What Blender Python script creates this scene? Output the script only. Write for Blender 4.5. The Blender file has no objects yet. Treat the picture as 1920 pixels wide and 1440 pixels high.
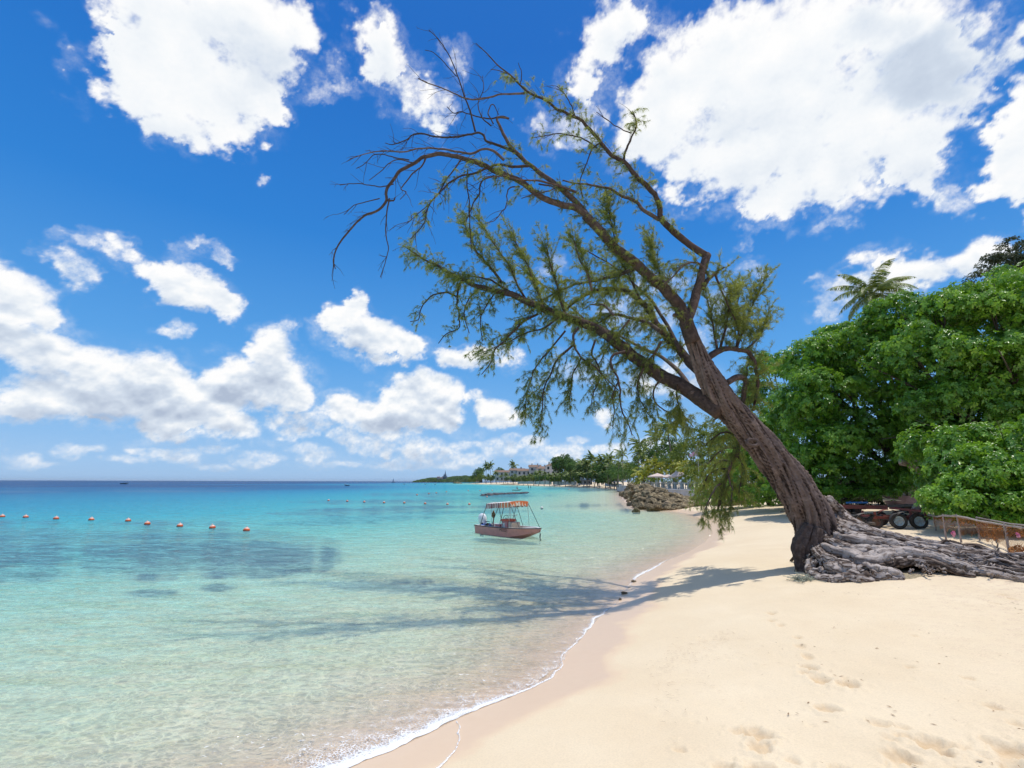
import bpy, bmesh, math, random
import numpy as np
from mathutils import Vector, Matrix, Euler
R = math.radians
scene = bpy.context.scene
col = scene.collection
random.seed(7)

# ------------------------------------------------------------------ camera
EYE = Vector((0.0, 0.0, 2.8))
cam_d = bpy.data.cameras.new("camera")
cam = bpy.data.objects.new("camera", cam_d)
col.objects.link(cam)
cam_d.sensor_width = 36.0
cam_d.lens = 17.0
cam_d.clip_start = 0.05
cam_d.clip_end = 200000.0
FPX = 17.0 / 36.0 * 1920.0
PITCH = math.atan(183.0 / FPX)
cam.location = EYE
cam.rotation_euler = (math.pi / 2 + PITCH, R(-0.15), 0.0)
scene.camera = cam
CM = cam.rotation_euler.to_matrix()
CMN = np.array(CM)

# ------------------------------------------------------------------ light
SUN_EL, SUN_AZ = 74.0, 68.0          # azimuth clockwise from +Y
scene.view_settings.view_transform = 'Standard'
scene.view_settings.look = 'None'
scene.view_settings.gamma = 1.0
scene.view_settings.use_curve_mapping = False
scene.view_settings.exposure = 0.0
world = bpy.data.worlds.new("World")
scene.world = world
world.use_nodes = True
wn, wl = world.node_tree.nodes, world.node_tree.links
for n in list(wn):
    wn.remove(n)
w_out = wn.new('ShaderNodeOutputWorld')
w_bg = wn.new('ShaderNodeBackground')
w_sky = wn.new('ShaderNodeTexSky')
w_sky.sky_type = 'NISHITA'
w_sky.sun_disc = False
w_sky.sun_elevation = R(SUN_EL)
w_sky.sun_rotation = R(SUN_AZ)
w_sky.altitude = 0
w_sky.air_density = 1.0
w_sky.dust_density = 0.2
w_sky.ozone_density = 3.0
w_tc = wn.new('ShaderNodeTexCoord')
w_sep = wn.new('ShaderNodeSeparateXYZ')
w_ramp = wn.new('ShaderNodeValToRGB')
_cr = w_ramp.color_ramp
_stops = [(0.0, (.30, .53, .86)), (.04, (.29, .53, .88)), (.12, (.185, .46, .86)), (.24, (.085, .36, .82)), (.45, (.016, .225, .70)), (.72, (.003, .145, .58)), (1.0, (.01, .15, .55))]
while len(_cr.elements) < len(_stops): _cr.elements.new(0.5)
for e_, (p_, c_) in zip(_cr.elements, _stops):
    e_.position = p_; e_.color = (c_[0], c_[1], c_[2], 1)
w_sc = wn.new('ShaderNodeMix'); w_sc.data_type = 'RGBA'; w_sc.blend_type = 'MULTIPLY'
w_sc.inputs[0].default_value = 1.0
w_sc.inputs[7].default_value = (8.0, 8.0, 8.0, 1)
w_mix = wn.new('ShaderNodeMix'); w_mix.data_type = 'RGBA'
w_mix.inputs[0].default_value = 0.87
w_bg.inputs['Strength'].default_value = 0.125
wl.new(w_tc.outputs['Generated'], w_sep.inputs[0])
wl.new(w_sep.outputs['Z'], w_ramp.inputs[0])
wl.new(w_ramp.outputs['Color'], w_sc.inputs[6])
wl.new(w_sky.outputs['Color'], w_mix.inputs[6])
wl.new(w_sc.outputs[2], w_mix.inputs[7])
wl.new(w_mix.outputs[2], w_bg.inputs['Color'])
wl.new(w_bg.outputs['Background'], w_out.inputs['Surface'])
sun_d = bpy.data.lights.new("sun", 'SUN')
sun_d.energy = 3.45
sun_d.angle = R(0.5)
sun_d.color = (1.0, 0.955, 0.88)
sun = bpy.data.objects.new("sun", sun_d)
col.objects.link(sun)
sdir = Vector((math.sin(R(SUN_AZ)) * math.cos(R(SUN_EL)), math.cos(R(SUN_AZ)) * math.cos(R(SUN_EL)), math.sin(R(SUN_EL))))
sun.rotation_euler = sdir.to_track_quat('Z', 'Y').to_euler()
sun.location = (0, 0, 60)
try:
    scene.cycles.max_bounces = 8
    scene.cycles.transparent_max_bounces = 16
    scene.cycles.diffuse_bounces = 3
    scene.cycles.glossy_bounces = 3
    scene.cycles.caustics_reflective = False
    scene.cycles.caustics_refractive = False
except Exception:
    pass

# ------------------------------------------------------------------ helpers
def ray(px, py):
    """world direction through a point of the photograph (1920x1440)"""
    v = Vector(((px - 960.0) / FPX, (720.0 - py) / FPX, -1.0))
    return CM @ v

def P(px, py, Y):
    """world point seen at (px,py), Y metres ahead"""
    d = ray(px, py)
    return EYE + d * (Y / d.y)

def PZ(px, py, z=0.0):
    d = ray(px, py)
    return EYE + d * ((z - EYE.z) / d.z)

def mpp(Y):
    """metres per photograph pixel at Y"""
    return Y / FPX

def tag(o, label=None, cat=None, group=None, kind=None):
    if label: o['label'] = label
    if cat: o['category'] = cat
    if group: o['group'] = group
    if kind: o['kind'] = kind
    return o

def empty(name, loc, rz=0.0):
    o = bpy.data.objects.new(name, None)
    o.location = loc
    o.rotation_euler = (0, 0, rz)
    o.empty_display_size = 0.1
    col.objects.link(o)
    return o

def mesh_np(name, V, F, mat=None, parent=None, smooth=True, attrs=None, cols=None, mats=None, midx=None):
    """fast mesh from numpy arrays; F is (n,3) or (n,4)"""
    V = np.asarray(V, dtype=np.float32); F = np.asarray(F, dtype=np.int32)
    me = bpy.data.meshes.new(name)
    k = F.shape[1]
    me.vertices.add(len(V)); me.vertices.foreach_set('co', V.ravel())
    me.loops.add(F.size); me.loops.foreach_set('vertex_index', F.ravel())
    me.polygons.add(len(F))
    me.polygons.foreach_set('loop_start', np.arange(0, F.size, k, dtype=np.int32))
    try:
        me.polygons.foreach_set('loop_total', np.full(len(F), k, dtype=np.int32))
    except Exception:
        pass
    if midx is not None:
        me.polygons.foreach_set('material_index', np.asarray(midx, dtype=np.int32))
    me.polygons.foreach_set('use_smooth', np.full(len(F), smooth, dtype=bool))
    me.update(calc_edges=True)
    for k2, a in (attrs or {}).items():
        at = me.attributes.new(k2, 'FLOAT', 'POINT')
        at.data.foreach_set('value', np.asarray(a, dtype=np.float32).ravel())
    for k2, a in (cols or {}).items():
        at = me.attributes.new(k2, 'FLOAT_COLOR', 'POINT')
        at.data.foreach_set('color', np.asarray(a, dtype=np.float32).ravel())
    for m in (mats or ([mat] if mat else [])):
        me.materials.append(m)
    o = bpy.data.objects.new(name, me)
    col.objects.link(o)
    if parent is not None:
        o.parent = parent
    return o

class MB:
    """collects small pieces of geometry and links them as one mesh object"""
    def __init__(self):
        self.v = []; self.f = []
    def add(self, v, f):
        b = len(self.v)
        self.v += [tuple(p) for p in v]
        self.f += [tuple(i + b for i in q) for q in f]
        return self
    def box(self, c, s, rot=None, taper=1.0):
        hx, hy, hz = s[0] / 2, s[1] / 2, s[2] / 2
        pts = []
        for z, t in ((-hz, 1.0), (hz, taper)):
            for x, y in ((-hx, -hy), (hx, -hy), (hx, hy), (-hx, hy)):
                pts.append(Vector((x * t, y * t, z)))
        if rot is not None:
            m = Euler(rot).to_matrix() if not isinstance(rot, Matrix) else rot
            pts = [m @ p for p in pts]
        c = Vector(c)
        pts = [p + c for p in pts]
        return self.add(pts, [(3, 2, 1, 0), (4, 5, 6, 7), (0, 1, 5, 4), (1, 2, 6, 5), (2, 3, 7, 6), (3, 0, 4, 7)])
    def tube(self, pts, rad, n=8, cap=True, wob=0.0, rng=None):
        pts = [Vector(p) for p in pts]
        if not isinstance(rad, (list, tuple)): rad = [rad] * len(pts)
        rings = []
        up = None
        for i, p in enumerate(pts):
            a = pts[max(i - 1, 0)]; b = pts[min(i + 1, len(pts) - 1)]
            t = (b - a)
            if t.length < 1e-9: t = Vector((0, 0, 1))
            t.normalize()
            if up is None:
                up = Vector((0, 0, 1)) if abs(t.z) < .9 else Vector((1, 0, 0))
            x = t.cross(up)
            if x.length < 1e-6: x = t.orthogonal()
            x.normalize(); y = x.cross(t).normalized(); up = y
            rr = []
            for k in range(n):
                an = 2 * math.pi * k / n
                r = rad[i] * (1 + (wob * (rng.random() * 2 - 1) if rng else 0))
                rr.append(p + (x * math.cos(an) + y * math.sin(an)) * r)
            rings.append(rr)
        v = [q for r in rings for q in r]; f = []
        for i in range(len(rings) - 1):
            for k in range(n):
                k2 = (k + 1) % n
                f.append((i * n + k, i * n + k2, (i + 1) * n + k2, (i + 1) * n + k))
        if cap:
            f.append(tuple(range(n - 1, -1, -1)))
            f.append(tuple((len(rings) - 1) * n + k for k in range(n)))
        return self.add(v, f)
    def lathe(self, prof, c=(0, 0, 0), n=20, axis='Z', rot=None):
        """prof: list of (r, h)"""
        c = Vector(c); v = []; f = []
        m = rot if rot is not None else Matrix.Identity(3)
        for r, h in prof:
            for k in range(n):
                an = 2 * math.pi * k / n
                p = Vector((r * math.cos(an), r * math.sin(an), h))
                if axis == 'X': p = Vector((p.z, p.x, p.y))
                if axis == 'Y': p = Vector((p.x, p.z, p.y))
                v.append(m @ p + c)
        for i in range(len(prof) - 1):
            for k in range(n):
                k2 = (k + 1) % n
                f.append((i * n + k, i * n + k2, (i + 1) * n + k2, (i + 1) * n + k))
        return self.add(v, f)
    def sphere(self, c, r, nu=12, nv=8, noise=0.0, seed=0):
        rx, ry, rz = r if isinstance(r, (tuple, list)) else (r, r, r)
        rng = random.Random(seed); c = Vector(c); v = []; f = []
        for i in range(nv + 1):
            th = math.pi * i / nv
            for k in range(nu):
                an = 2 * math.pi * k / nu
                q = 1 + noise * (rng.random() * 2 - 1)
                v.append(c + Vector((rx * q * math.sin(th) * math.cos(an), ry * q * math.sin(th) * math.sin(an), rz * q * math.cos(th))))
        for i in range(nv):
            for k in range(nu):
                k2 = (k + 1) % nu
                f.append((i * nu + k, (i + 1) * nu + k, (i + 1) * nu + k2, i * nu + k2))
        return self.add(v, f)
    def build(self, name, mat, parent=None, smooth=False, bevel=0.0, local=None):
        me = bpy.data.meshes.new(name)
        vs = self.v
        if local is not None:
            L = Vector(local); vs = [tuple(Vector(p) - L) for p in vs]
        me.from_pydata([tuple(p) for p in vs], [], self.f)
        me.update()
        bm = bmesh.new(); bm.from_mesh(me)
        bmesh.ops.remove_doubles(bm, verts=bm.verts, dist=1e-5)
        bmesh.ops.recalc_face_normals(bm, faces=bm.faces)
        bm.to_mesh(me); bm.free()
        if smooth:
            me.polygons.foreach_set('use_smooth', [True] * len(me.polygons))
            try:
                me.set_sharp_from_angle(angle=R(42))
            except Exception:
                pass
        me.materials.append(mat)
        o = bpy.data.objects.new(name, me)
        col.objects.link(o)
        if parent is not None: o.parent = parent
        if bevel > 0:
            b = o.modifiers.new('bevel', 'BEVEL'); b.width = bevel; b.segments = 2; b.limit_method = 'ANGLE'
        return o

# ---- value noise in numpy
def _hash(ix, iy, iz, seed):
    h = (ix.astype(np.int64) * 374761393 + iy.astype(np.int64) * 668265263 + iz.astype(np.int64) * 2147483647 + seed * 974711) & 0xffffffff
    h = ((h ^ (h >> 13)) * 1274126177) & 0xffffffff
    h = ((h ^ (h >> 16)) * 2246822519) & 0xffffffff
    return ((h ^ (h >> 15)) & 0xffffff) / float(0xffffff)

def vnoise(x, y, z=None, seed=0):
    x = np.asarray(x, dtype=np.float64); y = np.asarray(y, dtype=np.float64)
    x, y = np.broadcast_arrays(x, y)
    if z is None:
        ix = np.floor(x); iy = np.floor(y); fx = x - ix; fy = y - iy
        fx = fx * fx * fx * (fx * (fx * 6 - 15) + 10); fy = fy * fy * fy * (fy * (fy * 6 - 15) + 10)
        o = np.zeros_like(ix)
        a = _hash(ix, iy, o, seed); b = _hash(ix + 1, iy, o, seed); c = _hash(ix, iy + 1, o, seed); d = _hash(ix + 1, iy + 1, o, seed)
        return (a + (b - a) * fx) * (1 - fy) + (c + (d - c) * fx) * fy
    z = np.asarray(z, dtype=np.float64)
    x, y, z = np.broadcast_arrays(x, y, z)
    ix = np.floor(x); iy = np.floor(y); iz = np.floor(z)
    fx = x - ix; fy = y - iy; fz = z - iz
    fx = fx * fx * (3 - 2 * fx); fy = fy * fy * (3 - 2 * fy); fz = fz * fz * (3 - 2 * fz)
    r = 0
    for dz in (0, 1):
        wz = fz if dz else 1 - fz
        for dy in (0, 1):
            wy = fy if dy else 1 - fy
            for dx in (0, 1):
                wx = fx if dx else 1 - fx
                r = r + _hash(ix + dx, iy + dy, iz + dz, seed) * wx * wy * wz
    return r

def fbm(x, y, z=None, oct=5, gain=0.5, lac=2.03, seed=0):
    """roughly -1..1"""
    a = 1.0; s = 0.0; n = 0.0
    x = np.asarray(x, dtype=np.float64); y = np.asarray(y, dtype=np.float64)
    if z is not None: z = np.asarray(z, dtype=np.float64)
    for i in range(oct):
        s = s + a * (vnoise(x, y, z, seed + i * 17) * 2 - 1); n += a
        c, q = math.cos(0.6), math.sin(0.6)
        x, y = (x * c - y * q) * lac + 3.1, (x * q + y * c) * lac + 1.7
        if z is not None: z = z * lac + 2.3
        a *= gain
    return s / n * 1.5

def sstep(a, b, x):
    t = np.clip((x - a) / (b - a), 0, 1)
    return t * t * (3 - 2 * t)

# ---- material helpers
def newmat(name):
    m = bpy.data.materials.new(name)
    m.use_nodes = True
    nt = m.node_tree
    for n in list(nt.nodes): nt.nodes.remove(n)
    out = nt.nodes.new('ShaderNodeOutputMaterial')
    return m, nt, out

def nd(nt, typ, **kw):
    n = nt.nodes.new(typ)
    for k, v in kw.items():
        if k.startswith('i_'):
            key = k[2:].replace('_', ' ')
            n.inputs[key].default_value = v
        else:
            setattr(n, k, v)
    return n

def math_n(nt, op, a, b=None, c=None, clamp=False):
    n = nt.nodes.new('ShaderNodeMath'); n.operation = op; n.use_clamp = clamp
    for i, v in enumerate((a, b, c)):
        if v is None: continue
        if isinstance(v, (int, float)): n.inputs[i].default_value = v
        else: nt.links.new(v, n.inputs[i])
    return n.outputs[0]

def ramp(nt, fac, stops, interp='LINEAR'):
    n = nt.nodes.new('ShaderNodeValToRGB')
    cr = n.color_ramp; cr.interpolation = interp
    while len(cr.elements) < len(stops): cr.elements.new(0.5)
    for e, (p, c) in zip(cr.elements, stops):
        e.position = p
        e.color = (c[0], c[1], c[2], 1.0) if not isinstance(c, (int, float)) else (c, c, c, 1.0)
    if fac is not None: nt.links.new(fac, n.inputs[0])
    return n.outputs['Color']

def mixc(nt, fac, a, b, mode='MIX'):
    n = nt.nodes.new('ShaderNodeMix'); n.data_type = 'RGBA'; n.blend_type = mode
    for key, v in ((0, fac), (6, a), (7, b)):
        if isinstance(v, (int, float)):
            n.inputs[key].default_value = v
        elif isinstance(v, tuple):
            n.inputs[key].default_value = (v[0], v[1], v[2], 1.0)
        else: nt.links.new(v, n.inputs[key])
    return n.outputs[2]

def simple(name, base, rough=0.6, var=0.18, scale=8.0, metal=0.0, bump=0.0, bscale=40.0, spec=0.5, coat=0.0, dirt=None, dirt_scale=3.0, dirt_amt=0.5):
    """principled with noise-varied colour, optional bump and stains; object-space noise"""
    m, nt, out = newmat(name)
    b = nd(nt, 'ShaderNodeBsdfPrincipled')
    tc = nd(nt, 'ShaderNodeTexCoord')
    n1 = nd(nt, 'ShaderNodeTexNoise', i_Scale=scale, i_Detail=6.0, i_Roughness=0.6)
    nt.links.new(tc.outputs['Object'], n1.inputs['Vector'])
    d = tuple(c * (1 - var) for c in base); l = tuple(min(1, c * (1 + var)) for c in base)
    c = ramp(nt, n1.outputs['Fac'], [(0.3, d), (0.7, l)])
    if dirt:
        n2 = nd(nt, 'ShaderNodeTexNoise', i_Scale=dirt_scale, i_Detail=8.0, i_Roughness=0.7)
        nt.links.new(tc.outputs['Object'], n2.inputs['Vector'])
        f = ramp(nt, n2.outputs['Fac'], [(0.45, 0.0), (0.62, dirt_amt)])
        c = mixc(nt, f, c, dirt)
    nt.links.new(c, b.inputs['Base Color'])
    rr = ramp(nt, n1.outputs['Fac'], [(0.3, max(0, rough - .08)), (0.7, min(1, rough + .08))])
    nt.links.new(rr, b.inputs['Roughness'])
    b.inputs['Metallic'].default_value = metal
    b.inputs['Specular IOR Level'].default_value = spec
    if coat: b.inputs['Coat Weight'].default_value = coat
    if bump > 0:
        n3 = nd(nt, 'ShaderNodeTexNoise', i_Scale=bscale, i_Detail=6.0, i_Roughness=0.65)
        nt.links.new(tc.outputs['Object'], n3.inputs['Vector'])
        bp = nd(nt, 'ShaderNodeBump', i_Strength=bump, i_Distance=0.02)
        nt.links.new(n3.outputs['Fac'], bp.inputs['Height'])
        nt.links.new(bp.outputs['Normal'], b.inputs['Normal'])
    nt.links.new(b.outputs[0], out.inputs['Surface'])
    return m
# ------------------------------------------------------------------ shoreline, terrain
shore_px = [(650,1440),(735,1408),(800,1378),(870,1342),(930,1318),(985,1295),(1035,1272),(1050,1250),(1060,1225),
            (1085,1205),(1105,1180),(1125,1158),(1160,1130),(1172,1105),(1188,1088),(1218,1070),(1255,1050),(1292,1035),
            (1322,1018),(1338,1000),(1334,985),(1315,973),(1298,964),(1268,959),(1225,956),(1187,953),(1172,941),(1163,929),
            (1166,917.5),(1130,914.6),(1085,913.0),(1040,911.4),(1000,910.2),(950,908.8),(905,907.6),(880,906.9)]
shore = [PZ(x, y) for x, y in shore_px]
shore = [(p.x, p.y) for p in shore]
shore = [(-700, -900), (-150, -180), (-32, -30), (-12, -6), (-5.2, 1.5)] + shore + [(-40, 1020), (120, 1500), (600, 3600), (6000, 6000)]
SH = np.array(shore)
POLY = np.array(shore + [(9000, 6000), (9000, -900)])

def signed_dist(x, y):
    """metres from the waterline, positive on land"""
    x = np.asarray(x, dtype=np.float64); y = np.asarray(y, dtype=np.float64)
    best = np.full(x.shape, 1e18)
    for i in range(len(SH) - 1):
        ax, ay = SH[i]; bx, by = SH[i + 1]
        dx, dy = bx - ax, by - ay
        t = np.clip(((x - ax) * dx + (y - ay) * dy) / (dx * dx + dy * dy), 0, 1)
        d = (x - ax - t * dx) ** 2 + (y - ay - t * dy) ** 2
        best = np.minimum(best, d)
    ins = np.zeros(x.shape, dtype=bool)
    n = len(POLY)
    for i in range(n):
        ax, ay = POLY[i]; bx, by = POLY[(i + 1) % n]
        if ay == by: continue
        c = ((ay > y) != (by > y)) & (x < (bx - ax) * (y - ay) / (by - ay) + ax)
        ins ^= c
    return np.where(ins, 1, -1) * np.sqrt(best)

def base_height(x, y, sd=None):
    if sd is None: sd = signed_dist(x, y)
    land = 1.05 * (1 - np.exp(-np.maximum(sd, 0) / 4.2)) + np.clip(0.012 * (sd - 10), 0, 1.2)
    s = np.maximum(-sd, 0)
    sea = -5.6 * (1 - np.exp(-s / 240.0)) - 0.10 * (1 - np.exp(-s / 3.0))
    return np.where(sd > 0, land, sea)

def ground_z(x, y):
    return float(base_height(np.array([float(x)]), np.array([float(y)]))[0])

def hit(px, py, lift=0.0):
    """point of the beach seen at (px,py)"""
    d = ray(px, py)
    z = 1.0
    p = PZ(px, py, z)
    for i in range(40):
        z = 0.5 * z + 0.5 * (max(ground_z(p.x, p.y), 0.0) + lift)
        p = PZ(px, py, z)
    return p

FOOT = []   # x, y, r, depth
_rng = random.Random(3)
for (px, py, s) in [(1512,1190,.10),(1503,1196,.08),(1533,1209,.12),(1580,1220,.13),(1542,1256,.11),(1413,1288,.13),(1415,1308,.11),
                    (1422,1352,.13),(1428,1368,.14),(1418,1392,.17),(1440,1405,.12),(1448,1425,.12),(1562,1412,.17),(1560,1422,.10),(1350,1340,.10),(1308,1372,.09),
                    (1352,1412,.14),(1345,1400,.10),(1375,1280,.08),(1442,1107,.09),(1440,1118,.08),(1460,1126,.07),(1490,1147,.07),(1496,1159,.07),
                    (1507,1173,.08),(1575,1368,.12),(1586,1374,.08),(1475,1335,.07),(1270,1300,.06),(1672,1342,.10),(1736,1330,.14),(1700,1350,.08),
                    (1640,1290,.09),(1680,1298,.07),(1850,1275,.08),(1890,1350,.15),(1905,1382,.12),(1790,1380,.09),(1835,1400,.12),(1760,1345,.08),
                    (1620,1395,.10),(1655,1405,.08),(1880,1106,.09),(1895,1112,.08),(1862,1118,.07),(1710,1160,.05),(1810,1230,.06),(1700,1205,.06)]:
    p = PZ(px, py, 0.95)
    FOOT.append((p.x, p.y, s * .9, 0.30 * s))
for i in range(170):     # trampled patch, lower right
    px = _rng.uniform(1560, 1990); py = 1290 + 150 * _rng.random() ** 0.8
    if px < 1640 and py < 1360: continue
    p = PZ(px, py, 0.98); r_ = _rng.uniform(.025, .075)
    FOOT.append((p.x, p.y, r_, r_ * _rng.uniform(-.25, .3)))
for i in range(260):
    px = _rng.uniform(1230, 1990); py = _rng.uniform(1090, 1440)
    p = PZ(px, py, 1.0); r_ = _rng.uniform(.012, .05)
    FOOT.append((p.x, p.y, r_, r_ * _rng.uniform(-.22, .28)))

def polar(rs, th):
    rr, tt = np.meshgrid(rs, th, indexing='ij')
    X = rr * np.sin(tt); Y = rr * np.cos(tt)
    nr, nt_ = len(rs), len(th)
    i = np.arange(nr - 1)[:, None] * nt_ + np.arange(nt_ - 1)[None, :]
    F = np.stack([i, i + 1, i + nt_ + 1, i + nt_], axis=-1).reshape(-1, 4)[:, ::-1]
    return X.ravel(), Y.ravel(), F

def reef_mask(X, Y, sd):
    """weed and reef patches on the sea floor"""
    dist = np.hypot(X, Y)
    reef = np.zeros(X.shape)
    for (px, py, rx, ry, s) in [(60,1010,260,26,1),(330,1015,260,26,1),(480,1040,120,14,.8),(250,1030,200,14,.9),(30,1045,160,14,.9),(290,1085,50,5,.8),(410,1078,35,5,.6),
                                (770,941,190,4,.7),(860,951,150,3,.8),(700,957,120,4,.8),(620,963,100,3,.7),(850,927,160,4,.7),(960,925,90,3,.8),
                                (1100,945,140,4,.35),(300,982,150,5,.45),(60,980,90,6,.5),(760,1075,60,5,.3),(1120,917,60,2.5,.9),(1050,914,80,1.8,.8),
                                (300,921,160,1.6,.8),(60,922,90,1.6,.8),(1180,955,30,3,.3)]:
        c = PZ(px, py); a = PZ(px + rx, py); b = PZ(px, py + ry)
        wx = abs(a.x - c.x); wy = max(abs(c.y - b.y), .1)
        sl = c.x / c.y
        ex = (X - c.x - sl * (Y - c.y)) / wx; ey = (Y - c.y) / (wy * 1.3)
        reef = np.maximum(reef, s * np.clip(1.25 - np.sqrt(ex ** 2 + ey ** 2), 0, 1))
    k = np.clip(6.0 / np.maximum(dist, 1), 0.02, 1)
    n = fbm(X * k * .7, Y * k * 1.0, oct=5, seed=51)
    n2 = fbm(X * k * 6, Y * k * 3.2, oct=4, gain=.6, seed=52)
    reef = sstep(.05, .75, reef * 1.15 + n * .62 + n2 * .45 - .10) * (reef > .02) * (sd < -0.8)
    return reef

def build_ground():
    rs = np.concatenate([np.exp(np.linspace(math.log(0.8), math.log(22), 600)), np.exp(np.linspace(math.log(22.3), math.log(27000), 330))])
    th = np.concatenate([np.linspace(-math.pi, R(-54), 50)[:-1], np.linspace(R(-54), R(-12), 120)[:-1], np.linspace(R(-12), R(54), 330), np.linspace(R(54), math.pi, 50)[1:]])
    X, Y, F = polar(rs, th)
    sd = signed_dist(X, Y)
    Z = base_height(X, Y, sd)
    dist = np.hypot(X, Y)
    near = np.clip(1 - dist / 200, 0, 1)
    dry = sstep(0.6, 3.0, sd)
    Z = Z + near * dry * (fbm(X * .45, Y * .45, oct=3, seed=5) * .030 + fbm(X * 2.2, Y * 2.2, oct=4, seed=9) * .010)
    # wind ridges in the lower right
    ridge = sstep(6.0, 9.0, sd) * near
    Z = Z + ridge * fbm(X * 1.2 + Y * .4, Y * 6.0 - X * 2.0, oct=3, seed=31) * .010
    # gentle underwater ripples
    wet = sstep(0.1, 1.5, -sd) * near
    Z = Z + wet * fbm(X * 1.1, Y * 2.6, oct=4, seed=14) * .012
    foot = np.zeros(X.shape)
    m = dist < 20
    xi, yi = X[m], Y[m]; dz = np.zeros(xi.shape); fi = np.zeros(xi.shape)
    ny = fbm(xi * 14, yi * 14, oct=3, seed=77)
    for fx, fy, fr, fd in FOOT:
        q = (np.abs(xi - fx) < fr * 2.5) & (np.abs(yi - fy) < fr * 2.5)
        if not q.any(): continue
        r = np.hypot(xi[q] - fx, (yi[q] - fy) * 0.8) / fr * (1 + .35 * ny[q])
        if fd > .012: fi[q] = np.maximum(fi[q], sstep(1.15, .55, r) * min(1, fd / .04))
        dz[q] += -fd * np.exp(-(r ** 4)) + fd * .55 * np.exp(-((r - 1.25) / .3) ** 2)
    Z[m] += dz; foot[m] = fi
    Z = np.where(dist > 3000, np.minimum(Z, -5), Z)
    reef = reef_mask(X, Y, sd)
    V = np.stack([X, Y, Z], -1)
    m, nt, out = newmat('sand')
    b = nd(nt, 'ShaderNodeBsdfPrincipled')
    geo = nd(nt, 'ShaderNodeNewGeometry')
    asd = nd(nt, 'ShaderNodeAttribute', attribute_name='sd')
    arf = nd(nt, 'ShaderNodeAttribute', attribute_name='reef')
    n1 = nd(nt, 'ShaderNodeTexNoise', i_Scale=0.55, i_Detail=5.0, i_Roughness=0.6)
    n2 = nd(nt, 'ShaderNodeTexNoise', i_Scale=55.0, i_Detail=4.0, i_Roughness=0.7)
    n3 = nd(nt, 'ShaderNodeTexNoise', i_Scale=7.0, i_Detail=6.0, i_Roughness=0.65)
    for n_ in (n1, n2, n3): nt.links.new(geo.outputs['Position'], n_.inputs['Vector'])
    dryc = ramp(nt, n1.outputs['Fac'], [(0.3, (0.750, 0.600, 0.405)), (0.7, (0.815, 0.675, 0.475))])
    f2 = ramp(nt, n2.outputs['Fac'], [(0.35, 0.80), (0.6, 1.0)])
    dryc = mixc(nt, 0.5, dryc, f2, 'MULTIPLY')
    # coarse speckled grit where the sand is churned (far from the water)
    f3 = ramp(nt, n3.outputs['Fac'], [(0.47, 0.0), (0.66, 1.0)])
    gz = math_n(nt, 'MULTIPLY', f3, ramp(nt, math_n(nt, 'MULTIPLY', asd.outputs['Fac'], 0.1), [(0.42, 0.0), (0.75, 0.85)]))
    spk = ramp(nt, n2.outputs['Fac'], [(0.42, (0.50, 0.36, 0.24)), (0.56, (0.78, 0.62, 0.46))])
    dryc = mixc(nt, gz, dryc, spk)
    aft = nd(nt, 'ShaderNodeAttribute', attribute_name='foot')
    dryc = mixc(nt, math_n(nt, 'MULTIPLY', aft.outputs['Fac'], math_n(nt, 'MULTIPLY', n3.outputs['Fac'], 0.9)), dryc, (0.50, 0.31, 0.14))
    wetf = math_n(nt, 'ADD', asd.outputs['Fac'], math_n(nt, 'MULTIPLY', math_n(nt, 'SUBTRACT', n1.outputs['Fac'], 0.5), 1.6))
    wet = ramp(nt, math_n(nt, 'DIVIDE', wetf, 4.0), [(0.17, 1.0), (0.25, 0.0)])
    wetc = mixc(nt, n3.outputs['Fac'], (0.72, 0.51, 0.33), (0.77, 0.565, 0.375))
    c = mixc(nt, wet, dryc, wetc)
    under = ramp(nt, math_n(nt, 'MULTIPLY_ADD', asd.outputs['Fac'], -0.12, 0.5), [(0.55, 0.0), (0.80, 1.0)])
    n4 = nd(nt, 'ShaderNodeTexNoise', i_Scale=3.0, i_Detail=6.0, i_Roughness=0.65, i_Distortion=0.6)
    mp = nd(nt, 'ShaderNodeMapping'); mp.inputs['Scale'].default_value = (0.8, 2.0, 1.0)
    nt.links.new(geo.outputs['Position'], mp.inputs['Vector']); nt.links.new(mp.outputs[0], n4.inputs['Vector'])
    uc = ramp(nt, n4.outputs['Fac'], [(0.3, (0.82, 0.70, 0.46)), (0.7, (0.95, 0.87, 0.64))])
    c = mixc(nt, under, c, uc)
    rc = ramp(nt, n3.outputs['Fac'], [(0.3, (0.035, 0.05, 0.06)), (0.7, (0.14, 0.15, 0.16))])
    c = mixc(nt, arf.outputs['Fac'], c, rc)
    nt.links.new(c, b.inputs['Base Color'])
    nt.links.new(ramp(nt, wet, [(0, 0.95), (1, 0.38)]), b.inputs['Roughness'])
    nt.links.new(ramp(nt, wet, [(0, 0.1), (1, 0.5)]), b.inputs['Specular IOR Level'])
    h = math_n(nt, 'ADD', math_n(nt, 'MULTIPLY', n2.outputs['Fac'], 0.35), n3.outputs['Fac'])
    bp = nd(nt, 'ShaderNodeBump', i_Distance=0.012)
    nt.links.new(ramp(nt, wet, [(0, 0.45), (1, 0.06)]), bp.inputs['Strength'])
    nt.links.new(h, bp.inputs['Height']); nt.links.new(bp.outputs['Normal'], b.inputs['Normal'])
    nt.links.new(b.outputs[0], out.inputs['Surface'])
    o = mesh_np('beach', V, F, m, attrs={'sd': np.clip(sd, -50, 50), 'reef': reef, 'foot': foot})
    tag(o, kind='structure')
    return o
ground = build_ground()

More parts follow.
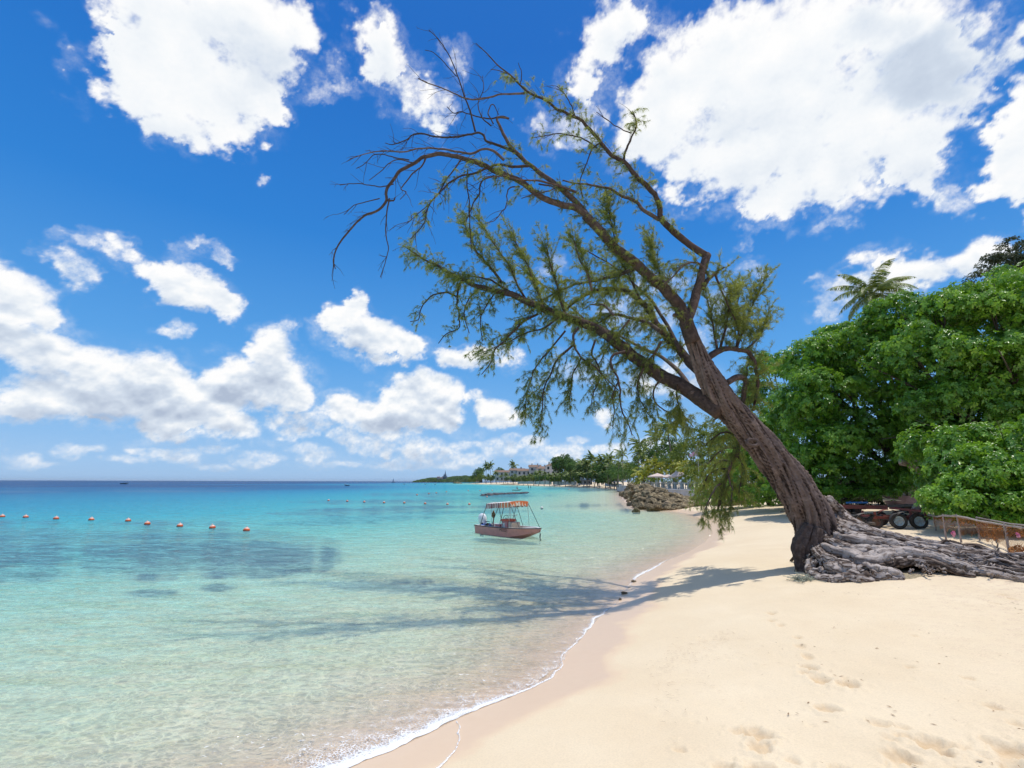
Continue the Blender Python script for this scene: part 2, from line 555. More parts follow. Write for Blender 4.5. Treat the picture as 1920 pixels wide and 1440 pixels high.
# ------------------------------------------------------------------ sea
def build_sea():
    rs = np.concatenate([np.exp(np.linspace(math.log(1.0), math.log(60), 340)), np.exp(np.linspace(math.log(61), math.log(27000), 230))])
    th = np.concatenate([np.linspace(-math.pi, R(-56), 30)[:-1], np.linspace(R(-56), R(56), 330), np.linspace(R(56), math.pi, 30)[1:]])
    X, Y, F = polar(rs, th)
    sd = signed_dist(X, Y)
    dep = np.maximum(-base_height(X, Y, sd), 0) * 2.5
    dist = np.hypot(X, Y)
    dep = np.where(dist > 3000, 14.0, dep)
    amp = 0.010 * sstep(0.0, 6.0, -sd) * np.clip(1 - dist / 80, 0, 1)
    # broad shoals and channels seen as paler and darker streaks
    k = 0.012
    sh = fbm(X * k, Y * k * .5 + X * .004, oct=4, seed=23)
    dep2 = dep * (1 + .28 * sh * sstep(8, 60, -sd))
    Z = amp * fbm(X * .9, Y * 1.4, oct=2, seed=3)
    m, nt, out = newmat('sea_water')
    geo = nd(nt, 'ShaderNodeNewGeometry')
    ad = nd(nt, 'ShaderNodeAttribute', attribute_name='depth')
    # three scales of ripples, wind from the right
    def rip(scale, sx, sy, det, dist_=0.0, rz=0.25):
        mp = nd(nt, 'ShaderNodeMapping'); mp.inputs['Scale'].default_value = (sx, sy, 1.0); mp.inputs['Rotation'].default_value = (0, 0, rz)
        t = nd(nt, 'ShaderNodeTexNoise', i_Scale=scale, i_Detail=det, i_Roughness=0.6, i_Distortion=dist_)
        nt.links.new(geo.outputs['Position'], mp.inputs['Vector']); nt.links.new(mp.outputs[0], t.inputs['Vector'])
        return t.outputs['Fac']
    r1 = rip(5.5, 0.75, 1.5, 4.0, 0.8)
    r2 = rip(1.3, 0.6, 1.6, 5.0, 0.4, 0.1)
    r3 = rip(0.22, 0.5, 1.5, 6.0, 0.3, 0.0)
    h = math_n(nt, 'ADD', math_n(nt, 'MULTIPLY', r1, 0.030), math_n(nt, 'ADD', math_n(nt, 'MULTIPLY', r2, 0.10), math_n(nt, 'MULTIPLY', r3, 0.35)))
    bp = nd(nt, 'ShaderNodeBump', i_Strength=1.0, i_Distance=1.35)
    nt.links.new(h, bp.inputs['Height'])
    wv = math_n(nt, 'ADD', math_n(nt, 'MULTIPLY', r1, 0.55), math_n(nt, 'MULTIPLY', r2, 0.45))
    wv = ramp(nt, wv, [(0.36, 0.25), (0.5, 0.95), (0.66, 2.1)])
    dd = math_n(nt, 'MULTIPLY', ad.outputs['Fac'], wv)
    body = ramp(nt, math_n(nt, 'POWER', math_n(nt, 'DIVIDE', ad.outputs['Fac'], 14.0), 0.5),
                [(0.0, (0.88, 0.80, 0.58)), (0.14, (0.76, 0.90, 0.68)), (0.22, (0.56, 0.87, 0.73)), (0.31, (0.22, 0.70, 0.66)),
                 (0.44, (0.045, 0.48, 0.58)), (0.56, (0.012, 0.31, 0.48)), (0.68, (0.006, 0.16, 0.34)), (0.82, (0.006, 0.075, 0.22))])
    rfa = nd(nt, 'ShaderNodeAttribute', attribute_name='reef')
    body = mixc(nt, math_n(nt, 'MULTIPLY', math_n(nt, 'MULTIPLY', rfa.outputs['Fac'], 0.72), ramp(nt, math_n(nt, 'ADD', math_n(nt, 'MULTIPLY', r2, 0.6), math_n(nt, 'MULTIPLY', r1, 0.4)), [(0.36, 1.0), (0.62, 0.35)])), body, (0.09, 0.20, 0.34))
    body = mixc(nt, 1.0, body, ramp(nt, math_n(nt, 'ADD', math_n(nt, 'MULTIPLY', r2, 0.5), math_n(nt, 'MULTIPLY', r1, 0.5)), [(0.35, (0.70, 0.84, 0.88)), (0.62, (1.0, 1.0, 1.0))]), 'MULTIPLY')
    opa = math_n(nt, 'SUBTRACT', 1.0, math_n(nt, 'POWER', 2.718, math_n(nt, 'MULTIPLY', dd, -0.50)), clamp=True)
    opa = math_n(nt, 'MULTIPLY', opa, 0.93)
    # caustic light network painted into the surface's transparent tint
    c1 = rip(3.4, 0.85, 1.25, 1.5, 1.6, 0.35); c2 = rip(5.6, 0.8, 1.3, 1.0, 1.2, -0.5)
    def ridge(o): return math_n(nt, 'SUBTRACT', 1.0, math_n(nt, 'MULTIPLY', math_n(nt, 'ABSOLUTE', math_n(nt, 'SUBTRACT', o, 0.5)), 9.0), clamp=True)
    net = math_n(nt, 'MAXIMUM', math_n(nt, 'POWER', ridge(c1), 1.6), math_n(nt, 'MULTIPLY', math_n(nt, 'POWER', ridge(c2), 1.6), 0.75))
    lens = math_n(nt, 'MULTIPLY_ADD', net, 0.42, 0.66)  # painted caustic brightness: pale along the net lines, dimmer between
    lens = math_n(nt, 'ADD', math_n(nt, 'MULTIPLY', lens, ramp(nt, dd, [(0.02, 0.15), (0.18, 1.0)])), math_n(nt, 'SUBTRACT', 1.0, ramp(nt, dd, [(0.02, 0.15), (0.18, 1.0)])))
    tr = nd(nt, 'ShaderNodeBsdfTransparent')
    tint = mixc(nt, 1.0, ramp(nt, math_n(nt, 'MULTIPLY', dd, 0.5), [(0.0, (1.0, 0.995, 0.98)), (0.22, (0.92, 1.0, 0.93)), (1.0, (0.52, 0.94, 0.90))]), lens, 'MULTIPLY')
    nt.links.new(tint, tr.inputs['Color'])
    if False: nt.links.new(ramp(nt, math_n(nt, 'MULTIPLY', dd, 0.5), [(0.0, (1.0, 0.995, 0.985)), (0.25, (0.90, 0.985, 0.95)), (1.0, (0.55, 0.93, 0.92))]), tr.inputs['Color'])
    df = nd(nt, 'ShaderNodeBsdfDiffuse'); nt.links.new(body, df.inputs['Color'])
    bp2 = nd(nt, 'ShaderNodeBump', i_Strength=1.0, i_Distance=1.0); nt.links.new(h, bp2.inputs['Height'])
    nt.links.new(bp2.outputs['Normal'], df.inputs['Normal'])
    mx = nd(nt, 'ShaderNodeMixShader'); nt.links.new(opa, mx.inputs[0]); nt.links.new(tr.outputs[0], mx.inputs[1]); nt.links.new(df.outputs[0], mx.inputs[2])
    fr = nd(nt, 'ShaderNodeFresnel', i_IOR=1.33); nt.links.new(bp.outputs['Normal'], fr.inputs['Normal'])
    frc = math_n(nt, 'MULTIPLY', math_n(nt, 'MINIMUM', fr.outputs[0], 0.28), 0.85)
    gl = nd(nt, 'ShaderNodeBsdfGlossy', i_Roughness=0.06); nt.links.new(bp.outputs['Normal'], gl.inputs['Normal'])
    m2 = nd(nt, 'ShaderNodeMixShader'); nt.links.new(frc, m2.inputs[0]); nt.links.new(mx.outputs[0], m2.inputs[1]); nt.links.new(gl.outputs[0], m2.inputs[2])
    nt.links.new(m2.outputs[0], out.inputs['Surface'])
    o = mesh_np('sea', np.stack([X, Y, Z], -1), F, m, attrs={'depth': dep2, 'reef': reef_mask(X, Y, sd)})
    tag(o, kind='structure')
build_sea()

# ------------------------------------------------------------------ clouds: a far shell of the sky, clear where there is no cloud
def build_clouds():
    blobs = [  # px, py, rx, ry, thickness
        (290,40,140,100,1),(440,40,150,110,1),(250,140,90,95,1),(370,170,130,95,1),(470,170,80,80,1),(320,245,60,55,1),(520,200,42,38,1),(530,90,62,80,1),(200,90,50,70,.8),
        (715,60,55,50,.75),(735,120,65,62,.85),(780,185,55,50,.75),(825,205,45,35,.7),(870,120,26,45,.5),(640,150,42,30,.4),(690,90,40,50,.6),
        (1150,55,75,70,.9),(1125,120,62,55,.85),(1190,30,50,45,.9),(1110,190,45,45,.5),(1030,245,28,45,.55),(1240,60,30,30,.35),(1090,230,50,40,.4),
        (1460,110,210,160,1.1),(1300,150,130,110,1.1),(1660,60,220,140,1.1),(1240,230,95,100,1),(1400,270,180,110,1.1),(1600,250,160,110,1.1),(1550,330,120,70,1),
        (1280,330,55,55,1),(1700,300,85,80,.9),(1760,140,130,100,.95),(1450,365,60,42,.9),(1840,50,90,75,.8),(1350,60,90,80,1),(1880,30,60,60,.6),(1640,370,60,40,.6),(1760,350,50,35,.45),
        (1890,200,60,70,1),(1900,280,80,70,1),(1860,330,70,45,.9),(1920,355,60,50,.9),(1960,260,60,120,1),
        (1800,480,95,48,1),(1700,500,65,48,1),(1850,465,50,35,1),(1640,495,42,30,.8),(1560,570,48,36,.45),(1610,540,60,30,.6),(1530,545,30,18,.35),(1660,530,80,40,.7),
        (1560,420,60,22,.25),(1400,500,40,20,.25),(1420,430,40,25,.3),
        (130,495,60,42,.75),(185,447,40,20,.5),(245,465,42,30,.75),(345,530,95,48,1),(410,560,46,40,1),(300,510,52,32,.9),(322,612,36,22,.5),(402,465,38,16,.45),(485,340,16,14,.35),
        (30,560,80,62,1),(10,610,60,60,1),(90,600,60,32,.9),(-40,560,80,90,1),
        (80,660,100,50,1),(170,690,110,52,1),(290,700,72,55,1),(50,740,95,48,1),(180,745,115,42,1),(320,750,110,60,1),(420,725,62,50,1),(480,712,90,55,1),(530,700,72,52,1),
        (510,652,50,36,1),(550,742,52,36,1),(330,795,70,26,.8),(430,790,55,30,.9),(545,793,65,30,.8),(150,785,80,20,.5),(540,615,30,20,.45),(590,790,40,20,.6),(20,775,50,25,.6),
        (645,590,52,42,1),(662,555,28,36,1),(690,625,72,40,1),(760,650,52,28,.85),(725,662,50,24,.8),(615,570,30,22,.7),
        (865,672,48,26,.9),(940,665,46,24,.8),(905,655,30,18,.8),
        (785,720,55,42,1),(830,742,42,40,1),(770,762,62,40,1),(700,782,80,34,1),(820,780,46,30,1),(650,768,50,30,.9),(745,738,40,30,.9),(750,800,60,20,.7),
        (925,768,42,30,1),(890,742,26,17,.8),(965,776,22,18,.7),(1130,782,27,24,.9),(1255,705,85,40,.6),(1340,580,40,60,.3),(1190,585,120,35,.3),(1090,700,90,30,.3),(1010,520,60,25,.25),(1220,515,80,30,.3),(1290,650,40,50,.45),
        (330,852,55,24,0.54),(480,856,62,18,0.52),(120,846,42,20,0.52),(20,855,50,20,0.47),(700,835,65,24,0.67),(800,842,62,26,0.64),(590,852,50,20,0.52),(930,838,52,24,0.62),
        (1000,852,40,20,0.57),(1065,850,52,20,0.67),(1140,848,42,18,0.67),(1230,840,60,25,0.72),(230,862,60,14,0.44),(860,862,70,16,0.50),(740,812,50,20,0.67),(1000,830,30,14,0.52),(1260,830,20,12,0.75),(170,838,30,12,.5),(270,840,45,14,.5),(400,838,40,12,.45),(640,815,40,16,.6),(560,835,36,12,.45),(870,830,34,12,.5),(960,815,24,9,.4),(1080,825,26,10,.45),(60,870,70,9,.4),(390,874,70,9,.4),(780,868,90,12,.45),(1180,868,60,12,.45),(640,872,60,9,.4),
            # beyond the frame
        (-300,300,200,120,1),(-250,650,200,80,1),(2150,150,200,150,1),(2200,500,160,80,1),(500,-250,300,120,1),(1300,-350,300,150,1),(2500,700,300,90,1),(-600,700,300,80,1)]
    az = np.concatenate([np.linspace(-180, -53, 90)[:-1], np.arange(-53, 53, 0.125), np.linspace(53, 180, 90)])
    el = np.concatenate([np.arange(0.0, 53, 0.125), np.linspace(53.3, 89.9, 45)])
    A, E = np.meshgrid(az, el, indexing='ij')
    def ae(px, py):
        d = ray(px, py).normalized()
        return math.degrees(math.atan2(d.x, d.y)), math.degrees(math.asin(max(-1, min(1, d.z))))
    # domain warp with noise on the sphere (3D so that there is no seam)
    ca = np.cos(np.radians(E)); dx = ca * np.sin(np.radians(A)); dy = ca * np.cos(np.radians(A)); dz = np.sin(np.radians(E))
    hi = sstep(8, 30, E)
    w1 = fbm(dx * 9, dy * 9, dz * 14, oct=6, gain=.55, seed=2)
    w2 = fbm(dx * 9 + 7, dy * 9 + 3, dz * 14, oct=6, gain=.55, seed=5)
    f1 = fbm(dx * 34, dy * 34, dz * 44, oct=5, gain=.6, seed=8)
    f2 = fbm(dx * 34 + 3, dy * 34 + 9, dz * 44, oct=5, gain=.6, seed=12)
    Aw = A + (w1 * 3.2 + f1 * 1.5) * (.35 + .65 * hi); Ew = E + (w2 * 2.4 + f2 * 1.2) * (.30 + .70 * hi)
    DS = np.zeros(A.shape); T = np.zeros(A.shape)
    for px, py, rx, ry, th in blobs:
        a0, e0 = ae(px, py); a1, e1 = ae(px + rx, py); a2, e2 = ae(px, py - ry)
        ra = abs(a1 - a0) + .01; re = abs(e2 - e0) + .01
        ra *= 1.06; re *= 1.06
        i0, i1 = np.searchsorted(az, [a0 - ra - 8, a0 + ra + 8]); j0, j1 = np.searchsorted(el, [e0 - re - 7, e0 + re + 7])
        if i1 <= i0 or j1 <= j0: continue
        sl = (slice(i0, i1), slice(j0, j1))
        q = np.sqrt(((Aw[sl] - a0) / ra) ** 2 + ((Ew[sl] - e0) / re) ** 2)
        # flat-bottomed low cumulus
        b = 1 - q
        DS[sl] += np.clip(b + .35, 0, 2) ** 3
        T[sl] = np.maximum(T[sl], th * sstep(-.25, .35, b))
    D = np.clip(DS, 0, None) ** (1 / 3.) - .37
    thinm = np.clip(T, 0, 1)
    det = fbm(dx * 60, dy * 60, dz * 80, oct=4, gain=.62, seed=21)
    d = D + .16 * det + .20 * f1 - .22 * (1 - thinm) 
    alpha = sstep(-.16, .52, d + .14 * f2 + .06 * w2) ** 1.15
    thin = np.clip(T, 0, 1)
    alpha = alpha * np.where(thin > .8, 1, thin * (0.95 + .7 * det + .5 * f2))
    # faint veils around the clouds and low over the horizon
    veil = sstep(.05, .9, w1 * .6 + f1 * .45 + .2) * .22 * sstep(-.38, -.05, D) + sstep(.35, 1.1, w2 * .5 + f2 * .5 + .25) * .30 * sstep(9, 3, E)
    fill_region = np.maximum(sstep(58, 75, np.abs(A)), sstep(57, 66, E))
    broken = sstep(-.1, .5, w1 + .5 * f1 + .1) * .9 * fill_region  # unseen cloud cover added overhead and behind the camera to whiten ambient light
    alpha = np.clip(np.maximum(np.maximum(alpha, veil), broken), 0, 1)
    alpha *= sstep(0.35, 2.0, E)
    # nothing in front of the sun
    sx, sy, sz = sdir
    ang = np.degrees(np.arccos(np.clip(dx * sx + dy * sy + dz * sz, -1, 1)))
    alpha *= sstep(3.5, 7, ang)
    # light: thick parts and undersides greyer
    den = np.clip(D + .1 * f1, 0, .6)
    S = np.zeros(A.shape)
    nfine = int((el < 53).sum())
    for k in (4, 8, 12, 18, 26):
        sh = np.zeros(A.shape); sh[:, :nfine - k] = den[:, k:nfine]; S += sh
    S /= 5
    relief = fbm(dx * 20, dy * 20, dz * 30, oct=5, gain=.55, seed=33)
    rel2 = np.roll(relief, -6, axis=1) - relief
    low = 1 - hi
    lum = 1.02 - S * (.30 + .34 * low) * (0.85 + .5 * relief) - .34 * rel2 * (.18 + low) + 0.05
    grey = np.zeros(A.shape)
    for px, py, rx, ry, g in [(1760,110,170,120,.30),(1640,40,120,80,.15),(1380,240,120,40,.06),(480,120,90,70,.12),(300,770,150,35,.10),(480,745,110,20,.14),(90,770,120,20,.10),(1850,60,90,80,.2),(560,800,60,20,.10),(740,800,90,14,.1),(1100,300,50,60,.1)]:
        a0, e0 = ae(px, py); a1, e1 = ae(px + rx, py); a2, e2 = ae(px, py - ry)
        q = np.sqrt(((Aw - a0) / abs(a1 - a0)) ** 2 + ((Ew - e0) / abs(e2 - e0)) ** 2)
        grey = np.maximum(grey, g * sstep(1.2, .2, q))
    lum = np.clip(lum - grey * .8, .50, 1.06) - .30 * fill_region
    Rr = 42000.0
    V = np.stack([dx * Rr, dy * Rr, dz * Rr + 2.8 - 60], -1).reshape(-1, 3)
    na, ne = A.shape
    i = np.arange(na - 1)[:, None] * ne + np.arange(ne - 1)[None, :]
    F = np.stack([i, i + 1, i + ne + 1, i + ne], axis=-1).reshape(-1, 4)
    keep = (alpha.ravel()[F].max(axis=1) > 0.004)
    F = F[keep]
    used = np.unique(F); remap = np.full(len(V), -1); remap[used] = np.arange(len(used))
    F = remap[F]; V = V[used]
    m, nt, out = newmat('cloud')
    aa = nd(nt, 'ShaderNodeAttribute', attribute_name='alpha'); al = nd(nt, 'ShaderNodeAttribute', attribute_name='lum')
    geo = nd(nt, 'ShaderNodeNewGeometry')
    nn = nd(nt, 'ShaderNodeTexNoise', i_Scale=0.0042, i_Detail=5.0, i_Roughness=0.65)
    nt.links.new(geo.outputs['Position'], nn.inputs['Vector'])
    e1 = math_n(nt, 'MULTIPLY', aa.outputs['Fac'], math_n(nt, 'SUBTRACT', 1.0, aa.outputs['Fac']))
    a_ = math_n(nt, 'ADD', aa.outputs['Fac'], math_n(nt, 'MULTIPLY', e1, math_n(nt, 'MULTIPLY_ADD', nn.outputs['Fac'], 3.0, -1.5)), clamp=True)
    em = nd(nt, 'ShaderNodeEmission')
    cc = ramp(nt, math_n(nt, 'MULTIPLY_ADD', nn.outputs['Fac'], 0.06, math_n(nt, 'SUBTRACT', al.outputs['Fac'], 0.03)),
              [(0.2, (0.30, 0.36, 0.46)), (0.5, (0.44, 0.52, 0.66)), (0.75, (0.66, 0.74, 0.85)), (0.92, (0.90, 0.935, 0.97)), (1.0, (1.0, 1.0, 1.0))])
    nt.links.new(cc, em.inputs['Color']); em.inputs['Strength'].default_value = 1.0
    tr = nd(nt, 'ShaderNodeBsdfTransparent')
    mx = nd(nt, 'ShaderNodeMixShader'); nt.links.new(a_, mx.inputs[0]); nt.links.new(tr.outputs[0], mx.inputs[1]); nt.links.new(em.outputs[0], mx.inputs[2])
    nt.links.new(mx.outputs[0], out.inputs['Surface'])
    try: m.cycles.emission_sampling = 'NONE'
    except Exception: pass
    o = mesh_np('clouds', V, F, m, attrs={'alpha': alpha.ravel()[used], 'lum': lum.ravel()[used]})
    tag(o, kind='structure')
build_clouds()
# ------------------------------------------------------------------ vegetation helpers
class NB:
    """numpy geometry collector (quads) with a per-vertex value"""
    def __init__(self):
        self.V = []; self.F = []; self.A = []; self.n = 0
    def add(self, V, F, a=0.5):
        V = np.asarray(V, dtype=np.float64)
        self.V.append(V); self.F.append(np.asarray(F) + self.n)
        self.A.append(np.full(len(V), a) if np.isscalar(a) else np.asarray(a)); self.n += len(V)
    def build(self, name, mat, parent=None, smooth=True, local=None):
        V = np.concatenate(self.V); F = np.concatenate(self.F); A = np.concatenate(self.A)
        if local is not None: V = V - np.array(local)
        return mesh_np(name, V, F, mat, parent, smooth, attrs={'val': A})

def spline(pts, n):
    """Catmull-Rom through control rows (any width), n samples"""
    p = np.asarray(pts, dtype=np.float64)
    if len(p) < 3: 
        t = np.linspace(0, 1, n)[:, None]; return p[0] * (1 - t) + p[-1] * t
    q = np.vstack([2 * p[0] - p[1], p, 2 * p[-1] - p[-2]])
    seg = np.linalg.norm(np.diff(p[:, :3], axis=0), axis=1); cum = np.concatenate([[0], np.cumsum(seg)])
    s = np.linspace(0, cum[-1], n); k = np.clip(np.searchsorted(cum, s, side='right') - 1, 0, len(p) - 2)
    t = ((s - cum[k]) / np.maximum(seg[k], 1e-9))[:, None]
    a, b, c, d = q[k], q[k + 1], q[k + 2], q[k + 3]
    return .5 * (2 * b + (c - a) * t + (2 * a - 5 * b + 4 * c - d) * t * t + (3 * b - a - 3 * c + d) * t ** 3)

def tube_np(nb, pts, rad, k=6, val=0.5, disp=None, squash=1.0, capr=True):
    p = np.asarray(pts, dtype=np.float64); n = len(p)
    r = np.full(n, rad) if np.isscalar(rad) else np.asarray(rad, dtype=np.float64)
    t = np.gradient(p, axis=0); t /= np.maximum(np.linalg.norm(t, axis=1), 1e-9)[:, None]
    up = np.array([0, 0, 1.0]) if abs(t[0, 2]) < .9 else np.array([1.0, 0, 0])
    X = np.zeros((n, 3)); Yv = np.zeros((n, 3))
    for i in range(n):
        x = np.cross(t[i], up); l = np.linalg.norm(x)
        x = x / l if l > 1e-6 else np.array([1.0, 0, 0])
        y = np.cross(x, t[i]); X[i] = x; Yv[i] = y; up = y
    an = np.arange(k) * 2 * math.pi / k
    rr = r[:, None] * np.ones(k)[None, :]
    if disp is not None:
        s = np.concatenate([[0], np.cumsum(np.linalg.norm(np.diff(p, axis=0), axis=1))])
        rr = rr * disp(s[:, None] * np.ones(k)[None, :], an[None, :] * np.ones(n)[:, None], r[:, None])
    V = p[:, None, :] + X[:, None, :] * (np.cos(an)[None, :] * rr)[..., None] + Yv[:, None, :] * (np.sin(an)[None, :] * rr * squash)[..., None]
    V = V.reshape(-1, 3)
    i = np.arange(n - 1)[:, None] * k; j = np.arange(k)[None, :]; j2 = (j + 1) % k
    F = np.stack([i + j, i + k + j, i + k + j2, i + j2], -1).reshape(-1, 4)
    if capr:
        V = np.vstack([V, p[0] - t[0] * r[0] * .3, p[-1] + t[-1] * r[-1] * .8])
        a = n * k; b = a + 1
        jj = np.arange(0, k, 2); 
        c0 = np.stack([np.full(len(jj), a), jj, (jj + 1) % k, (jj + 2) % k], -1)
        e = (n - 1) * k
        c1 = np.stack([np.full(len(jj), b), e + (jj + 2) % k, e + (jj + 1) % k, e + jj], -1)
        F = np.vstack([F, c0, c1]) if k % 2 == 0 else F
    if callable(val):
        vv = val(s[:, None] * np.ones(k)[None, :], an[None, :] * np.ones(n)[:, None]).ravel(); val = np.concatenate([vv, [.4] * (len(V) - len(vv))])
    nb.add(V, F, val)

def leaf_mat(name, dark, mid, light, rough=0.5, trans=0.35, spec=0.35):
    m, nt, out = newmat(name)
    at = nd(nt, 'ShaderNodeAttribute', attribute_name='val')
    c = ramp(nt, at.outputs['Fac'], [(0.0, dark), (0.5, mid), (1.0, light)])
    b = nd(nt, 'ShaderNodeBsdfPrincipled', i_Roughness=rough)
    b.inputs['Specular IOR Level'].default_value = spec
    nt.links.new(c, b.inputs['Base Color'])
    t = nd(nt, 'ShaderNodeBsdfTranslucent')
    nt.links.new(mixc(nt, 0.5, c, (light[0] * 1.3, light[1] * 1.3, light[2] * .7)), t.inputs['Color'])
    mx = nd(nt, 'ShaderNodeMixShader'); mx.inputs[0].default_value = trans
    nt.links.new(b.outputs[0], mx.inputs[1]); nt.links.new(t.outputs[0], mx.inputs[2])
    nt.links.new(mx.outputs[0], out.inputs['Surface'])
    return m

def bark_mat(name, dark, mid, light, scale=1.0, bump=0.6):
    m, nt, out = newmat(name)
    tc = nd(nt, 'ShaderNodeTexCoord'); at = nd(nt, 'ShaderNodeAttribute', attribute_name='val')
    n1 = nd(nt, 'ShaderNodeTexNoise', i_Scale=9.0 * scale, i_Detail=8.0, i_Roughness=0.7, i_Distortion=0.5)
    n2 = nd(nt, 'ShaderNodeTexNoise', i_Scale=2.2 * scale, i_Detail=5.0, i_Roughness=0.6)
    nt.links.new(tc.outputs['Object'], n1.inputs['Vector']); nt.links.new(tc.outputs['Object'], n2.inputs['Vector'])
    f = math_n(nt, 'ADD', math_n(nt, 'MULTIPLY', n1.outputs['Fac'], 0.55), math_n(nt, 'MULTIPLY', at.outputs['Fac'], 0.45))
    c = ramp(nt, f, [(0.30, dark), (0.5, mid), (0.72, light)])
    c = mixc(nt, ramp(nt, n2.outputs['Fac'], [(0.45, 0.0), (0.7, 0.45)]), c, tuple(x * 1.25 for x in mid))
    b = nd(nt, 'ShaderNodeBsdfPrincipled', i_Roughness=0.88); b.inputs['Specular IOR Level'].default_value = 0.2
    nt.links.new(c, b.inputs['Base Color'])
    bp = nd(nt, 'ShaderNodeBump', i_Strength=bump, i_Distance=0.03)
    nt.links.new(n1.outputs['Fac'], bp.inputs['Height']); nt.links.new(bp.outputs['Normal'], b.inputs['Normal'])
    nt.links.new(b.outputs[0], out.inputs['Surface'])
    return m

M_BARK = bark_mat('rough_bark', (0.020, 0.014, 0.012), (0.100, 0.070, 0.058), (0.28, 0.21, 0.18), bump=1.0)
M_TWIG = bark_mat('twig_bark', (0.035, 0.025, 0.022), (0.075, 0.052, 0.043), (0.13, 0.10, 0.08), scale=3, bump=0.2)
M_NEEDLE = leaf_mat('needles', (0.065, 0.13, 0.065), (0.18, 0.26, 0.075), (0.50, 0.47, 0.10), rough=0.6, trans=0.5)
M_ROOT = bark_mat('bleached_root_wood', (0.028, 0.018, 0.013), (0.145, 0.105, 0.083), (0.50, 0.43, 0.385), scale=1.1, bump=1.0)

def needles(nb, P0, D, rng, length=(.10, .20), width=.006, droop=.45, val=(.2, .9), wind=np.array([-.15, 0, 0])):
    """thin drooping needles starting at P0 (n,3) with direction D (n,3)"""
    n = len(P0)
    L = rng.uniform(length[0], length[1], n)[:, None]
    D = D / np.maximum(np.linalg.norm(D, axis=1), 1e-9)[:, None]
    P1 = P0 + D * L * .5
    D2 = D * .6 + np.array([0, 0, -droop]) + wind; D2 /= np.linalg.norm(D2, axis=1)[:, None]
    P2 = P1 + D2 * L * .5
    W = np.cross(D, rng.normal(size=(n, 3))); W /= np.maximum(np.linalg.norm(W, axis=1), 1e-9)[:, None]
    w = width * rng.uniform(.7, 1.3, n)[:, None]
    V = np.stack([P0 - W * w * .5, P0 + W * w * .5, P1 + W * w * .5, P1 - W * w * .5, P2 + W * w * .15, P2 - W * w * .15], 1).reshape(-1, 3)
    b = np.arange(n)[:, None] * 6
    F = np.concatenate([b + np.array([[0, 1, 2, 3]]), b + np.array([[3, 2, 4, 5]])])
    a = np.repeat(rng.uniform(val[0], val[1], n), 6)
    nb.add(V, F, a)

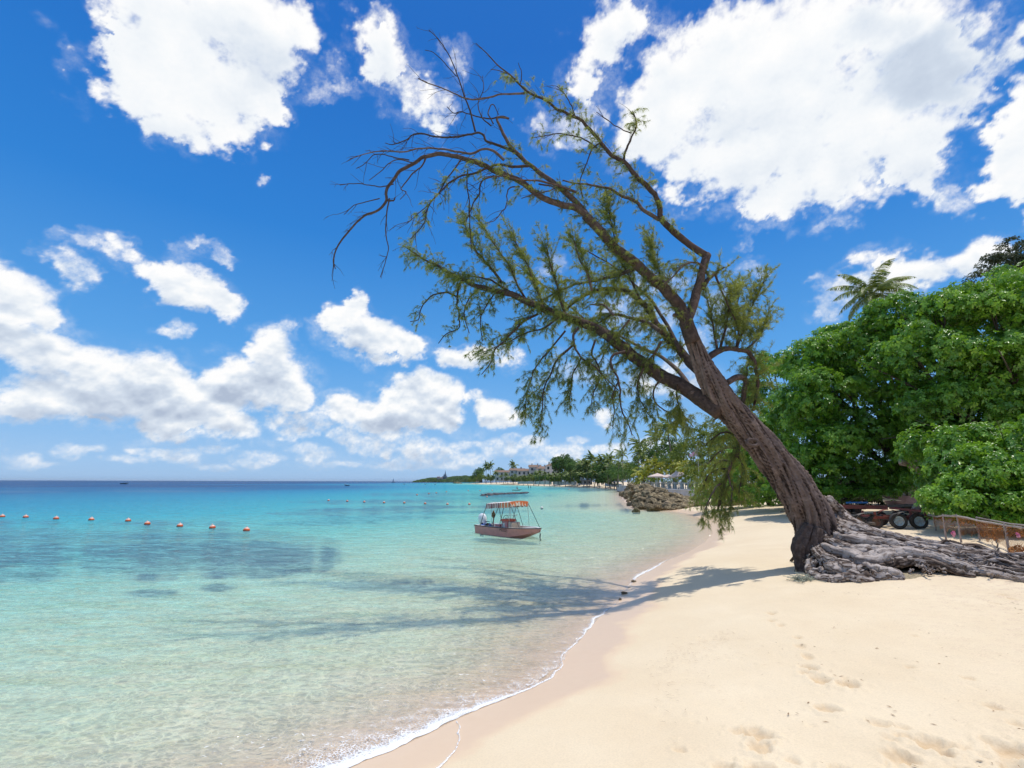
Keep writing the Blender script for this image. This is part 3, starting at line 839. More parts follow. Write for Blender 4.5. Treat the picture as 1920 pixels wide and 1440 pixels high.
def build_leaning_tree():
    rng = np.random.default_rng(11)
    base = hit(1512, 1068)
    root = empty('leaning_beach_tree', base)
    tag(root, 'big feathery tree leaning over the water from a mass of bare roots', 'tree')
    L0 = np.array(base)
    Y0 = base.y
    def W(px, py, Y): 
        p = P(px, py, Y); return [p.x, p.y, p.z]
    wood = NB(); twig = NB(); leaf = NB()
    def ridges(s, a, r):
        tw = s * .55
        u = np.cos(a + tw); v = np.sin(a + tw)
        n1 = fbm(u * 2.6 + 5, v * 2.6, s * .9, oct=4, seed=3); n2 = fbm(u * 7, v * 7, s * 2.6, oct=3, seed=9)
        rid = 1 - np.abs(fbm(u * 4.0, v * 4.0 + 8, s * .8, oct=3, seed=15)) * 2.0
        return 1 + .13 * n1 + .09 * n2 + .20 * rid - .08
    def ridges_small(s, a, r):
        u = np.cos(a); v = np.sin(a)
        return 1 + .13 * fbm(u * 2, v * 2, s * 3, oct=3, seed=4)
    # ---- trunk
    ctl = [(1546,1080,38,0),(1538,1025,38,0),(1520,968,37.5,0),(1483,905,35.5,0),(1443,852,31,0),(1407,810,29,0),(1374,773,29.5,0),(1347,738,29,-.02),(1327,704,23,-.05),(1311,668,18,-.08),(1296,632,15,-.12),(1285,602,14,-.15)]
    rows = [W(x, y, Y0 + .15 + dy) + [r * .86 * mpp(Y0)] for x, y, r, dy in ctl]
    sp = spline(rows, 300)
    def crack(s, a):
        tw = s * .45; u = np.cos(a + tw); v = np.sin(a + tw)
        return fbm(u * 5.5, v * 5.5 + 4, s * .55, oct=3, gain=.5, seed=61)
    sl = np.concatenate([[0], np.cumsum(np.linalg.norm(np.diff(sp[:, :3], axis=0), axis=1))])
    aa = np.arange(128) * 2 * math.pi / 128
    cr = np.abs(crack(sl[:, None] * np.ones(128), aa[None, :] * np.ones(len(sl))[:, None]))
    vv = np.clip(.95 - 3.2 * (.22 - np.minimum(cr, .22)) / .22 * .28 + .0 * cr, .05, 1)
    vv = np.clip(sstep(.0, .20, cr) * .70 + .05, 0, 1)
    tube_np(wood, sp[:, :3], sp[:, 3], k=128, disp=lambda s_, a_, r_: ridges(s_, a_, r_) - .11 * (1 - sstep(.0, .16, np.abs(crack(s_, a_)))), val=np.concatenate([vv.ravel(), [.5, .5]]))
    # dark burl foot on the water side
    rows = [W(x, y, Y0 - .16) + [r * mpp(Y0)] for x, y, r in [(1518,985,10),(1510,1008,15),(1504,1026,16),(1506,1050,14),(1508,1085,13)]]
    sp = spline(rows, 60); tube_np(wood, sp[:, :3], sp[:, 3], k=40, disp=ridges)
    rows = [W(x, y, Y0 - .28) + [r * mpp(Y0)] for x, y, r in [(1532,990,9),(1528,1012,12),(1526,1036,13),(1530,1085,13)]]
    sp = spline(rows, 50); tube_np(wood, sp[:, :3], sp[:, 3], k=32, disp=ridges)
    # knot holes: raised collars on the camera side
    for (px, py, r) in [(1411,830,9)]:
        c = np.array(W(px, py, Y0 - .52 if px > 1340 else Y0 - .3))
        an = np.linspace(0, 2 * math.pi, 15)
        ring = np.stack([c[0] + np.cos(an) * r * mpp(Y0) * 1.1, c[1] + 0 * an + np.sin(an) * .02, c[2] + np.sin(an) * r * mpp(Y0) * .65], -1)
        tube_np(wood, ring, 3.2 * mpp(Y0), k=8, disp=ridges_small, capr=False)
    # ---- limbs: points, r0, r1 (px), Y offset start, end, foliage density, style
    LM = []
    def limb(pts, r0, r1, d0, d1, dens=0.0, f0=0.0, f1=1.0, style='mix', bare=0.0, k=10):
        n = len(pts); rows = []
        for i, (x, y) in enumerate(pts):
            t = i / (n - 1)
            rows.append(W(x, y, Y0 + d0 + (d1 - d0) * t) + [max((r0 + (r1 - r0) * t ** .85) * (.86 if r0 > 3 else 1) * mpp(Y0 + d0), .004)])
        m = max(8, int(n * 5)); sp = spline(rows, m)
        wig = np.stack([fbm(np.arange(m) * .33, np.full(m, i * 7.3 + len(LM)), oct=2, seed=i) for i in range(3)], -1)
        env = np.sin(np.linspace(0, math.pi, m))[:, None]
        sp[:, :3] += wig * env * np.minimum(.03, .012 + sp[:, 3:4] * .4)
        big = r0 >= 6
        tube_np(wood if r0 > 2.2 else twig, sp[:, :3], np.maximum(sp[:, 3], .0045), k=(20 if big else (8 if r0 > 2.2 else 5)), disp=ridges_small if r0 > 2.2 else None, val=rng.uniform(.3, .7))
        LM.append((sp, dens, f0, f1, style, bare))
    # main upper limb M and its long bare reach
    limb([(1300,640),(1290,612),(1280,588),(1272,571),(1247,546),(1217,517),(1188,492),(1155,467),(1126,433),(1097,404)], 15.5, 9.5, -.12, -.5, 16, .1, 1, 'tuft')
    limb([(1126,433),(1084,392),(1051,384),(1015,369),(979,343),(947,329),(918,316),(889,304),(867,296),(831,289),(802,293),(773,305),(744,329),(725,354),(725,376),(708,394),(683,405),(654,434),(633,462),(625,488),(629,504)], 8.5, 1.0, -.5, -1.2, 5, 0, .42, 'tuft', bare=1.6)
    limb([(1104,410),(1084,383),(1040,343),(1015,325),(979,296),(954,271),(940,242),(932,221),(954,222)], 8, 2.2, -.45, -.1, 6, 0, .7, 'tuft', bare=1.2)
    limb([(991,311),(960,312),(932,309),(889,325),(860,332),(838,347),(802,387),(795,419),(770,448)], 3.6, .9, -.5, -1.6, 4, .1, 1, 'tuft', bare=2.2)
    limb([(990,309),(965,286),(939,275),(911,264),(900,250),(853,257),(816,256),(779,250),(762,262),(736,271),(722,268)], 4.2, .9, -.3, .6, 0, bare=3)
    limb([(945,300),(925,283),(905,280),(880,288),(850,283),(815,278),(790,279),(750,285),(715,283),(690,287),(656,298)], 3.6, .9, -.4, -.9, 0, bare=3)
    limb([(891,246),(882,210),(871,181),(860,145),(846,112),(824,76),(804,56)], 2.2, .8, -.1, .2, 0, bare=1.5)
    limb([(856,143),(840,125),(824,109),(812,98),(797,94)], 1.1, .7, 0, .2, 0)
    limb([(983,175),(960,176),(939,177),(900,186),(867,183),(831,166),(802,156),(784,147)], 2.3, .9, -.3, -.9, 0, bare=1.5)
    limb([(954,222),(940,218),(916,222),(890,218),(865,210),(852,213),(838,200)], 2.0, .8, -.1, .5, 0, bare=1.5)
    limb([(921,236),(903,219),(896,195),(906,166),(905,142)], 1.6, .7, -.1, .3, 0, bare=1)
    limb([(925,232),(915,210),(925,196),(935,215)], 1.6, .9, -.1, .2, 0)
    limb([(1080,360),(1044,347),(1012,340),(975,338),(940,330),(905,335)], 3.2, 1.2, -.4, -1.4, 3, 0, 1, 'tuft', bare=1.5)
    limb([(926,330),(905,338),(898,362),(888,380),(880,400),(872,420)], 2.2, .8, -.6, -1.1, 2, .3, 1, 'tuft', bare=2)
    limb([(877,318),(875,345),(878,370),(881,395),(881,430),(884,470)], 1.7, .7, -.7, -1.0, 2, .3, 1, 'tuft', bare=1.5)
    limb([(1010,345),(1040,352),(1012,362),(990,368),(978,372)], 1.8, .8, -.6, -1, 0, bare=1)
    limb([(975,350),(955,352),(950,366),(949,384),(940,400),(926,414),(918,416)], 1.6, .7, -.7, -1.1, 1, .3, 1, 'tuft', bare=1)
    limb([(865,298),(850,320),(832,345),(815,372),(790,395),(762,420)], 1.8, .7, -.9, -1.5, 1, .3, 1, 'tuft', bare=2)
    limb([(800,294),(790,312),(765,335),(752,355),(762,360),(750,374)], 1.9, .7, -1, -1.3, 0, bare=1.5)
    limb([(725,376),(738,376),(741,370)], 2.0, 1.2, -1.1, -1.1, 0)
    limb([(730,372),(726,400),(724,440),(727,475),(713,520)], 1.7, .7, -1.1, -1.3, 0, bare=1)
    limb([(738,345),(715,350),(690,346),(660,344),(637,347)], 1.3, .7, -1.1, -1.5, 0, bare=1.2)
    limb([(712,372),(690,378),(665,385),(645,402)], 1.2, .7, -1.1, -1.3, 0, bare=1)
    limb([(773,305),(742,300),(713,322),(692,338)], 1.3, .7, -1.0, -1.4, 0, bare=1)
    limb([(767,300),(745,296),(720,290),(700,292),(683,308),(668,316)], 1.4, .7, -1, -.6, 0, bare=1.2)
    # top limb T
    limb([(1288,608),(1292,592),(1305,554),(1315,517),(1326,477)], 11, 9.5, -.15, .1, 5, .2, 1, 'mix')
    limb([(1326,480),(1305,467),(1272,442),(1252,424),(1238,408),(1236,388),(1228,365),(1209,346),(1184,321),(1170,304),(1147,288),(1126,267),(1105,242),(1080,220),(1048,206),(1026,190),(994,174),(975,159),(957,141),(932,121),(914,101),(892,81)], 8.5, .9, .1, -.6, 9, .1, .86, 'tuft', bare=1.0)
    limb([(1236,412),(1205,392),(1188,375),(1163,365),(1134,352),(1105,346),(1080,344),(1055,338)], 5, 1.8, 0, .9, 9, .1, 1, 'tuft')
    limb([(1120,278),(1100,264),(1084,257),(1051,251),(1025,254),(1001,258)], 1.9, .8, -.2, .3, 3, .1, 1, 'tuft', bare=1)
    limb([(1170,304),(1172,284),(1182,262),(1191,243),(1192,225),(1186,208)], 2.6, 1.2, -.1, -.3, 9, .4, 1, 'tuft', bare=1)
    limb([(1184,250),(1160,240),(1140,225),(1118,210)], 1.3, .7, -.2, -.4, 0, bare=1)
    limb([(1080,222),(1072,200),(1062,180),(1045,162)], 1.6, .8, -.3, -.1, 3, .1, 1, 'tuft', bare=1)
    limb([(975,159),(978,138),(972,118)], 1.3, .7, -.5, -.5, 0)
    limb([(957,141),(940,134),(920,130)], 1.1, .7, -.5, -.7, 0)
    limb([(1126,267),(1110,280),(1098,310),(1088,340),(1092,370)], 1.8, .9, -.2, -.4, 4, .2, 1, 'tuft')
    limb([(1317,542),(1330,521),(1345,510),(1358,501)], 5.5, 2.2, -.05, .1, 0)
    limb([(1330,519),(1313,496),(1297,492),(1278,500),(1263,517),(1242,535)], 3.2, 1.4, 0, -.6, 8, .2, 1, 'mix')
    limb([(1340,512),(1350,540),(1365,570),(1378,600),(1390,640)], 2.4, 1.2, .1, .3, 12, .1, 1, 'up')
    limb([(1262,590),(1282,600),(1290,617)], 4.5, 6, -.1, -.1, 0)
    # right bough R, feathery and upright, with hanging ends
    limb([(1322,675),(1345,659),(1362,654),(1380,654),(1405,662),(1417,690),(1420,715),(1418,740),(1412,770)], 7.5, 2.6, .2, .9, 10, .1, 1, 'up')
    limb([(1350,655),(1358,620),(1366,585),(1370,550)], 3, 1, .4, .6, 11, .05, 1, 'up')
    limb([(1380,654),(1392,620),(1405,590),(1418,560),(1432,530)], 3, 1, .5, 1.0, 11, .05, 1, 'up')
    limb([(1345,655),(1338,620),(1332,585),(1325,560)], 2.5, 1, .3, .2, 10, .05, 1, 'up')
    limb([(1395,658),(1420,635),(1436,605),(1443,575)], 2.5, .8, .7, 1.4, 10, .05, 1, 'up')
    limb([(1380,655),(1385,620),(1382,580),(1388,545)], 2.5, .8, .7, 1.6, 10, .05, 1, 'up')
    limb([(1362,718),(1384,707),(1397,712),(1395,735),(1393,760),(1388,800),(1382,847),(1371,870),(1361,900),(1352,930),(1345,960)], 7, 2.6, .5, 1.6, 9, .1, 1, 'weep')
    limb([(1397,712),(1402,690),(1408,660)], 2, 1.2, .7, 1.0, 8, .1, 1, 'weep')
    for (a, b, c_) in [((1384,820),(1350,812),(1322,835)), ((1380,840),(1345,850),(1315,885)), ((1366,880),(1330,890),(1312,925)), ((1356,905),(1335,925),(1322,955)), ((1388,800),(1360,780),(1330,790)), ((1350,930),(1352,950),(1350,975)), ((1380,846),(1392,880),(1385,925)), ((1372,866),(1340,872),(1328,905)), ((1365,890),(1372,920),(1370,950))]:
        limb([a, ((a[0] + b[0]) / 2, (a[1] + b[1]) / 2 - 5), b, c_], 2.4, .9, 1.3, 1.3 + rng.uniform(-.6, 1.6), 7.5, .0, 1, 'weep')
    # middle limb K
    limb([(1322,705),(1297,683),(1276,658),(1247,629),(1226,600),(1213,575),(1180,550),(1147,542),(1125,542),(1105,550),(1084,562),(1060,582),(1040,600)], 12, 2.2, .2, 4.2, 13, .1, 1, 'mix')
    limb([(1188,504),(1170,512),(1154,517),(1119,525),(1084,533),(1049,545),(1017,562),(990,575)], 5.2, 1.6, -.1, 3.4, 13, .1, 1, 'mix')
    limb([(1240,622),(1207,603),(1177,595),(1148,590),(1128,603),(1105,612)], 5.5, 1.8, .6, 3.6, 12, .1, 1, 'mix')
    limb([(1150,590),(1140,580),(1131,573),(1107,571)], 3.2, 1.8, 1.2, 1.8, 8, .1, 1, 'mix')
    limb([(1200,560),(1180,520),(1160,480),(1150,440),(1143,400),(1140,375)], 2.2, 1, .4, .6, 11, .1, 1, 'up')
    limb([(1262,560),(1240,520),(1225,480),(1222,440)], 2.2, 1, .2, .8, 12, .1, 1, 'up')
    # left lower limb L
    limb([(1350,772),(1322,752),(1300,738),(1270,720),(1240,704),(1207,682),(1172,656),(1142,632),(1113,615),(1075,599),(1040,586),(1002,571),(965,554),(930,546),(892,536),(871,525),(851,516),(833,508),(822,498),(798,488),(775,473),(755,460)], 20, 1.3, .1, 5.0, 15, .16, .97, 'mix', bare=.5)
    limb([(965,554),(944,539),(915,524),(897,519),(871,520),(850,530)], 3.4, 1.2, 3.3, 4.6, 9, .1, 1, 'mix')
    limb([(941,530),(927,510),(909,490),(892,466),(880,440),(868,415)], 3, 1, 3.5, 4.2, 11, .1, 1, 'up')
    limb([(985,560),(968,530),(955,500),(935,470),(915,440),(897,410)], 2.5, .9, 3.2, 3.6, 9, .2, 1, 'up')
    limb([(1020,575),(1005,540),(990,500),(975,470),(958,440)], 2.5, .9, 2.9, 3.0, 11, .1, 1, 'up')
    limb([(1060,590),(1050,560),(1040,520),(1030,490),(1025,465)], 2.5, .9, 2.5, 1.9, 13, .1, 1, 'up')
    limb([(1110,545),(1100,510),(1085,480),(1078,455)], 2.5, .9, 1.0, .4, 14, .1, 1, 'up')
    limb([(865,527),(857,551),(858,574),(862,603),(860,615),(836,627),(822,644)], 2.2, .8, 4.2, 4.0, 7, .1, .9, 'tuft')
    limb([(857,556),(839,549),(816,551),(798,565),(788,583),(784,599),(769,603)], 2, .8, 4.2, 4.4, 8, .1, .9, 'tuft')
    limb([(1008,589),(982,603),(950,635),(927,656),(921,679),(903,702)], 2.6, .8, 2.8, 2.2, 10, .0, .8, 'mix')
    limb([(1050,592),(1020,615),(985,625),(955,640),(930,650),(895,665)], 2.2, .8, 2.4, 3.8, 10, .0, 1, 'mix')
    limb([(900,538),(880,560),(870,590),(880,625)], 1.8, .8, 3.8, 4.0, 9, .1, 1, 'tuft')
    limb([(930,546),(915,570),(900,600),(905,640)], 1.8, .8, 3.5, 3.0, 9, .1, 1, 'mix')
    limb([(1084,615),(1075,630),(1078,650),(1090,670),(1116,688),(1134,708),(1160,732)], 3, 1, 1.3, .8, 9, .2, 1, 'weep')
    limb([(1172,659),(1148,667),(1147,688),(1160,714),(1163,740),(1166,770),(1180,799),(1185,816)], 3.4, 1, .9, .4, 5, .2, 1, 'weep', bare=1)
    limb([(1160,714),(1150,740),(1152,775),(1148,800)], 1.6, .8, .7, .5, 6, .2, 1, 'weep')
    limb([(1116,638),(1110,662),(1118,680),(1128,700),(1150,735)], 2.4, .9, 1.1, 1.6, 9, .2, 1, 'weep')
    limb([(1075,647),(1049,670),(1032,702),(1020,732),(1017,761),(1014,800)], 2.4, .9, 1.3, 1.0, 12, .1, 1, 'weep')
    limb([(1060,620),(1035,650),(1005,690),(990,730),(983,780)], 2.2, .8, 1.5, 2.0, 11, .1, 1, 'weep')
    limb([(1090,670),(1075,700),(1070,730),(1068,765)], 2, .8, 1.2, 1.4, 12, .1, 1, 'weep')
    limb([(1130,700),(1115,730),(1108,765)], 2, .8, 1.0, 1.3, 11, .1, 1, 'weep')
    limb([(1207,690),(1195,720),(1200,750),(1215,775),(1230,790)], 2, .8, .6, 1.4, 10, .1, 1, 'weep')
    limb([(1240,708),(1225,735),(1235,760),(1262,778),(1290,790)], 2.2, .9, .4, 1.8, 12, .1, 1, 'weep')
    limb([(1270,722),(1270,750),(1280,775),(1300,800)], 2.2, .9, .5, 1.9, 12, .1, 1, 'weep')
    limb([(1240,640),(1225,665),(1205,690),(1190,720)], 2.6, .9, .7, 1.6, 12, .1, 1, 'weep')
    limb([(1180,600),(1160,625),(1140,650),(1120,690)], 2.4, .9, 1.0, 2.4, 11, .1, 1, 'weep')
    # further boughs reaching back over the water (their shade lies on the sea)
    limb([(1300,738),(1275,700),(1240,670),(1200,650),(1150,625),(1100,600),(1050,560),(1000,520),(960,490)], 6, 1.2, .4, 8.0, 8, .25, 1, 'mix')
    limb([(1276,658),(1240,590),(1200,540),(1150,500),(1100,470),(1060,450)], 5, 1.2, .4, 6.2, 8, .25, 1, 'mix')
    # ---- twigs and needles
    def grow(sp, dens, f0, f1, style, bare):
        p = sp[:, :3]; n = len(p)
        seg = np.linalg.norm(np.diff(p, axis=0), axis=1); length = seg.sum()
        tang = np.gradient(p, axis=0); tang /= np.linalg.norm(tang, axis=1)[:, None]
        cnt = int(dens * length * (f1 - f0)) + (1 if dens else 0)
        for q in range(cnt):
            t = f0 + (f1 - f0) * rng.random(); i = int(t * (n - 1)); r = rng.normal(size=3)
            tg = tang[i]
            if style == 'tuft':
                L = rng.uniform(.15, .55); d = tg * .5 + r * .55 + np.array([-.1, 0, .15]); g = .5; nn = 6
            elif style == 'up':
                L = rng.uniform(.35, 1.0); d = tg * .8 + r * .35 + np.array([0, 0, .8]); g = .35; nn = 6
            elif style == 'weep':
                L = rng.uniform(.25, .75); d = tg * .3 + r * .45 + np.array([-.15, 0, -.2]); g = 1.3; nn = 6
            else:
                L = rng.uniform(.25, .85); d = tg * .35 + r * .6 + np.array([-.15, 0, .35]); g = 1.25; nn = 6
            d /= np.linalg.norm(d)
            m = 9; st = L / (m - 1); pts = [p[i]]; dd = d.copy()
            for k in range(m - 1):
                dd = dd + np.array([-.03, 0, -g / (m - 1) * (.5 + k / m)]) + rng.normal(size=3) * .09; dd /= np.linalg.norm(dd)
                pts.append(pts[-1] + dd * st)
            pts = np.array(pts)
            tube_np(twig, pts, np.linspace(.0055, .0022, m), k=3, val=rng.uniform(.2, .8), capr=False)
            yel = np.clip(rng.random() ** 1.5 * .8 + .25 * (style == 'tuft') - .15 * (style == 'weep'), 0, 1)
            def tufts(pts, L, per):
                mm = len(pts); K = int(L * per) + 2
                tt = rng.uniform(.1, 1.0, K) ** .75 * (mm - 1.001); ii = tt.astype(int); fr = (tt - ii)[:, None]
                bp_ = pts[ii] * (1 - fr) + pts[ii + 1] * fr
                td = pts[ii + 1] - pts[ii]; td /= np.linalg.norm(td, axis=1)[:, None]
                cd = td * .7 + rng.normal(size=td.shape) * .55 + np.array([0, 0, -.2 if style != 'up' else .25])
                n2 = 8
                P0 = np.repeat(bp_, n2, axis=0) + rng.normal(size=(K * n2, 3)) * .008
                D = np.repeat(cd, n2, axis=0) + rng.normal(size=(K * n2, 3)) * .42
                vv = np.clip(np.repeat(rng.normal(size=K) * .16, n2) + .15 + .6 * yel, 0, 1)
                needles(leaf, P0, D, rng, length=(.05, .155), width=.0050, droop=.55 if style != 'up' else .05, val=(.1 + .4 * yel, .35 + .6 * yel))
            tufts(pts, L, 15)
            for q3 in range(int(L * 5)):
                j = rng.integers(1, m - 1); d3 = (pts[j + 1] - pts[j]) / st * .7 + rng.normal(size=3) * .6; d3 /= np.linalg.norm(d3); L3 = rng.uniform(.08, .28); c = [pts[j]]
                for k in range(4):
                    d3 = d3 + np.array([-.03, 0, -.16 * g]) + rng.normal(size=3) * .10; d3 /= np.linalg.norm(d3); c.append(c[-1] + d3 * L3 / 4)
                c = np.array(c); tube_np(twig, c, np.linspace(.0034, .0018, 5), k=3, val=.5, capr=False); tufts(c, L3, 20)
        nb_ = int(bare * length * 2.2)
        for q in range(nb_):
            t = .2 + .8 * rng.random(); i = int(t * (n - 1)); tg = tang[i]; L = rng.uniform(.2, .75)
            d = tg * .8 + rng.normal(size=3) * .45; d /= np.linalg.norm(d); m = 7; pts = [p[i]]; g = rng.uniform(-.25, .7)
            for k in range(m - 1):
                d = d + np.array([-.03, 0, -g / m]) + rng.normal(size=3) * .14; d /= np.linalg.norm(d); pts.append(pts[-1] + d * L / (m - 1))
            pts = np.array(pts)
            tube_np(twig, pts, np.linspace(.0085, .0035, m), k=4, val=.5, capr=False)
            for q2 in range(rng.integers(0, 3)):
                j = rng.integers(1, m - 1); d2 = (pts[j + 1] - pts[j]); d2 = d2 / np.linalg.norm(d2) + rng.normal(size=3) * .5; d2 /= np.linalg.norm(d2)
                L2 = rng.uniform(.08, .3); c = [pts[j]]
                for k in range(4):
                    d2 = d2 + rng.normal(size=3) * .12; d2 /= np.linalg.norm(d2); c.append(c[-1] + d2 * L2 / 4)
                tube_np(twig, np.array(c), np.linspace(.005, .0028, 5), k=3, val=.5, capr=False)
    for sp, dens, f0, f1, style, bare in LM:
        grow(sp, dens * DENS, f0, f1, style, bare)
    wood.build('trunk', M_BARK, root, local=L0)
    twig.build('branches', M_TWIG, root, local=L0)
    leaf.build('foliage', M_NEEDLE, root, smooth=False, local=L0)
    # ---- root mass
    rt = NB(); rr = np.random.default_rng(5)
    def gnarl(s, a, r):
        u = np.cos(a + s * .7); v = np.sin(a + s * .7)
        return 1 + .26 * fbm(u * 1.3 + 3, v * 1.3, s * 1.5, oct=3, gain=.45, seed=6) + .22 * (1 - 2.4 * np.abs(fbm(u * 3.6, v * 3.6, s * .7, oct=3, gain=.55, seed=12)))
    def root_path(ctl, k=22, n=70, val=.5, amp=.05):
        sp = spline(ctl, n)
        sd_ = rr.integers(0, 1000)
        L = np.arange(n) / n * 7
        w = np.stack([fbm(L, np.full(n, i * 5.1), oct=4, gain=.6, seed=int(sd_)) for i in range(3)], -1)
        sp[:, :3] += w * amp
        tube_np(rt, sp[:, :3], np.maximum(sp[:, 3], .006), k=k, disp=gnarl, val=lambda s_, a_: np.clip(val - .30 + .75 * sstep(.02, .28, np.abs(fbm(np.cos(a_ + s_ * .7) * 3.6, np.sin(a_ + s_ * .7) * 3.6, s_ * .7, oct=3, gain=.55, seed=12))), 0, 1))
    FRX = np.array([1480, 1500, 1530, 1570, 1640, 1700, 1760, 1840, 1920, 2040]); FRY = np.array([1062, 1076, 1088, 1092, 1092, 1088, 1086, 1087, 1096, 1106.])
    TPX = np.array([1510, 1540, 1560, 1600, 1640, 1700, 1760, 1850, 1920, 2040]); TPY = np.array([1010, 968, 962, 984, 999, 1010, 1018, 1032, 1046, 1075.])
    YF = np.array([hit(x, y).y for x, y in zip(FRX, FRY)])
    def G(px, py, r=.08, dY=0.0):
        """point of the mass seen at (px,py); the higher on screen the further back"""
        yf = np.interp(px, FRX, FRY); Y = np.interp(px, FRX, YF) + .016 * (yf - py) + dY
        q = P(px, py, Y); z = max(q.z, ground_z(q.x, q.y) - .02)
        return [q.x, q.y, z, r]
    # continuous gnarled body
    nx, nt = 520, 170
    gx = np.linspace(1512, 2000, nx); tt = np.linspace(0, 1.35, nt)
    ybot = np.interp(gx, FRX, FRY) - 3; ytop = np.interp(gx, TPX, TPY) + 5
    Yf = np.interp(gx, FRX, YF)
    V = np.zeros((nx, nt, 3))
    for i in range(nx):
        back = sstep(1640, 1690, gx[i]) * .95 * sstep(1930, 1800, gx[i])
        for j, t in enumerate(tt):
            t1 = min(t, 1.0); py = ybot[i] + (ytop[i] - ybot[i]) * t1
            Y = Yf[i] + .14 + 1.35 * back * (1 - sstep(.36, .62, t1)) + .0165 * (ybot[i] - py)
            q = P(gx[i], py, Y)
            if t > 1: 
                e = (t - 1) / .35; q = Vector((q.x, q.y + e * .9, q.z * (1 - e) + .7 * e))
            V[i, j] = (q.x, q.y, q.z)
    XX, ZZ = V[..., 0], V[..., 2] * 1.0 + V[..., 1] * .6
    lx = XX + .25 * fbm(XX * 2, ZZ * 4, oct=2, seed=40)
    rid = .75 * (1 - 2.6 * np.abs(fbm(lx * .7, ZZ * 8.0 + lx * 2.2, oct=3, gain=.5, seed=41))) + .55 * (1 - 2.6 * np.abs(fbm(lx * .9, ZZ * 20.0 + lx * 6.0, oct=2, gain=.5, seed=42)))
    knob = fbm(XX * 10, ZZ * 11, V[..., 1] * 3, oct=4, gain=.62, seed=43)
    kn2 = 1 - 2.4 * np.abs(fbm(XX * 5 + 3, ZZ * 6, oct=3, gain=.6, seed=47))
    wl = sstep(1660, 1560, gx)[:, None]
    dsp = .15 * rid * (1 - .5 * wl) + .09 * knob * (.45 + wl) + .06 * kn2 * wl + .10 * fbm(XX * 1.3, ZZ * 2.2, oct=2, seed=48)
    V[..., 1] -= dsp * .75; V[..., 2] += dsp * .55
    ridge_val = np.clip(.22 + .60 * rid + .45 * knob + .12 * (1 - wl) , 0, 1)  # wood tone: ridges and knobs paler, grooves darker
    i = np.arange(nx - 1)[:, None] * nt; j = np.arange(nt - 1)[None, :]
    rt.add(V.reshape(-1, 3), np.stack([i + j, i + nt + j, i + nt + j + 1, i + j + 1], -1).reshape(-1, 4), ridge_val.ravel())
    # the big arched log at the front and its brown fellow under it
    root_path([G(1590,1040,.17,-.1),G(1625,1052,.15,-.1),G(1658,1044,.13,-.12),G(1700,1038,.115,-.15),G(1745,1043,.11,-.15),G(1785,1057,.10,-.12),G(1830,1068,.085,-.05),G(1890,1080,.07),G(1960,1094,.05)], k=40, n=150, val=.95, amp=.05)
    root_path([G(1620,1062,.13,-.02),G(1660,1058,.11),G(1705,1053,.10),G(1750,1059,.085),G(1790,1072,.07),G(1825,1082,.05)], k=30, n=90, val=.2, amp=.04)
    root_path([G(1560,1066,.15,-.08),G(1590,1074,.14,-.1),G(1622,1076,.12,-.1),G(1655,1080,.10,-.06),G(1690,1090,.06)], k=32, n=90, val=.6, amp=.06)
    root_path([G(1622,1060,.085,-.2),G(1646,1067,.085,-.2),G(1672,1074,.085,-.15),G(1693,1086,.055,-.05)], k=26, n=60, val=1.0, amp=.03)
    root_path([G(1519,1052,.07,-.05),G(1520,1068,.09,-.05),G(1535,1082,.11,-.02),G(1565,1088,.10,-.02),G(1605,1088,.085,-.02),G(1640,1090,.06)], k=26, n=90, val=.6, amp=.08)
    root_path([G(1560,972,.10),G(1590,986,.11,-.05),G(1625,999,.10,-.08),G(1665,1007,.09,-.08),G(1700,1013,.075),G(1770,1022,.05)], k=26, n=110, val=.75, amp=.06)
    root_path([G(1565,1003,.12,-.05),G(1605,1013,.12,-.08),G(1650,1019,.10,-.08),G(1700,1024,.08,-.05),G(1760,1030,.06),G(1830,1042,.05),G(1910,1054,.04)], k=30, n=130, val=.9, amp=.06)
    root_path([G(1550,1028,.12,-.05),G(1590,1034,.12,-.08),G(1630,1032,.10,-.08),G(1690,1031,.08,-.05),G(1760,1036,.06),G(1840,1052,.05)], k=30, n=130, val=.95, amp=.07)
    # thick roots leaving the side of the trunk
    for pts in [[(1548,935,.13,.15),(1572,958,.12,.02),(1605,984,.11,-.05),(1650,1002,.085,-.08),(1710,1014,.06,-.05)], [(1535,950,.15,.10),(1560,982,.14,-.02),(1592,1004,.12,-.08),(1640,1018,.09,-.10),(1700,1026,.07,-.08)],
                [(1522,975,.13,.0),(1545,1008,.13,-.06),(1580,1028,.12,-.10),(1630,1036,.10,-.10)], [(1515,1000,.10,.0),(1530,1030,.11,-.06),(1556,1052,.10,-.10),(1600,1062,.08,-.10)]]:
        root_path([(W(x, y, Y0 + d) + [r]) if i == 0 else G(x, y, r, d) for i, (x, y, r, d) in enumerate(pts)], k=34, n=120, val=.5, amp=.035)
    # long roots raking away to the right, weathered
    for i in range(96):
        x0 = rr.uniform(1580, 1770); b0 = rr.uniform(.50, 1.02); x1 = rr.uniform(1830, 2040); b1 = rr.uniform(-.02, 1.0) * .6 + b0 * .4
        r0 = rr.uniform(.022, .060); c = []; h0 = rr.uniform(-.10, .02)
        for t in np.linspace(0, 1, 6):
            x = x0 + (x1 - x0) * t; b_ = b0 + (b1 - b0) * max(0, (t - .35) / .65) ** 1.3
            yy = np.interp(x, FRX, FRY) + (np.interp(x, TPX, TPY) - np.interp(x, FRX, FRY)) * b_
            c.append(G(x + rr.normal() * 4, yy + rr.normal() * 2.5, r0 * (1 - .6 * t), h0 + rr.normal() * .03))
        root_path(c, k=14, n=60, val=rr.uniform(.05, 1), amp=.055)
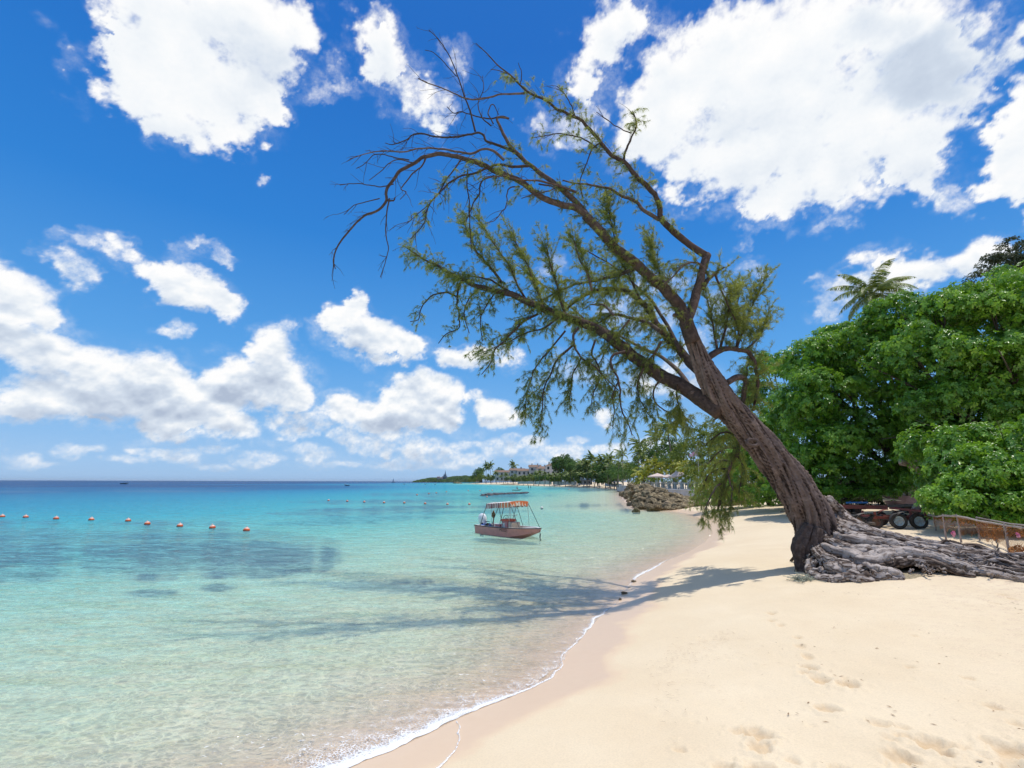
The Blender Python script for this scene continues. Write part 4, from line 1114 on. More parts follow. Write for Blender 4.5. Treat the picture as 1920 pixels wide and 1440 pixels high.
    for i in range(70):
        x0 = rr.uniform(1640, 1930); b_ = rr.uniform(.1, .95)
        yy = np.interp(x0, FRX, FRY) + (np.interp(x0, TPX, TPY) - np.interp(x0, FRX, FRY)) * b_
        c0 = G(x0, yy, rr.uniform(.010, .026), -.05); d = rr.normal(size=3); d[0] *= 1.6; d[2] = abs(d[2]) * .5; d /= np.linalg.norm(d); L = rr.uniform(.12, .42)
        c = [np.array(c0[:3]) + d * L * t for t in (0, .33, .66, 1)]
        root_path([[*q, c0[3] * (1 - .6 * j / 3)] for j, q in enumerate(c)], k=7, n=16, val=rr.uniform(.2, 1), amp=.05)
    # curled knobs on the crown of the roots
    for i in range(260):
        x0 = 1516 + rr.random() ** 1.1 * 130; b_ = rr.random()
        yy = np.interp(x0, FRX, FRY) + (np.interp(x0, TPX, TPY) + 8 - np.interp(x0, FRX, FRY)) * b_
        c0 = np.array(G(x0, yy, .05, -.04)[:3])
        d = rr.normal(size=3); d /= np.linalg.norm(d); ax = rr.normal(size=3); ax /= np.linalg.norm(ax)
        L = rr.uniform(.06, .20); c = [c0]
        for k in range(4):
            d = d + np.cross(ax, d) * .6; d /= np.linalg.norm(d); c.append(c[-1] + d * L / 4)
        r = rr.uniform(.016, .042)
        root_path([[*q, r * (1 - .12 * j)] for j, q in enumerate(c)], k=9, n=16, val=rr.random(), amp=.05)
    o = rt.build('roots', M_ROOT, root, local=L0)
    return root
DENS = 1.55
build_leaning_tree()
# ------------------------------------------------------------------ materials for things
M_PINK = simple('pink_hull_paint', (0.62, 0.25, 0.24), 0.38, 0.10, 2.0, dirt=(0.30, 0.16, 0.16), dirt_amt=0.35)
M_WHITE = simple('white_gelcoat', (0.72, 0.70, 0.66), 0.35, 0.06, 3.0, dirt=(0.45, 0.40, 0.34), dirt_amt=0.3)
M_COWL = simple('white_engine_cowling', (0.80, 0.80, 0.80), 0.25, 0.03, 3.0, coat=0.4)
M_BLACK = simple('black_rubber', (0.022, 0.022, 0.024), 0.7, 0.3, 10.0)
M_STEEL = simple('tube_steel', (0.45, 0.45, 0.44), 0.35, 0.1, 10.0, metal=0.8)
M_DSTEEL = simple('dark_tube', (0.03, 0.05, 0.055), 0.5, 0.2, 10.0)
M_CORAL = simple('coral_red_vinyl', (0.62, 0.13, 0.07), 0.5, 0.15, 6.0)
M_CREAM = simple('cream_panel', (0.55, 0.43, 0.32), 0.5, 0.1, 6.0)
M_BLUE = simple('blue_tarp', (0.02, 0.08, 0.30), 0.5, 0.4, 9.0)
M_BROWN = simple('brown_rope', (0.20, 0.11, 0.05), 0.8, 0.3, 20.0)
M_BUOY = simple('orange_buoy_plastic', (0.85, 0.13, 0.03), 0.40, 0.12, 4.0)
M_BUOYW = simple('pale_buoy_cap', (0.80, 0.52, 0.42), 0.45, 0.12, 4.0)
M_RUST = simple('rusty_red_steel', (0.24, 0.055, 0.040), 0.75, 0.35, 6.0, dirt=(0.10, 0.05, 0.03), dirt_amt=0.6)
M_GREYW = simple('weathered_timber', (0.14, 0.115, 0.095), 0.85, 0.3, 7.0, bump=0.4)
M_STICK = simple('bleached_sticks', (0.34, 0.28, 0.25), 0.85, 0.25, 12.0, bump=0.3)
M_BLUEP = simple('blue_board_paint', (0.01, 0.16, 0.42), 0.5, 0.2, 7.0, dirt=(0.1, 0.08, 0.07), dirt_amt=0.4)
M_TYRE = simple('worn_tyre_rubber', (0.030, 0.028, 0.027), 0.85, 0.3, 12.0, dirt=(0.14, 0.11, 0.08), dirt_amt=0.35, dirt_scale=6)
M_RIM = simple('pale_blue_rim', (0.42, 0.55, 0.62), 0.5, 0.1, 6.0, dirt=(0.25, 0.13, 0.06), dirt_amt=0.6, dirt_scale=8)
M_RIMR = simple('rusted_rim', (0.13, 0.07, 0.045), 0.8, 0.3, 6.0)
M_WALLW = simple('white_render', (0.50, 0.48, 0.46), 0.8, 0.08, 0.6, dirt=(0.36, 0.35, 0.36), dirt_amt=0.5, dirt_scale=1.2)
M_WALLG = simple('grey_white_retaining_wall', (0.44, 0.43, 0.44), 0.85, 0.1, 0.6, dirt=(0.28, 0.28, 0.30), dirt_amt=0.6, dirt_scale=1.0)
M_ROOF = simple('brown_shingle_roof', (0.23, 0.145, 0.10), 0.85, 0.25, 0.8)
M_ROOFR = simple('red_tile_roof', (0.48, 0.15, 0.08), 0.8, 0.2, 0.8)
M_GLASS = simple('dark_window_glass', (0.03, 0.04, 0.05), 0.12, 0.2, 1.0, spec=0.6)
M_SHADE = simple('pale_parasol_cloth', (0.66, 0.52, 0.45), 0.8, 0.06, 3.0)
M_FLAG = simple('pink_flag_cloth', (0.72, 0.28, 0.52), 0.8, 0.35, 3.5, dirt=(0.75, 0.70, 0.78), dirt_amt=0.9, dirt_scale=2.5)

def striped(name, a, b, scale, axis='X', w=0.5):
    m, nt, out = newmat(name)
    tc = nd(nt, 'ShaderNodeTexCoord'); sp = nd(nt, 'ShaderNodeSeparateXYZ'); nt.links.new(tc.outputs['Object'], sp.inputs[0])
    n = nd(nt, 'ShaderNodeTexNoise', i_Scale=5.0, i_Detail=4.0); nt.links.new(tc.outputs['Object'], n.inputs['Vector'])
    v = math_n(nt, 'ADD', math_n(nt, 'MULTIPLY', sp.outputs[axis], scale), math_n(nt, 'MULTIPLY', n.outputs['Fac'], 0.35))
    f = math_n(nt, 'LESS_THAN', math_n(nt, 'FRACT', v), w)
    c = mixc(nt, f, a, b)
    bs = nd(nt, 'ShaderNodeBsdfPrincipled', i_Roughness=0.8); nt.links.new(c, bs.inputs['Base Color']); nt.links.new(bs.outputs[0], out.inputs['Surface'])
    return m
M_CANT = striped('canopy_top_cloth', (0.86, 0.76, 0.72), (0.74, 0.35, 0.28), 1.1, 'Y', 0.14)
M_VAL1 = striped('valance_maroon_stripes', (0.78, 0.62, 0.56), (0.26, 0.055, 0.06), 7.0, 'X', 0.55)
M_VAL2 = striped('valance_orange_stripes', (0.80, 0.66, 0.52), (0.80, 0.20, 0.07), 4.2, 'X', 0.52)

def rot_z(a): return Matrix.Rotation(a, 3, 'Z')

# ------------------------------------------------------------------ the pink boat
def hull_geom(L, B, zs0, zs1, bow_over=.2, fine=.12):
    S = 26; st = []
    for i in range(S + 1):
        s = i / S
        b = B / 2 * (0.93 + .07 * min(s / .3, 1)) * (1 - max(0, (s - .55) / .45) ** 2.3 * (1 - fine))
        zs = zs0 + (zs1 - zs0) * s ** 2.2
        zk = -.16 + max(0, (s - .66) / .34) ** 1.35 * (zs1 * .92 + .16)
        zc = -.02 + max(0, (s - .5) / .5) ** 1.9 * (zs1 * .80)
        bc = b * (.90 - .30 * max(0, (s - .6) / .4) ** 1.2)
        x = s * L
        st.append((x, b, zs, bc, zc, zk))
    return st

def build_pink_boat():
    A = PZ(890.5, 999.0); Bp = PZ(986, 1011.5)
    hd = math.atan2(Bp.y - A.y, Bp.x - A.x)
    Lw = (Bp - A).length
    L = Lw / .86 * .925; B = 1.55
    fwd = Vector((math.cos(hd), math.sin(hd), 0)); port = Vector((-math.sin(hd), math.cos(hd), 0))
    o = A + port * (B / 2 * .86); o.z = 0
    root = empty('pink_boat', o, hd)
    tag(root, 'small pink open boat with white outboard and striped canopy, anchored in the turquoise shallows', 'boat')
    st = hull_geom(L, B, .43, .52)
    zdeck = .17
    h = MB(); v = []; f = []
    def ring(x, b, zs, bc, zc, zk):
        return [(x, b, zs), (x + .0, bc * 1.0 + .03, (zs + zc) * .5), (x, bc, zc), (x, bc * .62, zc * .6 + zk * .2), (x, bc * .45, zk * .6 + zc * .2), (x, 0, zk),
                (x, -bc * .45, zk * .6 + zc * .2), (x, -bc * .62, zc * .6 + zk * .2), (x, -bc, zc), (x, -bc - .03, (zs + zc) * .5), (x, -b, zs)]
    n = 11
    for s_ in st: v += ring(*s_)
    for i in range(len(st) - 1):
        for k in range(n - 1):
            f.append((i * n + k, (i + 1) * n + k, (i + 1) * n + k + 1, i * n + k + 1))
    f.append(tuple(range(n - 1, -1, -1))); f.append(tuple((len(st) - 1) * n + k for k in range(n)))
    h.add(v, f); h.build('hull', M_PINK, root, smooth=True)
    # rub rail, a black band under the gunwale
    r = MB()
    for sgn in (1, -1):
        r.tube([(x, sgn * (b + .008), zs - .012) for x, b, zs, *_ in st], .022, n=6)
    r.tube([(L + .005, y, st[-1][2] - .012) for y in (st[-1][1], 0, -st[-1][1])], .022, n=6)
    r.tube([(-.005, y, st[0][2] - .012) for y in (st[0][1], 0, -st[0][1])], .022, n=6)
    r.build('rub_rail', M_BLACK, root, smooth=True)
    # gunwale top and inner liner
    g = MB(); v = []; f = []
    for x, b, zs, *_ in st:
        xi = min(max(x, .12), L - .12); bi = max(b - .14, .02)
        zd = zdeck if x < L * .70 else zs - .03
        v += [(x, b, zs + .012), (xi, bi, zs + .012), (xi, bi, zd), (xi, 0, zd + .012), (xi, -bi, zd), (xi, -bi, zs + .012), (x, -b, zs + .012)]
    for i in range(len(st) - 1):
        for k in range(6):
            f.append((i * 7 + k, i * 7 + k + 1, (i + 1) * 7 + k + 1, (i + 1) * 7 + k))
    e = (len(st) - 1) * 7
    f += [(0, 6, 5, 1), (1, 5, 4, 3), (1, 3, 2), (e, e + 1, e + 5, e + 6)]
    g.add(v, f); g.build('deck', M_WHITE, root)
    # outboard
    ob = MB(); prof = [(0, -.02), (.19, -.02), (.24, .10), (.26, .28), (.24, .43), (.17, .54), (.07, .585), (0, .59)]
    rt = Matrix.Rotation(R(-14), 3, 'Y') @ Matrix.Diagonal(Vector((1.12, .82, 1.0)))
    ob.lathe(prof, (-.12, 0, .44), 24, rot=rt)
    cw = ob.build('engine_cowling', M_COWL, root, smooth=True)
    en = MB(); en.box((-.17, 0, .42), (.26, .20, .22)); en.box((-.22, 0, .10), (.16, .08, .55)); en.box((-.24, 0, -.22), (.30, .05, .10)); en.box((-.03, 0, .44), (.12, .34, .16)); en.tube([(-.05, 0, .55), (.25, .02, .60), (.42, .04, .57)], [.025, .022, .018], 8)
    en.build('engine_leg', M_BLACK, root, bevel=.01)
    # console and seats
    cx = L * .47
    c = MB(); c.box((cx, 0, zdeck + .30), (.50, .72, .56), taper=.88); c.build('console', M_PINK, root, bevel=.03)
    c = MB(); c.box((cx - .01, 0, zdeck + .62), (.56, .76, .10), taper=.85); c.build('console_cover', M_CORAL, root, bevel=.03)
    c = MB(); c.box((cx - .03, -.345, zdeck + .26), (.22, .02, .42)); c.build('console_door', M_WHITE, root)
    c = MB(); c.box((cx + .43, 0, zdeck + .27), (.30, .62, .52)); c.build('cream_seat_box', M_CREAM, root, bevel=.04)
    c = MB(); c.box((cx - .55, 0, zdeck + .19), (.38, .70, .36)); c.build('helm_seat', M_PINK, root, bevel=.03)
    w = MB()
    an = [2 * math.pi * i / 16 for i in range(17)]
    w.tube([(cx - .26 + .06 * math.sin(a), .17 * math.cos(a), zdeck + .70 + .15 * math.sin(a)) for a in an], .014, 6, cap=False)
    w.tube([(cx - .26, 0, zdeck + .70), (cx - .10, 0, zdeck + .58)], .02, 6)
    w.build('steering_wheel', M_BLACK, root, smooth=True)
    w = MB(); w.tube([(cx + .15, -.28, zdeck + .60), (cx + .10, -.28, zdeck + .86), (cx + .48, -.20, zdeck + .90), (cx + .60, .0, zdeck + .84), (cx + .48, .20, zdeck + .90), (cx + .10, .28, zdeck + .86), (cx + .15, .28, zdeck + .60)], .012, 6)
    w.build('grab_rail', M_STEEL, root, smooth=True)
    # gear in the stern
    t = MB(); t.sphere((.36, -.30, zdeck + .16), (.24, .22, .15), 14, 9, .25, 3); t.sphere((.28, .05, zdeck + .17), (.20, .24, .15), 14, 9, .25, 4); t.build('blue_tarp_bundle', M_BLUE, root)
    t = MB(); t.sphere((.62, -.25, zdeck + .17), (.18, .20, .17), 14, 9, .3, 5); t.build('black_bag', M_BLACK, root)
    t = MB(); t.sphere((.98, -.32, zdeck + .15), (.20, .18, .17), 14, 9, .3, 9); t.build('folded_blue_cover', M_BLUE, root)
    t = MB(); t.box((.86, -.05, zdeck + .36), (.05, .05, .72)); t.build('tow_post', M_CREAM, root)
    t = MB()
    rg = random.Random(2)
    for i in range(5):
        z = zdeck + .70 + .05 * i; q = .09 - .01 * abs(i - 2)
        t.tube([(.86 + q * math.cos(a + i), -.05 + q * math.sin(a + i) * .8, z + .03 * math.sin(2 * a)) for a in an], .028, 6, cap=False)
    t.sphere((.86, -.05, zdeck + .98), (.05, .05, .07), 8, 6, .2, 4)
    t.build('coiled_rope', M_BROWN, root, smooth=True)
    # canopy: bowed cloth on hoops
    x0, x1, hw = L * .22, L * .655, .66
    def top(x, y):
        u = (x - x0) / (x1 - x0)
        return 1.60 + .15 * u + .055 * (1 - (y / hw) ** 2) - .03 * math.sin(u * math.pi * 3) ** 2 * (1 - (y / hw) ** 2)
    nx, ny = 25, 13; v = []; f = []
    for layer in (0, -.012):
        for i in range(nx):
            for j in range(ny):
                x = x0 + (x1 - x0) * i / (nx - 1); y = -hw + 2 * hw * j / (ny - 1)
                v.append((x, y, top(x, y) + layer))
    N = nx * ny
    for i in range(nx - 1):
        for j in range(ny - 1):
            a = i * ny + j
            f.append((a, a + ny, a + ny + 1, a + 1)); f.append((N + a, N + a + 1, N + a + ny + 1, N + a + ny))
    cn = MB().add(v, f).build('canopy', M_CANT, root, smooth=True)
    def valance(xa, xb, y, mat, nm, end=False):
        m = MB(); n_ = 40; v = []; f = []
        for i in range(n_ + 1):
            u = i / n_
            if end: px_, py_ = xa, -hw + 2 * hw * u
            else: px_, py_ = xa + (xb - xa) * u, y
            zt = top(px_, py_); drop = .22 + .05 * abs(math.sin(u * math.pi * (5 if end else 6))); off = .02 * math.sin(u * 40)
            outx, outy = (0, math.copysign(1, y) if not end else 0)
            ex = (-1 if xa < (x0 + x1) / 2 else 1) if end else 0
            v += [(px_, py_ + outy * .004, zt + .004), (px_ + ex * (.03 + off), py_ + outy * (.03 + off), zt - drop)]
        for i in range(n_): f.append((2 * i, 2 * i + 2, 2 * i + 3, 2 * i + 1))
        m.add(v, f); ob_ = m.build(nm, mat, cn)
        so = ob_.modifiers.new('thick', 'SOLIDIFY'); so.thickness = .006
    xm = x0 + (x1 - x0) * .60
    valance(x0, xm, -hw, M_VAL1, 'valance'); valance(xm, x1, -hw, M_VAL2, 'valance'); valance(x0, x1, hw, M_VAL1, 'valance')
    valance(x0, x0, 0, M_VAL1, 'valance', True); valance(x1, x1, 0, M_VAL2, 'valance', True)
    fr = MB(); ds = MB()
    yb = B / 2 - .07
    for s in (-1, 1):
        for (xa, xb, mb) in [(x0 + .02, L * .045 + .28, fr), (x0 + .45, L * .33, fr), (L * .47, L * .33, ds), (L * .44, L * .55, ds), (x1 - .03, L * .84, ds), (x1 - .05, L * .66, fr), (x0 + .02, L * .12, ds)]:
            za = top(xa, s * hw) - .02
            mb.tube([(xa, s * (hw - .03), za), ((xa + xb) / 2, s * (hw * .5 + yb * .5), (za + .45) / 2), (xb, s * yb, .45)], .012 if mb is fr else .014, 6)
    for xa in (x0 + .02, L * .45, x1 - .04):
        fr.tube([(xa, -hw + .02, top(xa, -hw) - .02), (xa, 0, top(xa, 0) - .02), (xa, hw - .02, top(xa, hw) - .02)], .014, 6)
    fr.build('canopy_hoops', M_STEEL, root, smooth=True); ds.build('canopy_struts', M_DSTEEL, root, smooth=True)
    # registration number on the side
    cu = bpy.data.curves.new('reg', 'FONT'); cu.body = 'M0252'; cu.size = .20; cu.extrude = .002; cu.align_x = 'CENTER'
    tmp = bpy.data.objects.new('reg_tmp', cu); col.objects.link(tmp)
    dg = bpy.context.evaluated_depsgraph_get(); me = bpy.data.meshes.new_from_object(tmp.evaluated_get(dg)); bpy.data.objects.remove(tmp)
    me.name = 'registration_number'; me.materials.clear(); me.materials.append(M_BLACK)
    t = bpy.data.objects.new('registration_number', me); col.objects.link(t); t.parent = root
    i = int(.60 * 26); x, b, zs, bc, zc, zk = st[i]
    ang = math.atan2((bc + .03) - b, (zs - zc) * .5)
    t.location = (x, -b - .05, zs - .19); t.rotation_euler = (R(90) + ang * .6, 0, R(2.0))
    # anchor line
    l = MB(); l.tube([(L - .02, 0, .40), (L + .03, 0, .25), (L + .02, -.02, .05), (L + .02, -.04, -.25)], .012, 5); l.tube([(L + .02, -.01, .32), (L + .14, -.12, .16), (L + .30, -.26, -.05)], .009, 5); l.sphere((L + .31, -.26, 0.0), .035, 8, 6); l.tube([(L + .03, 0, .26), (L + .02, -.02, .06)], .03, 6)
    l.build('mooring_line', M_BLACK, root, smooth=True)
    return root
build_pink_boat()

# ------------------------------------------------------------------ buoys
def build_buoys():
    def proto(loc, r=.17):
        e = empty('marker_buoy', loc)
        m = MB(); m.lathe([(0, -r * .9), (r * .6, -r * .75), (r * .97, -r * .25), (r, 0), (r * .97, .25 * r), (r * .80, .58 * r)], n=18); m.build('float', M_BUOY, e, smooth=True)
        m = MB(); m.lathe([(r * .80, .58 * r), (r * .6, .8 * r), (r * .3, .96 * r), (r * .18, 1.0 * r), (r * .18, 1.25 * r), (r * .09, 1.32 * r), (0, 1.33 * r)], n=18); m.build('cap', M_BUOYW, e, smooth=True)
        m = MB(); m.lathe([(r * 1.0, -.07 * r), (r * 1.05, 0), (r * 1.0, .07 * r)], n=18); m.build('waterline_band', M_BLACK, e, smooth=True)
        return e
    P0 = None
    def place(px, py, scale, label, group):
        nonlocal P0
        p = PZ(px, py)
        if P0 is None: e = P0 = proto((0, 0, 0))
        else:
            e = P0.copy(); col.objects.link(e)
            for ch in P0.children:
                c = ch.copy(); col.objects.link(c); c.parent = e
        e.location = (p.x, p.y, .03); e.scale = (scale,) * 3; e.rotation_euler = (R(((px * 7) % 17) - 8), R(((px * 5) % 13) - 6), 0)
        tag(e, label, 'buoy', group)
    near = [(4,969.5),(48,970.5),(105,973.5),(171,975.5),(240,977.5),(276,983.5),(337,987.5),(398,990.5),(462,995.5)]
    words = ['cut by the left edge of the photo', 'second from the left edge', 'third from the left edge', 'fourth from the left edge', 'fifth from the left, just before the close pair partner', 'sixth from the left, close to the fifth', 'third from the right end', 'second from the right end', 'nearest the camera at the right end']
    for (x, y), w in zip(near, words):
        place(x, y, 1.0 + (y - 968) * .002, 'orange buoy of the near line, ' + w, 'orange buoys of the near swimming line')
    far = [(616,938.8),(651,940.3),(683,941.8),(720,943),(758,943.5),(797,944.8),(839,946),(880,946)]
    ordn = ['first', 'second', 'third', 'fourth', 'fifth', 'sixth', 'seventh', 'eighth']
    for (x, y), w in zip(far, ordn):
        place(x, y, .95, 'small orange buoy, %s from the left in the middle line left of the boat' % w, 'orange buoys of the middle swimming line')
    vf = [(782,928.5),(804,926.3),(818,924.5),(837,922.5),(878,920.3),(900,920.3),(923,919.8)]
    for (x, y), w in zip(vf, ordn):
        place(x, y, 1.15, 'tiny distant orange buoy, %s from the left in the farthest line' % w, 'orange buoys of the far swimming line')
    place(913, 932, 1.0, 'lone small orange buoy just above the striped boat canopy, left of the reef', 'lone orange buoys')
    place(1067, 917.8, 1.2, 'lone orange buoy before the far beach, right of the reef', 'lone orange buoys')
    place(958, 912.5, 1.3, 'lone tiny orange buoy left of the far skiff, close to the beach', 'lone orange buoys')
    p = PZ(1016, 953.3)
    e = empty('mooring_buoy', (p.x, p.y, .03))
    m = MB(); r = .17; m.lathe([(r * .95, .1 * r), (r * .85, .5 * r), (r * .5, .85 * r), (r * .15, 1.0 * r), (r * .15, 1.2 * r), (0, 1.22 * r)], n=16); m.build('white_cap', M_WHITE, e, smooth=True)
    m = MB(); m.lathe([(0, -r), (r * .6, -r * .8), (r, -.1 * r), (r * .95, .1 * r)], n=16); m.build('dark_float', M_BLACK, e, smooth=True)
    tag(e, 'white topped dark mooring buoy floating right of the pink boat', 'buoy')
build_buoys()

# ------------------------------------------------------------------ far boats
def small_hull(name, p, heading, L, B, hgt, mat, label, cat='boat', extra=None):
    e = empty(name, (p.x, p.y, 0), heading)
    st = hull_geom(L, B, hgt, hgt * 1.45, fine=.05)
    h = MB(); v = []; f = []; n = 5
    for x, b, zs, bc, zc, zk in st:
        v += [(x - L / 2, b, zs), (x - L / 2, bc * .9, zc), (x - L / 2, 0, zk), (x - L / 2, -bc * .9, zc), (x - L / 2, -b, zs)]
    for i in range(len(st) - 1):
        for k in range(n - 1): f.append((i * n + k, (i + 1) * n + k, (i + 1) * n + k + 1, i * n + k + 1))
    f.append((4, 3, 2, 1, 0)); e_ = (len(st) - 1) * n; f.append(tuple(e_ + k for k in range(5)))
    h.add(v, f).build('hull', mat, e, smooth=True)
    d = MB(); v = []; f = []
    for x, b, zs, *_ in st: v += [(x - L / 2, b * .98, zs), (x - L / 2, max(b - .1, .01), zs - .02), (x - L / 2, max(b - .12, .01), zs * .45), (x - L / 2, -max(b - .12, .01), zs * .45), (x - L / 2, -max(b - .1, .01), zs - .02), (x - L / 2, -b * .98, zs)]
    for i in range(len(st) - 1):
        for k in range(5): f.append((i * 6 + k, i * 6 + k + 1, (i + 1) * 6 + k + 1, (i + 1) * 6 + k))
    d.add(v, f).build('deck', M_WHITE, e)
    for t in (-.25, .1):
        s = MB(); s.box((t * L, 0, hgt * .75), (.22, B * .8, .05)); s.build('thwart', M_GREYW, e)
    tag(e, label, cat)
    return e
M_DARKHULL = simple('dark_hull_paint', (0.04, 0.05, 0.045), 0.5, 0.2, 2.0)
M_NAVY = simple('navy_hull_paint', (0.03, 0.06, 0.11), 0.5, 0.2, 2.0)
M_SEAG = simple('pale_green_hull', (0.35, 0.45, 0.40), 0.5, 0.1, 2.0)
small_hull('fishing_boat', PZ(234, 907.4), R(4), 6.6, 1.9, .75, M_DARKHULL, 'long low dark open boat far out near the horizon on the left')
small_hull('motor_skiff', PZ(650, 910.8), R(170), 3.4, 1.5, .55, M_NAVY, 'small dark skiff far out in the middle of the bay')
for px, py, w in [(758, 908.2, 'leftmost of three'), (798, 908.4, 'middle one of three'), (816, 908.4, 'rightmost of three')]:
    small_hull('white_dinghy', PZ(px, py), R(10 + px % 30), 2.6, 1.3, .55, M_WHITE, 'tiny white dinghy off the headland, ' + w)
# far sailing boat near the horizon
def far_sail():
    p = PZ(738, 904.6)
    s = p.y / 900.0
    e = small_hull('sailing_boat', p, R(30), 7 * s, 2.2 * s, .9 * s, M_NAVY, 'tiny blue grey sailing boat on the horizon left of the headland')
    m = MB(); m.tube([(0, 0, .5 * s), (0, 0, 7.5 * s)], .09 * s, 6); m.build('mast', M_GREYW, e)
    m = MB(); m.add([(-.1 * s, .02, 1.2 * s), (-2.8 * s, .12 * s, 1.3 * s), (-.1 * s, .02, 7.2 * s), (-.1 * s, -.05 * s, 1.2 * s), (-2.8 * s, .06 * s, 1.3 * s), (-.1 * s, -.05 * s, 7.2 * s)], [(0, 1, 2), (5, 4, 3), (0, 3, 4, 1), (1, 4, 5, 2), (2, 5, 3, 0)])
    m.build('sail', simple('sail_cloth', (0.35, 0.42, 0.50), 0.8), e)
far_sail()

# ------------------------------------------------------------------ people
def make_person(loc, rz, joints, clothes, label, hair=(0.02, 0.015, 0.012), skin=(0.16, 0.08, 0.05)):
    """one continuous skinned body; joints: dict of points"""
    e = empty('person', loc, rz)
    J = joints
    names = ['pelvis', 'waist', 'chest', 'neck', 'head', 'crown', 'shL', 'elL', 'wrL', 'haL', 'shR', 'elR', 'wrR', 'haR', 'hiL', 'knL', 'anL', 'toL', 'hiR', 'knR', 'anR', 'toR']
    rad = dict(pelvis=.13, waist=.115, chest=.14, neck=.055, head=.088, crown=.075, shL=.06, elL=.042, wrL=.03, haL=.032, shR=.06, elR=.042, wrR=.03, haR=.032, hiL=.085, knL=.058, anL=.04, toL=.035, hiR=.085, knR=.058, anR=.04, toR=.035)
    ed = [('pelvis', 'waist'), ('waist', 'chest'), ('chest', 'neck'), ('neck', 'head'), ('head', 'crown'), ('chest', 'shL'), ('shL', 'elL'), ('elL', 'wrL'), ('wrL', 'haL'), ('chest', 'shR'), ('shR', 'elR'), ('elR', 'wrR'), ('wrR', 'haR'),
          ('pelvis', 'hiL'), ('hiL', 'knL'), ('knL', 'anL'), ('anL', 'toL'), ('pelvis', 'hiR'), ('hiR', 'knR'), ('knR', 'anR'), ('anR', 'toR')]
    me = bpy.data.meshes.new('body'); idx = {n: i for i, n in enumerate(names)}
    me.from_pydata([J[n] for n in names], [(idx[a], idx[b]) for a, b in ed], [])
    o = bpy.data.objects.new('body', me); col.objects.link(o)
    sk = o.modifiers.new('skin', 'SKIN')
    for n in names:
        d = me.skin_vertices[0].data[idx[n]]; d.radius = (rad[n], rad[n]); d.use_root = (n == 'pelvis')
    su = o.modifiers.new('sub', 'SUBSURF'); su.levels = 1; su.render_levels = 1
    dg = bpy.context.evaluated_depsgraph_get(); m2 = bpy.data.meshes.new_from_object(o.evaluated_get(dg))
    bpy.data.objects.remove(o)
    m2.name = 'body'; m2.materials.clear(); m2.materials.append(simple('skin', skin, 0.6, 0.05))
    for c in clothes: m2.materials.append(c[1])
    for p in m2.polygons:
        p.use_smooth = True; z = p.center
        for k, (fn, _m) in enumerate(clothes):
            if fn(z): p.material_index = k + 1
    b = bpy.data.objects.new('body', m2); col.objects.link(b); b.parent = e
    hd = Vector(J['head']); cr = Vector(J['crown'])
    m = MB(); m.sphere((hd + cr) / 2 + Vector((-.02, 0, .035)), (.10, .092, .10), 12, 8, .08, 3); m.build('hair', simple('hair', hair, 0.8), e, smooth=True)
    tag(e, label, 'person')
    return e

def far_skiff():
    p = PZ(969.5, 919.8)
    e = small_hull('rowing_skiff', p, R(-6), 3.0, 1.25, .30, M_SEAG, 'flat pale green skiff carrying a person, just behind the reef')
    J = dict(pelvis=(0, 0, .62), waist=(.02, 0, .78), chest=(.05, 0, .98), neck=(.08, 0, 1.14), head=(.12, 0, 1.25), crown=(.12, 0, 1.34),
             shL=(.05, .18, 1.05), elL=(.14, .24, .84), wrL=(.32, .18, .78), haL=(.38, .16, .77), shR=(.05, -.18, 1.05), elR=(.10, -.26, .82), wrR=(.28, -.22, .72), haR=(.35, -.20, .70),
             hiL=(.02, .10, .56), knL=(.38, .16, .58), anL=(.40, .16, .20), toL=(.52, .16, .17), hiR=(.02, -.10, .56), knR=(.38, -.16, .58), anR=(.42, -.16, .20), toR=(.54, -.16, .17))
    dark = simple('dark_shirt', (0.03, 0.03, 0.04), 0.8); red = simple('red_shorts', (0.40, 0.04, 0.03), 0.8)
    b = MB()
    make_person((p.x - .1, p.y, .02), R(-6), J, [(lambda c: .72 < c.z < 1.10 and abs(c.y) < .24, dark), (lambda c: .48 < c.z <= .74 and c.x < .40, red)], 'person in dark shirt and red shorts sitting in the far green skiff')
far_skiff()
# two dark mooring posts standing in the water by the far beach
for k, (px, w) in enumerate([(991, 'left one of the pair'), (995, 'right one of the pair')]):
    p = PZ(px, 915.2); m = MB(); m.tube([(0, 0, -2.5), (0, 0, .3), (.02, 0, 1.0), (.02, 0, 1.15)], [.14, .13, .12, .09], 10); m.tube([(0, 0, .8), (0, 0, .86)], [.16, .16], 10)
    o = m.build('mooring_post', M_DARKHULL, None); o.location = (p.x, p.y, 0)
    tag(o, 'thin dark post standing in the sea before the far beach, ' + w, 'post', 'mooring posts')

